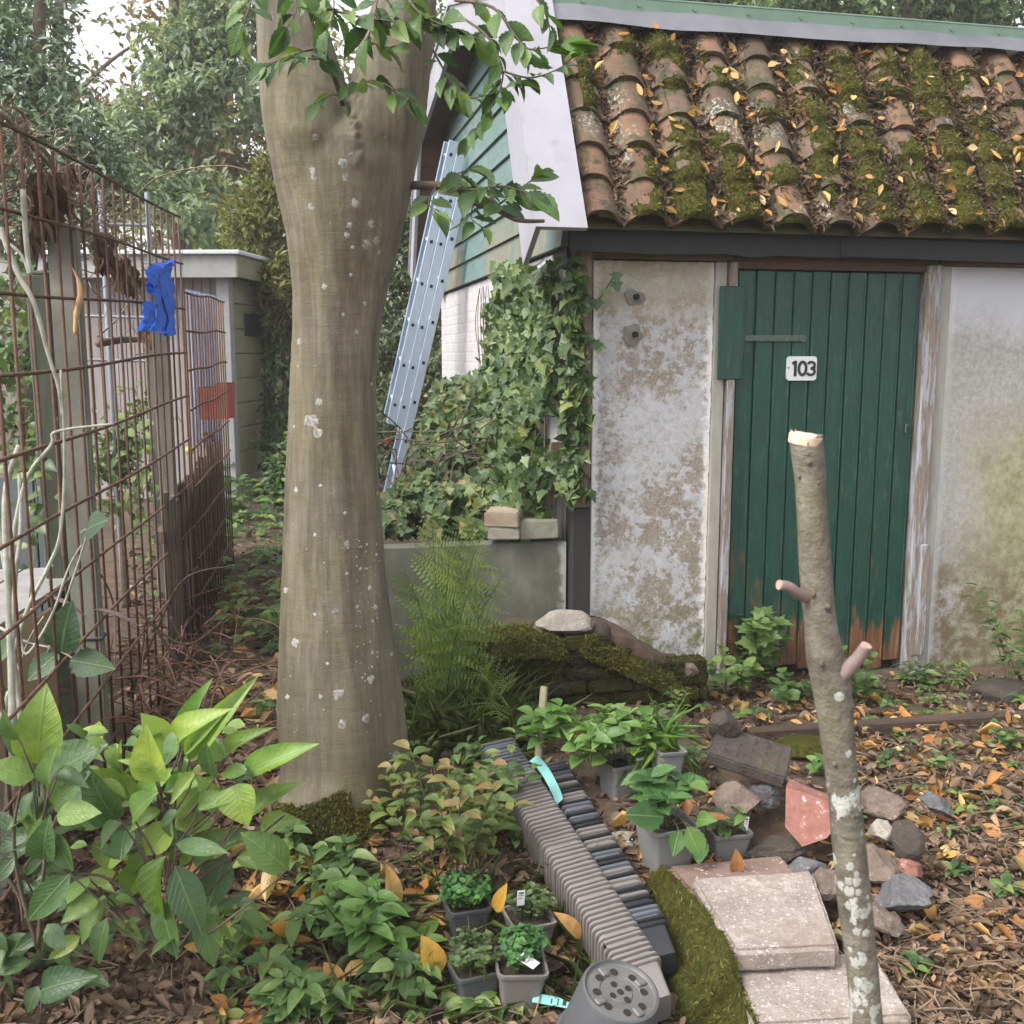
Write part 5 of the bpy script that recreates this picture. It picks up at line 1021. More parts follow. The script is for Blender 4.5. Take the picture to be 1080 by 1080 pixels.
def pot(lab, px, py_base, Y, px_w, px_h, mat, rot, tilt=(0, 0), rc=.25, round_=False, zb=None):
    b = P(px, py_base, Y); k = (Y*CP+(EYE-b.z)*SP)/1080; w_, h = px_w*k, px_h*k*1.06
    t = thing('plant_pot', lab, 'pot', b); rt = w_/2*(.86 if not round_ else 1); m3 = Matrix.Rotation(AX+rot, 3, 'Z') @ Matrix.Rotation(tilt[0], 3, 'X') @ Matrix.Rotation(tilt[1], 3, 'Y')
    mb = potmesh(0 if round_ else 4, h, rt*.76, rt, rim=.005, rimh=.014, rc=rc); mb.v = [tuple(b+m3 @ V(v)) for v in mb.v]; mb.build('pot_body', M[mat], t, smooth=40)
    mb = MB(); mb.grid(lambda u, v: b+m3 @ V(((u-.5)*1.9*rt*(.96 if not round_ else .8), (v-.5)*1.9*rt*(.96 if not round_ else .8), h*.87+.006*noise.noise(V((u*9, v*9, px))))), [i/12 for i in range(13)], [i/12 for i in range(13)]); mb.build('soil', M['potsoil'], t, smooth=True)
    return b+m3 @ V((0, 0, h*.88)), rt, m3
def plant(name, lab, base, cat='plant', group=None): return thing(name, lab, cat, base, group)
def bushy(t, base, n, hgt, spread, nl, L, tpl, mat, wr=.6, rnd=(0, 1), stemr=.002, droop=.15, lean=(0, 0), stem='stem', flat=.7, whorl=False, curl=None):
    mb, lc = MB(), LC()
    for i in range(n):
        a = random.uniform(0, 6.28); r_ = spread*math.sqrt(random.random()); b = V(base)+V((math.cos(a), math.sin(a), 0))*r_*.35; h = hgt*random.uniform(.55, 1.05)
        e = V(base)+V((math.cos(a)*r_+lean[0]*h, math.sin(a)*r_+lean[1]*h, h)); m_ = b.lerp(e, .5)+UP*h*.12; path = curve([b, m_, e], 9)
        mb.tube(path, [stemr*(1-.7*k/8) for k in range(9)], 5)
        for k in range(nl):
            f = .25+.75*(k+.5)/nl; q = min(int(f*8), 7); p = path[q].lerp(path[q+1], f*8-q); tt = (path[q+1]-path[q]).normalized(); an = k*2.4 if not whorl else k*1.257; sd = V((math.cos(an+a), math.sin(an+a), 0))
            if whorl: p = path[-1] if k < 5 else p
            d_ = (sd*(.8+.4*random.random())+tt*.4+UP*random.uniform(-.1, .45)-UP*droop).normalized(); l = L*random.uniform(.6, 1.1)
            nm = (UP*flat+tt*.4+V((random.uniform(-.4, .4), random.uniform(-.6, .2), 0))).normalized(); lc.add(tpl, p+d_*l*.08, d_, nm, l, l*wr*random.uniform(.85, 1.15), random.uniform(*rnd), curl)
    mb.build(stem, M['stem'], t, smooth=True); lc.build('foliage', M[mat] if isinstance(mat, str) else mat, t)
# pots by the steps
p, rt, _ = pot('grey square pot with strawberry plant at the left corner of the steps', 701, 921, 2.96, 59, 56, 'potgrey', .12)
t = plant('strawberry_plant', 'strawberry plant with large toothed leaves in the nearest grey pot', p); bushy(t, p, 10, .13, .07, 5, .085, T_SER, 'strawb', .72, droop=.2, whorl=True)
lc = LC(); mb = MB()
for (bx, by, tx, ty) in ((725, 872, 742, 905), (716, 876, 712, 900), (700, 862, 664, 858), (735, 865, 748, 862), (737, 880, 738, 910)):
    a, b = P(bx, by, 2.88), P(tx, ty, 2.82); lc.add(T_SER, a, b-a, (.1, -.8, .6), (b-a).length, (b-a).length*.7)
    mb.tube([p, a.lerp(p, .4)+UP*.03, a], .0015, 5)
mb.build('runner', M['stem'], t); lc.build('hanging_leaves', M['strawb'], t)
p, rt, _ = pot('smaller grey square pot with wilted stems behind the steps', 766, 908, 3.03, 46, 36, 'potgrey', -.05)
t = plant('wilted_plant', 'half wilted plant with sparse leaves in the smaller grey pot', p); bushy(t, p, 7, .09, .09, 3, .05, T_OV, 'weed', .55, droop=.3)
planttag('white plant tag stuck in the smaller grey pot', P(786, 876, 2.98), (.1, 0, 1), (1, .1, 0), .014, .045, 'tagwhite')
p, rt, _ = pot('dark grey pot holding a bright leafed plant left of the blue pot', 652, 846, 3.36, 40, 44, 'potgrey', .3)
t = plant('leafy_plant', 'bright green plant with rounded leaflets spilling from the rear pot', p); bushy(t, p, 15, .20, .17, 7, .072, T_OV, 'potleaf', .68, droop=.1, lean=(-.25, -.1))
for (px, py, n, h, sp) in ((575, 788, 7, .14, .12), (622, 800, 7, .12, .11), (642, 790, 6, .13, .1)): bushy(t, P(px, py, 3.35), n, h, sp, 7, .07, T_OV, 'potleaf', .68)
p, rt, _ = pot('dark blue grey pot with a printed label behind the bright plant', 678, 828, 3.42, 32, 44, 'potdark', .1)
t = plant('greyish_plant', 'plant with narrow grey green leaves in the dark blue pot', p); bushy(t, p, 8, .15, .08, 6, .08, T_EL, 'hedge', .35, rnd=(.5, 1))
planttag('white printed tag on the dark blue pot', P(675, 802, 3.33), (.1, 0, 1), (1, .1, .1), .028, .03, 'tagwhite')
p, rt, _ = pot('tall tapered grey pot with grassy plant behind the strawberry pot', 702, 829, 3.3, 33, 40, 'potgrey', .05, (.0, .05))
t = plant('spider_plant', 'small plant with narrow arching blades behind the tall grey pot', p+V((0, .05, 0))); lc = LC(); n = 70
dd = rdir(n, .9); lc.add(T_NEED, np.array(p+V((-.01, .06, 0)))+RNG.normal(size=(n, 3))*[.025, .02, .01], dd, rdir(n, 1.5), RNG.uniform(.08, .17, n), RNG.uniform(.007, .011, n), curl=RNG.uniform(1, 2.2, n)); lc.build('foliage', M['potleaf'], t)
# herb pots bottom middle
for lab, px, pb_, Y, w_, h_, mat, rot, pl, plab, lm, tp, tilt in (
    ('charcoal square pot with a variegated herb in the lower middle', 500, 1053, 2.50, 55, 38, 'potdark', .15, 'herb_plant', 'variegated cushion herb in the front charcoal pot', 'herb_olive', T_RND, (0, 0)),
    ('taupe square pot with a mint green herb beside the charcoal one', 546, 1055, 2.49, 58, 44, 'pottaupe', -.1, 'herb_plant', 'fresh green mint like herb in the taupe pot', 'herb', T_OV, (.04, .06)),
    ('dark pot with thin variegated herb half hidden behind the taupe pot', 558, 1000, 2.68, 52, 36, 'pottaupe', .1, 'herb_plant', 'thin variegated herb behind the taupe pot', 'herb_olive', T_RND, (0, 0)),
    ('dark pot hidden below the rear mint herb', 492, 985, 2.74, 50, 36, 'potdark', .1, 'herb_plant', 'taller mint like herb standing behind the charcoal pot', 'herb', T_OV, (0, 0))):
    p, rt, _ = pot(lab, px, pb_, Y, w_, h_, mat, rot, tilt); t = plant(pl, plab, p); thin = 'thin' in plab
    bushy(t, p, 26 if thin else 50, .085 if 'fresh' in plab else .075, .075, 8, .022 if tp is T_OV else .019, tp, lm, .8, stemr=.0012)
planttag('white plant tag standing in the rear herb pot', P(549, 955, 2.66), (.05, 0, 1), (1, .2, 0), .022, .045, 'tagwhite')
planttag('white and purple tag lying on the rim of the taupe pot', P(566, 1019, 2.42), (-.6, .1, .35), (.5, .6, .1), .03, .05, 'tagwhite')
planttag('pale teal plant tag lying on the ground by the upturned pot', P(562, 1052, 2.44), (1, -.25, -.02), (.2, .9, .3), .028, .10, 'teal')
# ------------------------------------------------------------------ hero shrub at the lower left
SH = thing('broadleaf_shrub', 'large broad leaved shrub with lime green top leaves in the lower left', 'shrub', G(172, 1000)); mb = MB(); lcs = {'bigleaf': LC(), 'bigpale': LC()}
HL = [(181, 866, 150, 904, .7, 1), (146, 838, 88, 815, .5, .9), (167, 824, 147, 785, .6, 2), (122, 863, 92, 830, .6, .2), (113, 866, 80, 873, .45, .6), (128, 868, 104, 884, .7, .3), (132, 876, 128, 897, .7, .3), (160, 897, 126, 922, .5, .55), (175, 903, 148, 974, .42, .5), (185, 913, 212, 985, .5, .15), (238, 901, 218, 960, .6, .3), (168, 947, 182, 1012, .5, .2), (211, 960, 226, 1018, .5, .5),
      (184, 872, 222, 866, .5, .9), (250, 827, 252, 864, 1.15, .85), (256, 866, 297, 824, .35, .7), (275, 872, 305, 862, .5, .8), (303, 917, 262, 880, .6, .45), (256, 818, 315, 783, .32, 1.6), (122, 920, 86, 932, .6, .9), (74, 922, 26, 973, .5, .35), (92, 925, 70, 950, .7, .6), (152, 908, 125, 950, .6, 1.3), (113, 968, 97, 1017, .5, .1), (112, 950, 80, 990, .55, .55), (183, 862, 216, 820, .4, .8), (186, 890, 236, 897, .3, .35), (200, 802, 248, 730, .25, 1.8), (178, 797, 157, 757, .6, 2),
      (190, 782, 211, 748, .5, 1.9), (194, 792, 218, 760, .35, 1.7), (236, 800, 200, 782, .5, .8), (205, 815, 180, 840, .4, .9), (150, 840, 170, 815, .5, 1.5), (140, 845, 112, 800, .3, 1.6), (210, 850, 238, 838, .5, .6), (170, 855, 137, 870, .45, .75), (205, 900, 245, 880, .5, .5), (225, 820, 214, 790, .5, .25), (238, 850, 214, 832, .6, .7), (150, 880, 112, 895, .5, .4), (140, 862, 152, 838, .6, .6), (250, 905, 286, 912, .4, .5), (165, 975, 140, 1003, .5, .15), (188, 985, 160, 1000, .4, .2), (120, 985, 95, 1003, .5, .2), (205, 770, 196, 738, .4, 1.2), (160, 812, 134, 800, .4, 1.7), (175, 830, 200, 822, .5, 1.4), (242, 795, 262, 768, .4, .8)]
for i, (bx, by, tx, ty, wr, c) in enumerate(HL):
    y = 2.32+.12*math.sin(i*2.1); a, b = P(bx, by, y), P(tx, ty, y-.03-.05*random.random()); L = (b-a).length*1.06; m = 'bigpale' if c > 1 else 'bigleaf'
    lcs[m].add(T_OV, a, b-a, V((random.uniform(-.45, .45), -.75, .65)), L*.96, L*wr*.92, (c-1) if c > 1 else c*.95, random.uniform(.3, 2.2))
    j = P(176+(bx-176)*.35, min(1000, by+30+abs(bx-176)*.3), y+.03); mb.tube(curve([j, j.lerp(a, .6)+V((0, .01, -.01)), a], 6), [.003, .0028, .0026, .0024, .0022, .002], 5)
for i in range(120):
    px, py = random.gauss(165, 55), random.uniform(760, 990); y = random.uniform(2.28, 2.7); a = P(px, py, y); d_ = V((random.uniform(-1, 1), random.uniform(-.6, .2), random.uniform(-.7, .4))); l = random.uniform(.04, .09); lcs['bigleaf'].add(random.choice((T_OV, T_EL)), a, d_, V((random.uniform(-.6, .6), -.5, .8)), l, l*random.uniform(.35, .6), random.uniform(0, .95))
for q in ([(172, 1010), (176, 940), (182, 880), (190, 800), (205, 780)], [(172, 1010), (165, 940), (150, 880), (125, 865)], [(174, 1005), (205, 930), (240, 880), (256, 830)], [(170, 1005), (140, 950), (110, 925), (75, 922)], [(176, 940), (168, 860), (165, 820)], [(205, 930), (262, 890), (300, 860)]): mb.tube(curve([P(x, y, 2.37) for x, y in q], 16), [.0055-.003*k/15 for k in range(16)], 6)
mb.build('stems', M['twig'], SH, smooth=True); lcs['bigleaf'].build('green_leaves', M['bigleaf'], SH); lcs['bigpale'].build('lime_leaves', M['bigpale'], SH)
S2 = thing('broadleaf_shrub', 'darker broad leaved shrub against the board fence at the left edge', 'shrub', G(40, 985)); mb, lc = MB(), LC()
for i, (bx, by, tx, ty, wr, c) in enumerate([(40, 805, 42, 741, .62, .75), (46, 826, 92, 785, .6, .35), (36, 820, -6, 806, .7, .6), (60, 860, 98, 855, .5, .7), (57, 850, 75, 822, .6, .5), (28, 876, 46, 849, .6, .4), (47, 906, 43, 878, .7, .3), (56, 878, 70, 917, .55, .3), (45, 880, -5, 892, .5, .05), (35, 835, 20, 860, .5, .2), (52, 830, 44, 800, .5, .5), (15, 905, -8, 930, .6, .1), (42, 985, 18, 1000, .6, .1), (50, 975, 65, 1000, .6, .15), (44, 1045, 80, 1030, .6, .05), (40, 1040, 28, 1065, .7, .05), (30, 800, 8, 775, .5, .3), (20, 780, 0, 760, .5, .4), (62, 815, 84, 822, .5, .2), (30, 858, 8, 870, .5, .3)]):
    y = 2.25+.1*math.sin(i*1.7); a, b = P(bx, by, y), P(tx, ty, y-.04); L = (b-a).length*1.05; lc.add(T_OV, a, b-a, V((random.uniform(-.3, .4), -.75, .65)), L, L*wr, c); j = P(42+(bx-42)*.3, by+35, y+.03); mb.tube([j, j.lerp(a, .5), a], .0022, 5)
for i in range(40):
    px, py = random.uniform(-10, 95), random.uniform(800, 1060); a = P(px, py, random.uniform(2.3, 2.55)); l = random.uniform(.05, .10); lc.add(T_OV, a, V((random.uniform(-1, 1), -.4, random.uniform(-.6, .4))), V((random.uniform(-.5, .5), -.5, .8)), l, l*.5, random.uniform(0, .3))
for q in ([(40, 1000), (46, 920), (48, 850), (42, 800)], [(40, 1000), (20, 930), (15, 870), (30, 800)], [(0, 915), (20, 945), (24, 972)]): mb.tube(curve([P(x, y, 2.3) for x, y in q], 12), [.006-.003*k/11 for k in range(12)], 6)
mb.build('stems', M['twig'], S2, smooth=True); lc.build('green_leaves', M['bigleaf'], S2)
# bramble in front of the post
BR = thing('bramble', 'bramble shoot with broad wrinkled leaves climbing before the concrete post', 'plant', P(20, 790, 3.1)); mb, lc = MB(), LC()
for bx, by, tx, ty, wr in ((66, 688, 66, 646, .75), (62, 690, 28, 714, .7), (74, 697, 113, 702, .6), (22, 668, -2, 690, .7), (24, 742, 2, 752, .7), (90, 560, 108, 547, .8), (14, 735, -4, 722, .6)):
    a, b = P(bx, by, 3.0), P(tx, ty, 2.93); L = (b-a).length; lc.add(T_SER, a, b-a, (random.uniform(-.3, .3), -.8, .55), L, L*wr)
for q in ([(0, 662), (30, 678), (60, 685), (85, 700), (104, 712)], [(10, 780), (16, 720), (30, 676), (46, 650)], [(50, 690), (90, 570), (85, 562)], [(24, 742), (18, 700)]): mb.tube(curve([P(x, y, 3.02) for x, y in q], 16), [.005-.003*k/15 for k in range(16)], 6)
mb.build('stem', M['birch'], BR, smooth=True); lc.build('foliage', M['bramble'], BR)
lc = LC(); 
for bx, by, tx, ty in ((46, 628, 90, 642), (97, 643, 144, 650)): a, b = P(bx, by, 3.05), P(tx, ty, 3.0); lc.add(T_EL, a, b-a, (.1, -.5, .9), (b-a).length, .016, .5)
lc.build('purple_leaves', leafmat('purple_leaf', [(.09, .06, .075), (.12, .08, .10)], .6, .2, .4), BR)
LB = thing('lichened_shrub', 'bare branches with pale lichen in front of the mesh at the left edge', 'shrub', P(5, 960, 2.9)); mb = MB()
for q, r0 in (([(2, 960), (8, 870), (14, 760), (12, 690), (8, 600), (6, 520), (20, 470)], .017), ([(6, 880), (14, 820), (22, 760), (14, 690), (16, 610), (22, 560), (20, 500)], .011), ([(14, 690), (30, 640), (50, 600), (64, 560), (68, 480), (64, 390)], .007), ([(8, 600), (26, 510), (54, 470), (60, 455), (120, 447)], .007), ([(12, 640), (0, 560), (-6, 480)], .008), ([(0, 240), (20, 290), (36, 320), (50, 370), (62, 410), (66, 440)], .009), ([(24, 200), (28, 260), (32, 290), (22, 268), (0, 250)], .008), ([(10, 730), (-6, 790), (-10, 830)], .010), ([(20, 660), (28, 690), (54, 650), (72, 600), (86, 575)], .005)):
    c = curve([P(x, y, 2.86) for x, y in q], 22); mb.tube(c, [r0*(1-.55*k/21) for k in range(22)], 8, wob=.2)
mb.build('branches', M['birch'], LB, smooth=True)
# ------------------------------------------------------------------ dry vines and hanging things on the mesh
def FQ(px, py, off=0.03):               # point on the mesh fence plane
    k = ray(px, py); kk = k.x/k.y; Y = (-1.56+off-FX*3.4)/(kk-FX); return P(px, py, Y)
VN = thing('dry_vine', 'tangle of dry bean vines hung along the top of the rusty mesh', 'vine', FQ(60, 200)); mb = MB()
for i in range(260):
    x0 = random.uniform(-20, 105) if i < 200 else random.uniform(95, 190); ty = 115+.69*x0; y0 = ty+random.uniform(-8, 70 if i < 105 else 120); pts = [FQ(x0, y0, random.uniform(.0, .06))]
    ang = random.uniform(0, 6.28); x, y = x0, y0
    for k in range(random.randint(3, 6)): ang += random.uniform(-1.1, 1.1); x += math.cos(ang)*9; y += math.sin(ang)*9+3.5; pts.append(FQ(min(max(x, -30), 192), y, random.uniform(-.02, .06)))
    mb.tube(curve(pts, 18), random.uniform(.0012, .003), 4)
for q, r_ in (([(0, 118), (18, 135), (28, 130), (30, 150), (55, 178), (70, 215), (88, 235), (105, 224)], .006), ([(30, 150), (48, 160), (58, 182)], .007), ([(12, 112), (24, 120), (28, 140)], .006), ([(103, 355), (125, 335), (140, 310), (146, 292)], .004), ([(60, 210), (50, 240), (66, 275), (105, 290)], .0025), ([(165, 400), (172, 470), (185, 440), (194, 450)], .003), ([(150, 520), (176, 480), (182, 520)], .003), ([(60, 440), (64, 560), (70, 600)], .004), ([(103, 600), (120, 640), (120, 720), (108, 790)], .004), ([(140, 210), (165, 188), (200, 178), (240, 175), (265, 182)], .003)): m1 = MB(); m1.tube(curve([FQ(x, y, .05) for x, y in q] if q[-1][0] < 200 else [P(x, y, 4.5) for x, y in q], 24), r_, 6, wob=.2); m1.build('strand', M['dryvine'], VN, smooth=True)
mb.build('tangle', M['dryvine'], VN, smooth=True)['kind'] = 'stuff'
def bunch(px, py, wpx, hpx, lab, n=26):
    t = thing('withered_bunch', lab, 'dead leaves', FQ(px, py)); lc = LC()
    for i in range(int(n*2.4)):
        a = FQ(px+random.gauss(0, .24)*wpx, py+random.uniform(0, .72)*hpx, random.uniform(.02, .10)); l = (FQ(px, py+hpx)-FQ(px, py)).length*random.uniform(.14, .34); lc.add(T_DRY, a, V((random.uniform(-.25, .25), random.uniform(-.2, .2), -1)), V((random.uniform(-1, 1), -1, random.uniform(-.3, .3))), l, l*random.uniform(.22, .6), curl=random.uniform(-1.6, 1.6))
    lc.build('shrivelled_leaves', M['deadleaf'], t)
bunch(49, 180, 26, 75, 'large brown shrivelled leaf bunch hanging left of the concrete post', 60); bunch(34, 228, 18, 45, 'smaller brown leaf bunch low beside the lichened branch'); bunch(75, 172, 14, 30, 'small withered leaf bunch on the top rail'); bunch(110, 245, 20, 48, 'withered leaf bunch just right of the concrete post', 40); bunch(131, 270, 18, 42, 'withered leaf bunch left of the blue bag', 36); bunch(162, 332, 22, 38, 'withered leaf bunch below the blue bag', 40); bunch(220, 455, 14, 24, 'dark withered clump on the lower rusty panel')
mb = MB(); c = curve([P(82, 294, 3.33), P(85, 310, 3.32), P(81, 330, 3.32), P(79, 353, 3.32)], 16); mb.tube([P(76, 282, 3.34)]+c, [.001]+[.004+.006*math.sin(3.1*(k+.6)/16)*(1+.18*math.sin(k*2)) for k in range(16)], 8); tag(mb.build('bean_pod', M['pod'], None, loc=c[0], smooth=True), 'dry tan bean pod hanging before the concrete post', 'bean pod')
mb = MB(); a, b = FQ(104, 362, .05), FQ(146, 358, .06); mb.tube([a, a.lerp(b, .5)+UP*.008, b], [.017, .018, .014], 10, wob=.15); tag(mb.build('driftwood_stick', M['brownpost'], None, loc=a, smooth=True), 'short thick stick lying across the mesh below the dead leaves', 'stick')
# blue bag: crumpled film strips
BB = thing('blue_bag', 'torn bright blue plastic bag caught on the rusty mesh', 'bag', FQ(168, 300)); mb = MB()
def film(pl, pr, n=26, seed=0):
    a = curve([FQ(x, y, .30) for x, y in pl], n); b = curve([FQ(x, y, .30) for x, y in pr], n)
    mb.grid(lambda i, v: a[i].lerp(b[i], v)+V((0, -.09*abs(noise.noise(V((i*.16, v*4, seed))))-.045*math.sin(v*11+i*.25), .01*noise.noise(V((i*.3, v*5, seed))))), range(n), [k/12 for k in range(13)])
film([(161, 284), (164, 305), (163, 325), (160, 348)], [(178, 280), (176, 310), (184, 335), (176, 352)], seed=1); film([(170, 281), (172, 300), (174, 330), (176, 354)], [(180, 282), (184, 310), (186, 335), (183, 352)], seed=4); film([(158, 318), (153, 335), (148, 348)], [(164, 318), (163, 338), (158, 350)], seed=7); film([(164, 284), (176, 278), (183, 275)], [(166, 290), (177, 285), (184, 280)], seed=9); film([(160, 283), (158, 296), (160, 310)], [(166, 284), (166, 300), (166, 312)], seed=12)
mb.build('film', M['bluebag'], BB, smooth=True)
for lab, px, py, r_ in (('green apple hanging before the dark slat fence', 200, 475, .030),): c = FQ(px, py, .14); mb = MB(); mb.lathe(c, [(.001, r_*.82), (r_*.3, r_*.95), (r_*.75, r_*.75), (r_, r_*.15), (r_*.9, -r_*.45), (r_*.5, -r_*.85), (.001, -r_*.8)], 18); mb.tube([c+UP*r_*.8, c+UP*r_*1.5], .0015, 5); tag(mb.build('apple', M['apple'], None, loc=c, smooth=True), lab, 'apple')
# climbers in the mesh
def climber(lab, pts, n, L, mat, wr=.7, Yf=None, sp=22):
    t = thing('climbing_plant', lab, 'plant', (Yf or FQ)(*pts[0])); mb, lc = MB(), LC(); c = curve([(Yf or FQ)(x, y) for x, y in pts], 24); mb.tube(c, [.003-.002*k/23 for k in range(24)], 5)
    for i in range(n):
        k = random.uniform(0, 22.9); p = c[int(k)].lerp(c[int(k)+1], k % 1)+V((random.gauss(0, sp*.0022), random.gauss(0, .05), random.gauss(0, sp*.0022))); l = L*random.uniform(.6, 1.1); lc.add(T_OV, p, V((random.uniform(-1, 1), random.uniform(-.7, .2), random.uniform(-.7, .3))), V((random.uniform(-.4, .4), -.6, .7)), l, l*wr, random.random())
    mb.build('stem', M['stem'], t); lc.build('foliage', M[mat], t)
climber('climber with rounded grey green leaves on the lower part of the mesh', [(165, 660), (178, 610), (170, 570), (150, 540), (148, 490), (150, 440)], 110, .065, 'weed', .75, sp=35)
climber('sparse yellow green climber behind the left part of the mesh', [(30, 640), (40, 540), (36, 490), (50, 470)], 46, .06, 'bush', .7, lambda x, y: FQ(x, y, -.12), 30)
climber('leafy climber behind the mesh right of the concrete post', [(125, 560), (118, 480), (130, 450), (122, 420)], 60, .06, 'bush', .7, lambda x, y: FQ(x, y, -.25), 30)
# ------------------------------------------------------------------ ivy on the gable
IV = thing('ivy', 'thick green ivy covering the gable wall and the shed corner', 'ivy', W(-.1, .8, .5)); lc = LC(); mb = MB(); ps = []
def ivtop(t): return 1.93-.28*max(0, t-.85)-.05*math.sin(t*7)
for _ in range(5200):
    t = 2.3*random.random()**1.15; z = random.uniform(.68 if t < .3 else .52, ivtop(t)); 
    if noise.noise(V((t*4, z*3, 3)))+.5 < random.random()*.35: continue
    if t > 1.25 and z > 1.1+.9*(2.2-t)*random.random()+.0: continue
    ps.append(W(-.05-random.uniform(.02, .17+.10*math.sin(z*3)), t, z))
for _ in range(420):
    s = random.uniform(-.08, .10)*random.random(); z = random.uniform(.85, 1.92)
    if s > .055*(1+noise.noise(V((z*4, 0, 2)))*2.2)+.015: continue
    ps.append(W(s, -.05-random.uniform(.0, .05), z))
ps = np.array(ps); n = len(ps); out = -np.array(D)*.8-np.array(Gd)*.75+np.array([0, 0, .25]); nr = unit(out+RNG.normal(size=(n, 3))*.38); dr = np.array([0, 0, -1])+RNG.normal(size=(n, 3))*.55
lc.add(T_IVY, ps, dr, nr, RNG.uniform(.036, .075, n), RNG.uniform(.036, .072, n), np.clip(RNG.beta(1.6, 1.6, n), 0, 1)); lc.build('foliage', M['ivy'], IV)
for i in range(26):
    t, z = random.uniform(.0, 1.9), .5; q = [W(-.06, t, z)]
    for k in range(6): t += random.uniform(-.16, .16); z += .24; q.append(W(-.07-.03*random.random(), max(.02, t), min(z, 1.9)))
    mb.tube(curve(q, 20), [.005-.003*k/19 for k in range(20)], 5)
for q in ([(600, 330), (628, 318), (640, 303), (650, 288)], [(590, 360), (615, 358), (632, 360)]): mb.tube(curve([P(x, y, 4.6) for x, y in q], 10), .003, 5)
mb.build('stems', M['twig'], IV, smooth=True)
lc = LC()
for px, py in ((622, 318), (630, 316), (640, 305), (649, 297), (650, 287), (628, 358), (622, 352), (633, 362)): lc.add(T_IVY, P(px, py, 4.57), (random.uniform(-.5, .5), -.3, -.8), (.1, -1, .4), .055, .055)
lc.build('trailing_leaves', M['ivy'], IV)
IB = thing('ivy_bush', 'sprawling ivy mound with brown bits in the raised bed below the ladder', 'ivy', P(480, 545, 5.6)); lc = LC(); ps, nr = [], []
for _ in range(5200):
    px, py = random.uniform(398, 565), 0; top = np.interp(px, [398, 430, 460, 490, 520, 565], [540, 500, 405, 395, 400, 470]); py = random.uniform(top, 560); y = np.interp(py, [395, 560], [6.4, 4.9])+random.uniform(-.2, .25)+.6*max(0, noise.noise(V((px*.03, py*.03, 1))))
    ps.append(P(px, py, y)); nr.append((random.gauss(-.2, .4), -.7+random.gauss(0, .3), .7))
ps = np.array(ps); n = len(ps); lc.add(T_IVY, ps, np.array([0, -.3, -.8])+RNG.normal(size=(n, 3))*.8, np.array(nr), RNG.uniform(.035, .075, n), RNG.uniform(.03, .07, n)); lc.build('foliage', M['ivydark'], IB)
mb = MB()
for i in range(30):
    a = P(random.uniform(400, 560), random.uniform(500, 560), 5.3); mb.tube(curve([a, a+V((random.uniform(-.2, .2), .1, .25)), a+V((random.uniform(-.35, .35), -.05, random.uniform(.2, .5)))], 10), .004, 5)
mb.build('stems', M['twig'], IB)
# bits of board at the gable foot
mb = MB(); mb.box(P(583, 500, 4.72), (.06, .02, .3), (D, Gd, (UP+D*.12).normalized()), .004); tag(mb.build('loose_board', M['brownpost'], None, loc=P(583, 540, 4.72)), 'short weathered board leaning in the ivy by the concrete block', 'board')
# ------------------------------------------------------------------ ferns
def tpl_fern(n=7):
    vs, fs = [(0, 0, 0)], []
    for k in range(n):
        y = (k+.15)/n; w = (1-.82*k/n)*(.75 if k == 0 else 1)*.5; b_ = len(vs)
        vs += [(0, y, -.1*y*y), (w, y+.075, .03-.1*y*y), (w*.75, y+.115, .03-.1*y*y), (0, y+.085, -.1*y*y), (-w, y+.075, .03-.1*y*y), (-w*.75, y+.115, .03-.1*y*y)]
        fs += [(b_, b_+1, b_+2, b_+3), (b_, b_+3, b_+5, b_+4)]
    return np.array(vs, dtype=np.float32), fs
T_FERN = tpl_fern()
def fern(lab, base, fr):
    t = thing('fern', lab, 'fern', base); mb, lc = MB(), LC()
    for tip, arch in fr:
        m_ = V(base).lerp(V(tip), .55)+UP*arch+V((0, 0, .02)); c = curve([base, m_, tip], 40); L = sum((c[i+1]-c[i]).length for i in range(39)); mb.tube(c, [.0035-.0028*k/39 for k in range(40)], 5)
        roll = V((random.uniform(-.6, .6), -1, random.uniform(.2, .8)))
        for i in range(5, 39, 2):
            f = i/39; tt = (c[min(i+1, 39)]-c[i-1]).normalized(); nm = (roll-tt*roll.dot(tt)).normalized(); sd = tt.cross(nm); pl = L*.175*math.sin(math.pi*min(1, f*.86+.14))**.8*(1.05-f*.35)
            for sg in (-1, 1):
                d_ = (sd*sg+tt*.35-UP*.12+V((random.uniform(-.12, .12),)*3)).normalized(); lc.add(T_FERN, c[i], (d_+V((random.uniform(-.15, .15), 0, random.uniform(-.2, .15)))).normalized(), nm+V((random.uniform(-.3, .3), 0, .25)), pl*random.uniform(.85, 1.1), pl*.42, min(1, max(0, .25+.5*f+random.uniform(-.25, .25))))
    mb.build('rachis', M['stem'], t); lc.build('fronds', M['fern'], t)
b = G(466, 762); 
fern('tall feathery fern growing between tree trunk and raised bed', b, [(P(x, y, Y), a) for x, y, Y, a in ((510, 560, 3.75, .10), (455, 545, 3.8, .10), (505, 610, 3.6, .10), (440, 640, 3.5, .12), (475, 575, 3.75, .07), (535, 600, 3.8, .05), (425, 600, 3.65, .1), (492, 540, 3.9, .06), (495, 660, 3.5, .12))])
fern('small low fern arching beside the mossy wall', G(505, 752), [(P(x, y, Y), a) for x, y, Y, a in ((540, 725, 3.6, .06), (535, 745, 3.55, .06), (520, 700, 3.7, .06), (528, 760, 3.5, .05), (510, 715, 3.5, .06))])
GT = tag(None, None) if False else None
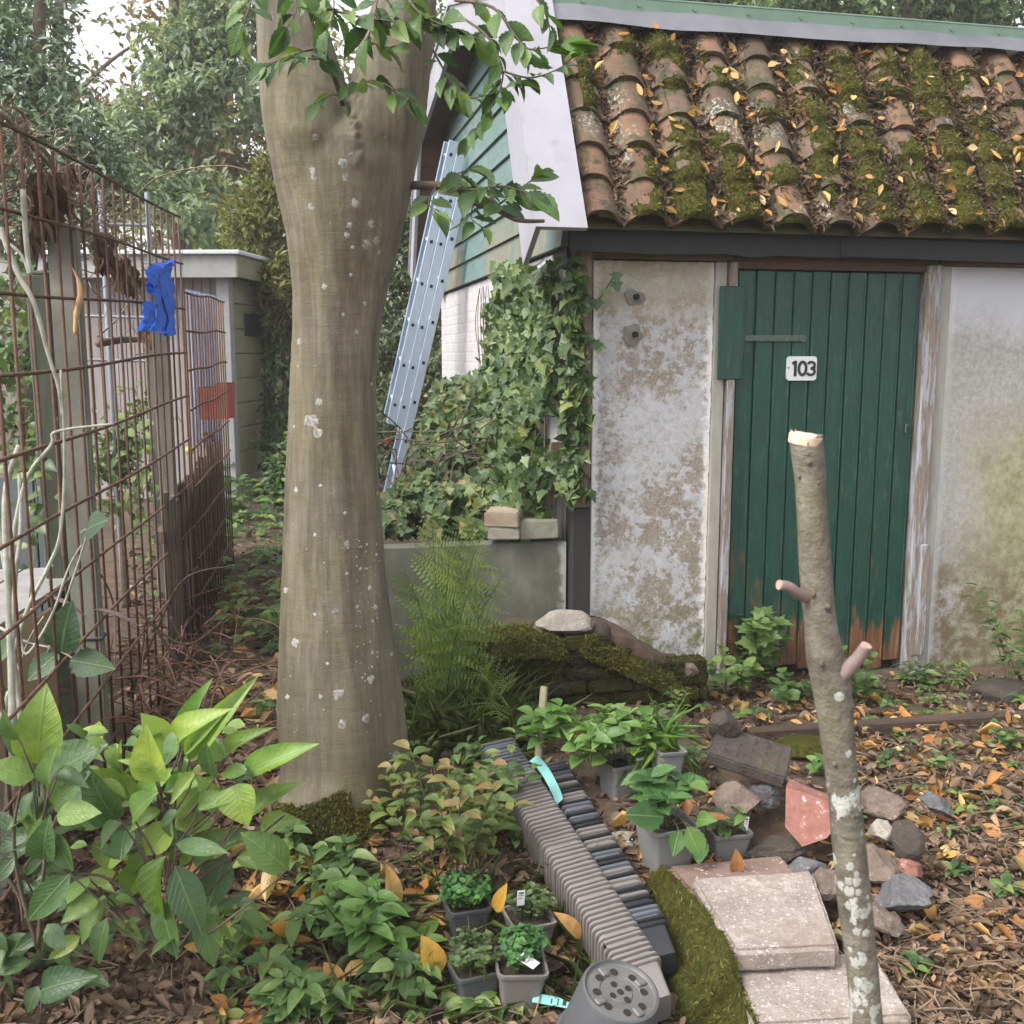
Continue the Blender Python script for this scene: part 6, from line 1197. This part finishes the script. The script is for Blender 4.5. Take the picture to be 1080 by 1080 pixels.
lc = LC(); n = 520; b = np.array(G(490, 778)); bs = b+RNG.normal(size=(n, 3))*[.14, .10, .0]; bs[:, 2] = [H(x, y) for x, y in bs[:, :2]]; lc.add(T_NEED, bs, rdir(n, 1.1), rdir(n, .5), RNG.uniform(.10, .26, n), RNG.uniform(.003, .006, n), curl=RNG.uniform(.5, 2.5, n)); tag(lc.build('grass_tuft', M['grass'], None, loc=V(b)), 'tuft of long thin grass below the fern', 'grass', kind='stuff')
# ------------------------------------------------------------------ mid and low plants
def spot(name, lab, px, py, n, h, sp, nl, L, tpl, mat, wr=.6, cat='plant', **k): b = G(px, py); t = plant(name, lab, b, cat); bushy(t, b, n, h, sp, nl, L, tpl, mat, wr, **k)
spot('blushed_shrub', 'low shrub with pink tinged leaves below the tree trunk', 478, 925, 22, .36, .24, 9, .068, T_OV, 'blush', .5, 'shrub', stemr=.003)
spot('blushed_shrub', 'small yellowish shrub tip leaning to the trunk foot', 432, 890, 7, .26, .14, 8, .055, T_OV, 'blush', .5, 'shrub')
spot('leafy_shrub', 'loose green shrub growing along the upper end of the pot rows', 524, 862, 16, .28, .16, 8, .058, T_OV, 'weed', .5, 'shrub')
spot('maple_seedling', 'maple seedling with lobed leaves in front of the green door', 790, 722, 9, .34, .16, 7, .105, T_MAP, 'weed', .95, rnd=(.4, .9), flat=.4)
spot('young_bramble', 'pale leafy bramble sprouting at the door jamb foot', 768, 735, 9, .2, .13, 7, .06, T_RND, 'weed', .85, rnd=(.5, 1))
spot('young_bramble', 'green bramble tuft at the foot of the green door', 905, 742, 10, .22, .16, 7, .062, T_RND, 'weed', .85, rnd=(.2, .8))
spot('young_bramble', 'low bramble tuft below the door left of the sapling', 838, 742, 9, .12, .2, 6, .06, T_RND, 'weed', .8, rnd=(.1, .6))
spot('rose_seedling', 'thin seedling with small leaflets before the mossy wall', 712, 775, 7, .16, .12, 9, .036, T_OV, 'weed', .55)
spot('dark_leaved_plant', 'bluish dark leaved plant at the foot of the algae stained plaster', 968, 722, 8, .12, .09, 6, .06, T_EL, 'hedge', .4)
spot('privet_shoot', 'loose privet like shrub at the right edge before the plaster', 1086, 738, 14, .52, .22, 14, .06, T_EL, 'weed', .35, 'shrub', stemr=.003, lean=(-.12, 0), rnd=(0, .6))
spot('moss_plant', 'dark low fern like plant along the plaster foot', 1008, 720, 10, .08, .16, 8, .05, T_EL, 'fern', .3)
spot('nettle_clump', 'light green five leaved plant in the lower centre', 398, 1010, 8, .13, .07, 6, .105, T_OV, 'potleaf', .48, whorl=True, rnd=(.1, .6))
spot('nettle_clump', 'pale green leafy plant left of the charcoal herb pot', 425, 1050, 12, .11, .10, 6, .07, T_OV, 'weed', .55)
spot('pale_seedling', 'light leaved seedling in the leaves beside the red rubble', 868, 818, 3, .07, .04, 4, .06, T_OV, 'potleaf', .6)
SEED = [(935, 812, .05, 'seedling patch between sapling and leaf bed'), (990, 815, .05, 'bright seedling left of the fallen maple leaf'), (1010, 925, .03, 'tiny seedling in the leaf bed right of the rubble'), (1062, 790, .08, 'green seedling at the right edge below the slab'), (958, 1022, .05, 'dark leaved seedling right of the lower step'), (1065, 945, .04, 'little seedling by the right edge'), (690, 800, .06, 'small seedling behind the tall grey pot'), (730, 812, .07, 'broad leaved seedling between tall pot and tile slab'), (60, 1020, .05, 'dark seedling low in the left corner'), (270, 760, .08, 'green seedling beside the trunk on the leaf path'), (215, 700, .10, 'leafy weed by the withered brushwood'), (255, 560, .2, 'weed patch along the hut path')]
for px, py, h, lab in SEED: spot('seedling', lab, px, py, 4, h*1.2, h, 5, .045, T_OV, 'weed', .6)
# ground cover (uncountable): lower centre and left path
lc = LC(); mb = MB()
def cover(n, region, L, tpl, wr, hh, rnd=(0, 1), dens=None):
    i = 0; g_ = 0
    while i < n and g_ < n*20:
        g_ += 1; px, py = region(); p = G(px, py)
        if noise.noise(V((p.x*4.5, p.y*4.5, 7)))+.1 < random.random()*.45: continue
        i += 1; sc_ = random.uniform(.45, 1.35); a0_ = random.uniform(0, 6.28); h = hh*random.random()
        for k in range(random.randint(4, 7)):
            an = a0_+k*1.3; d_ = V((math.cos(an), math.sin(an), random.uniform(0, .5))); l = L*sc_*random.uniform(.6, 1.1); lc.add(tpl, p+UP*h+d_*l*.1, d_, UP+V((random.uniform(-.3, .3), -.3, 0)), l, l*wr, random.uniform(*rnd))
cover(100, lambda: (random.uniform(235, 452), random.uniform(905, 1085)), .055, T_OV, .52, .10)
cover(55, lambda: (random.uniform(300, 448), random.uniform(960, 1085)), .075, T_OV, .5, .12, (.3, .9))
cover(60, lambda: (random.uniform(480, 660), random.uniform(1055, 1090)), .05, T_OV, .55, .05)
cover(170, lambda: (random.uniform(236, 300), random.uniform(480, 700)), .07, T_OV, .6, .22, (.3, 1))
cover(160, lambda: (random.uniform(205, 300), random.uniform(470, 560)), .10, T_OV, .6, .4)
cover(70, lambda: (random.uniform(740, 1080), random.uniform(722, 770)), .05, T_OV, .55, .05)
cover(45, lambda: (random.uniform(900, 1080), random.uniform(775, 900)), .04, T_OV, .55, .03)
cover(80, lambda: (random.uniform(405, 560), random.uniform(740, 900)), .05, T_OV, .5, .08)
tag(lc.build('ground_cover', M['weed'], None, loc=(0, 0, 0)), 'low green weeds spreading over the leaf covered soil', 'weeds', kind='stuff')
lc = LC(); n = 700; bs = []
for _ in range(n): p = G(random.uniform(330, 650), random.uniform(930, 1085)); bs.append(p)
lc.add(T_NEED, np.array(bs), rdir(n, .8), rdir(n, .5), RNG.uniform(.05, .16, n), RNG.uniform(.002, .004, n), curl=RNG.uniform(.5, 2.5, n)); tag(lc.build('thin_grass', M['grass'], None, loc=(0, 0, 0)), 'thin grass blades among the weeds', 'grass', kind='stuff')
# ------------------------------------------------------------------ fallen leaves, twigs
def litter(n, region, L, mat, name, lab, lift=.024, tilt=.6, tpl=T_DRY, wr=(.35, .6)):
    lc = LC(); ps = []
    for _ in range(n):
        px, py = region(); p = G(px, py)
        if noise.noise(p*5)+.6*noise.noise(p*13) < random.uniform(-.75, -.1): continue
        ps.append(p+UP*random.uniform(0.001, lift))
    ps = np.array(ps); n = len(ps); l = L[0]+(L[1]-L[0])*RNG.random(n)**1.5; dd = RNG.normal(size=(n, 3)); dd[:, 2] *= .25; nn_ = np.array([0, 0, 1])+RNG.normal(size=(n, 3))*tilt; ww = l*RNG.uniform(wr[0]*.7, wr[1]*1.15, n); cc = RNG.uniform(-.8, 1.4, n); a_ = (0, n//2, n*3//4, n)
    for q, tt in enumerate((tpl, T_SER, T_EL)): sl = slice(a_[q], a_[q+1]); a_[q+1] > a_[q] and lc.add(tt, ps[sl], dd[sl], nn_[sl], l[sl], ww[sl], curl=cc[sl])
    tag(lc.build(name, mat, None, loc=(0, 0, 0)), lab, 'leaves', kind='stuff')
def rbed(): 
    y = 716+374*random.random()**1.3; return random.uniform(740 if y < 800 else 880, 1120), y
litter(9000, rbed, (.012, .055), M['litter'], 'leaf_litter', 'brown dead leaves carpeting the bed right of the steps')
litter(7000, lambda: (random.uniform(-20, 720), 870+225*random.random()), (.014, .06), M['litter'], 'leaf_litter', 'brown leaf litter among the plants in the lower left')
litter(2600, lambda: (random.uniform(130, 320), random.uniform(560, 900)), (.02, .08), M['litter'], 'leaf_litter', 'brown leaf litter along the path left of the tree trunk')
litter(1300, lambda: (random.uniform(560, 900), random.uniform(740, 960)), (.02, .06), M['litter'], 'leaf_litter', 'brown leaf litter round the pots and the rubble')
litter(320, lambda: (random.uniform(890, 1100), 760+250*random.random()**1.6), (.04, .085), M['orange'], 'orange_leaves', 'orange fallen leaves strewn over the right hand bed', .03, .5)
litter(150, lambda: (random.uniform(215, 460), random.uniform(895, 1080)), (.05, .10), M['orange'], 'orange_leaves', 'orange fallen leaves around the tree foot', .05, .6)
litter(60, lambda: (random.uniform(225, 300), random.uniform(610, 770)), (.06, .12), M['orange'], 'orange_leaves', 'orange fallen leaves on the left path', .03, .5)
litter(60, lambda: (random.uniform(740, 960), random.uniform(735, 775)), (.05, .09), M['orange'], 'orange_leaves', 'pale fallen leaves before the green door', .03, .5)
litter(55, lambda: (random.uniform(640, 900), random.uniform(800, 930)), (.04, .08), M['orange'], 'orange_leaves', 'orange fallen leaves among pots and rubble', .05, .5)
def oneleaf(lab, bx, by, tx, ty, z0, mat, wr=.55, up=(0, -.5, .9), tpl=T_OV):
    a = G(bx, by, z0) if not isinstance(z0, tuple) else P(bx, by, z0[0]); b = G(tx, ty, z0) if not isinstance(z0, tuple) else P(tx, ty, z0[0]-.02); lc = LC(); l = (b-a).length; lc.add(tpl, a, b-a, up, l, l*wr, random.random(), .9); tag(lc.build('fallen_leaf', M[mat], None, loc=a), lab, 'leaf')
oneleaf('mottled yellow leaf standing left of the charcoal herb pot', 462, 1028, 450, 992, (2.5,), 'yellow', .6); oneleaf('yellow orange leaf upright below the blushed shrub', 412, 962, 416, 918, (2.75,), 'orange', .45, (.6, -.6, .5)); oneleaf('yellow leaf lying on the rear herb pot', 524, 962, 530, 936, (2.62,), 'yellow', .45); oneleaf('orange leaf resting on the side of the long pot row', 612, 990, 592, 962, (2.62,), 'orange', .4); oneleaf('yellow leaf at the foot of the trunk beside the moss', 305, 905, 342, 910, .06, 'yellow', .5)
oneleaf('orange leaf on the smaller grey pot', 738, 866, 768, 858, (2.95,), 'orange', .35); oneleaf('curled orange leaf on the reddish step slab', 776, 922, 778, 900, (2.84,), 'orange', .55); oneleaf('orange brown leaf beside the spider plant', 665, 772, 688, 785, (3.36,), 'orange', .4); oneleaf('orange leaf before the mossy wall cushion', 518, 690, 540, 684, (4.2,), 'orange', .4)
# dead brushwood by the mesh and twigs
BW = thing('brushwood', 'pile of reddish dead bramble canes on the ground beside the mesh', 'brushwood', G(200, 740)); mb = MB()
for i in range(110):
    a = G(random.gauss(195, 38), random.uniform(640, 800), random.uniform(0, .25)); an = random.uniform(0, 6.28); l = random.uniform(.15, .5); e = a+V((math.cos(an)*l, math.sin(an)*l*.8, random.uniform(-.1, .2))); e.z = max(e.z, H(e.x, e.y)); mb.tube(curve([a, a.lerp(e, .5)+UP*random.uniform(0, .08), e], 8), random.uniform(.0015, .0045), 5)
for q in ([(135, 735), (165, 665), (195, 610), (245, 597)], [(165, 665), (205, 720), (235, 730)], [(180, 650), (205, 700), (232, 722)], [(150, 650), (196, 680), (240, 650)], [(138, 738), (150, 690), (152, 660)]): m1 = MB(); m1.tube(curve([P(x, y, 3.9) for x, y in q], 14), [.006-.003*k/13 for k in range(14)], 6); m1.build('cane', M['kerb'], BW, smooth=True)
o_ = mb.build('cane_pile', simple('dead_bramble_cane', (.06, .022, .016), (.20, .09, .06), 30, .85, .3), BW, smooth=True); o_['kind'] = 'stuff'
mb = MB()
for i in range(800):
    px, py = (random.uniform(890, 1100), random.uniform(760, 1090)) if i < 300 else ((random.uniform(0, 660), random.uniform(880, 1090)) if i < 600 else (random.uniform(200, 310), random.uniform(600, 860)))
    a = G(px, py, random.uniform(.005, .04)); an = random.uniform(0, 6.28); l = random.uniform(.03, .16); e = a+V((math.cos(an)*l, math.sin(an)*l, random.uniform(-.01, .03))); e.z = max(e.z, H(e.x, e.y)+.004); mb.tube([a, a.lerp(e, .5)+V((random.uniform(-.01, .01), 0, .006)), e], random.uniform(.0008, .0024), 4)
tag(mb.build('twigs', M['dryvine'], None, loc=(0, 0, 0)), 'thin dry twigs scattered over the soil', 'twigs', kind='stuff')
mb = MB(); a, b = P(345, 905, 2.95), P(378, 975, 2.72); mb.tube([a, a.lerp(b, .5), b], .006, 8); tag(mb.build('stick', M['stake'], None, loc=a), 'pale straight stick stuck in the soil below the trunk', 'stick')
# ------------------------------------------------------------------ trees and hedges beyond
DENS = .68
def clumps(lc, px, py, Y, rx, ry, n, L, Wr, ros=6, dep=.8, thr=-.12, fr=.9, out=.5, tpl=T_SM, seed=0):
    c = P(px, py, Y); k = (Y*CP+(EYE-c.z)*SP)/1080; R3 = np.array([rx*k, rx*k*dep, ry*k]); m = 0; pos = []
    while m < int(n*DENS)//ros:
        u = RNG.normal(size=3); u /= np.linalg.norm(u); r_ = RNG.random()**.42; p = np.array(c)+u*r_*R3
        m += 1
        if noise.noise(V(p)*fr*6/L*.1+V((seed, 0, 0))) < thr: continue
        pos.append((p, u))
    if not pos: return
    P_ = np.repeat(np.array([q[0] for q in pos]), ros, 0); U_ = np.repeat(np.array([q[1] for q in pos]), ros, 0); N = len(P_); sh = np.repeat(RNG.random(len(pos)), ros)
    d_ = unit(RNG.normal(size=(N, 3))+U_*out-np.array([0, 0, .25])); nr = U_*.5+np.array([0, -.35, .9])+RNG.normal(size=(N, 3))*.5
    l = L*RNG.uniform(.6, 1.15, N); lc.add(tpl, P_+d_*l[:, None]*.25+RNG.normal(size=(N, 3))*L*.25, d_, nr, l, l*Wr, np.clip(sh*.6+RNG.random(N)*.4, 0, 1))
def tree(name, lab, trunk, blobs, mat, L, Wr, tr=.1, ros=6, cat='tree', lim=True, barkm='twig', grp=None, **kw):
    b = V(trunk[0]); t = thing(name, lab, cat, b, grp); lc = LC(); mb = MB()
    c = curve(trunk, 14); mb.tube(c, [tr*(1-.6*k/13) for k in range(14)], 9, wob=.2)
    for bl in blobs:
        clumps(lc, *bl, L, Wr, ros, seed=len(mb.v), **kw)
        if lim: q = P(bl[0], bl[1], bl[2]); k = min(range(14), key=lambda i: (c[i]-q).length+.0); s_ = c[max(0, k-3)]; mb.tube(curve([s_, s_.lerp(q, .5)+UP*.15, q], 9), [tr*.4*(1-.8*i/8) for i in range(9)], 6)
    mb.build('trunk', M[barkm], t, smooth=True); lc.build('crown', M[mat], t); return t
def gz(px, Y): p = P(px, 500, Y); return V((p.x, Y, 0))
tree('rhododendron', 'dark glossy evergreen towering behind the rusty fence at the upper left', [gz(20, 8.5), P(30, 250, 8.5), P(40, 60, 8.6), P(45, -40, 8.6)], [(10, 90, 8.5, 85, 75, 6000), (60, 160, 8.3, 75, 60, 5200), (-20, 170, 8.4, 80, 70, 4200), (0, 10, 8.8, 85, 50, 3600), (100, 195, 8.7, 50, 40, 2200), (30, 230, 8.2, 90, 40, 3200)], 'rhodo', .10, .36, .09, thr=-.2)
tree('pale_tree', 'lighter green tree with dense bluish foliage in the upper left background', [gz(190, 13), P(190, 280, 13), P(186, 90, 13.1), P(182, -30, 13.1)], [(200, 60, 13, 55, 50, 3800), (240, 30, 13.2, 60, 60, 4600), (160, 130, 12.8, 55, 40, 3200), (230, 100, 12.8, 60, 45, 3600), (205, 215, 12.5, 80, 40, 4200), (150, 190, 12.9, 60, 40, 2600), (270, -10, 13, 60, 50, 2600)], 'mapleback', .135, .42, .13, thr=-.02)
tree('autumn_tree', 'reddish leaved tree far behind at the left of the trunk', [gz(195, 17), P(193, 250, 17), P(186, 110, 17)], [(180, 110, 17, 45, 45, 1300), (240, 140, 17, 55, 50, 2000), (210, 180, 17, 60, 40, 1500), (150, 200, 17.5, 60, 40, 1100), (265, 190, 17, 40, 30, 1000)], 'autumn', .2, .45, .16)
tree('autumn_tree', 'taller thin autumn tree showing against the bright sky at the top left', [gz(60, 19), P(60, 200, 19), P(62, 20, 19), P(65, -60, 19)], [(60, 0, 19, 40, 30, 500), (170, 30, 19, 60, 40, 700), (130, 140, 19, 60, 50, 1400), (215, 60, 19, 50, 50, 1400), (70, 100, 19, 60, 60, 1200)], 'autumn', .2, .45, .14)
tree('yellow_conifer', 'olive yellow conifer left of the big trunk above the hut roof', [gz(285, 11.5), P(282, 300, 11.5), P(280, 200, 11.5)], [(280, 240, 11.5, 46, 45, 4200), (300, 190, 11.6, 30, 40, 2200), (265, 285, 11.4, 40, 25, 2200), (300, 310, 11.2, 30, 40, 2200)], 'conifer', .12, .3, .08, thr=-.3)
tree('lime_shrub', 'bright lime shrub showing above the hut roof', [gz(236, 14), P(236, 280, 14)], [(236, 262, 14, 20, 14, 900)], 'lime', .13, .45, .05, cat='shrub')
tree('green_shrub', 'bright green bushy shrub growing right of the garden hut', [gz(302, 11), P(300, 400, 11.2)], [(300, 340, 11.4, 24, 40, 1800), (304, 410, 11.2, 26, 55, 2400), (292, 300, 12.4, 22, 28, 1400), (296, 470, 11, 24, 40, 1800), (310, 500, 8.8, 24, 50, 1800)], 'bush', .085, .5, .05, cat='shrub')
tree('hedge_shrub', 'tall dark evergreen hedge seen between tree trunk and ladder', [gz(440, 10.5), P(440, 300, 10.5), P(445, 150, 10.5)], [(430, 250, 10.5, 50, 70, 5200), (470, 180, 10.8, 45, 70, 4200), (425, 350, 10.3, 50, 70, 5200), (430, 450, 10, 55, 60, 5200), (455, 110, 11, 45, 60, 3600), (480, 60, 11.2, 45, 60, 3200), (385, 420, 10.4, 40, 120, 3200), (470, 420, 9.9, 40, 60, 3600)], 'hedge', .075, .55, .07, cat='hedge', thr=-.35)
tree('background_tree', 'leafy dark tree whose crown rises behind the shed roof', [gz(760, 15), P(760, 40, 15), P(760, -60, 15)], [(640, 0, 15, 75, 26, 2200), (740, 4, 15, 75, 24, 2200), (700, -30, 15, 110, 40, 2600)], 'hedge', .15, .45, .16, thr=-.3)
tree('background_tree', 'bright green broadleaf tree behind the right end of the shed roof', [gz(960, 14), P(960, 20, 14), P(960, -60, 14)], [(850, 0, 14, 70, 26, 2400), (940, 10, 14, 80, 30, 3000), (1040, 15, 14, 75, 32, 3000), (960, -30, 14, 130, 40, 3000)], 'bush', .14, .45, .16, thr=-.25)
# far wood that closes the view
FW = thing('far_wood', 'unbroken wood of dim trees closing the view behind the garden', 'wood', (-4, 24, 0)); FW['kind'] = 'stuff'; lc = LC(); mb = MB()
for (px, py, Y, rx, ry, n) in [(-40, 330, 22, 140, 120, 5200), (110, 330, 22, 120, 100, 5200), (250, 330, 22, 120, 100, 5200), (380, 300, 22, 120, 140, 5200), (500, 200, 22, 110, 150, 5200), (-20, 230, 24, 80, 70, 2000), (360, 120, 24, 90, 100, 3000), (470, 60, 24, 90, 90, 3000), (650, 10, 26, 120, 60, 2400), (850, 0, 26, 140, 60, 2600), (1040, 10, 26, 140, 60, 2600)]: clumps(lc, px, py, Y, rx, ry, n, .26, .5, 6, thr=-.25)
for px in (214, 232, 262, 330, 440): p = gz(px, 21); mb.tube([p, p+UP*6+V((random.uniform(-.2, .2), 0, 0)), p+UP*11.5], [.2, .16, .08], 8)
o = lc.build('crowns', M['conifer'], FW); mb.build('trunks', M['twig'], FW); 
tree('garden_shrub', 'green shrub growing behind the mesh left of the concrete post', [gz(20, 5.5), P(22, 420, 5.5)], [(20, 390, 5.5, 60, 50, 900), (10, 310, 6, 60, 40, 500), (40, 460, 5.2, 40, 40, 500)], 'bush', .07, .55, .03, cat='shrub', thr=-.1)
tree('garden_shrub', 'low leafy shrub behind the mesh right of the concrete post', [gz(125, 6), P(125, 500, 6)], [(125, 500, 6, 30, 50, 900), (140, 440, 6.5, 24, 30, 300)], 'bush', .07, .55, .03, cat='shrub', thr=-.1)
slats('compost_bin', 'dark blue grey plank compost bin behind the mesh at the left', 'compost bin', -2.9, -1.95, 4.5, 4.4, 0, .98, 8, M['slatgrey'], .0, .03, .04)
# ------------------------------------------------------------------ haze volume added to imitate lens glare
hz = MB(); hz.box((0, 0, 5.5), (150, 150, 17)); ho = hz.build('glare_haze', [], None); ho['kind'] = 'stuff'; ho['label'] = 'thin haze volume added to imitate lens glare over the garden'
hm = bpy.data.materials.new('glare_haze_volume'); hm.use_nodes = True; hm.node_tree.nodes.clear(); q = hm.node_tree.nodes.new('ShaderNodeOutputMaterial'); pv = hm.node_tree.nodes.new('ShaderNodeVolumePrincipled')
pv.inputs['Color'].default_value = (.96, .96, .95, 1); pv.inputs['Density'].default_value = .0030; pv.inputs['Anisotropy'].default_value = .2; hm.node_tree.links.new(pv.outputs[0], q.inputs[1]); ho.data.materials.append(hm)
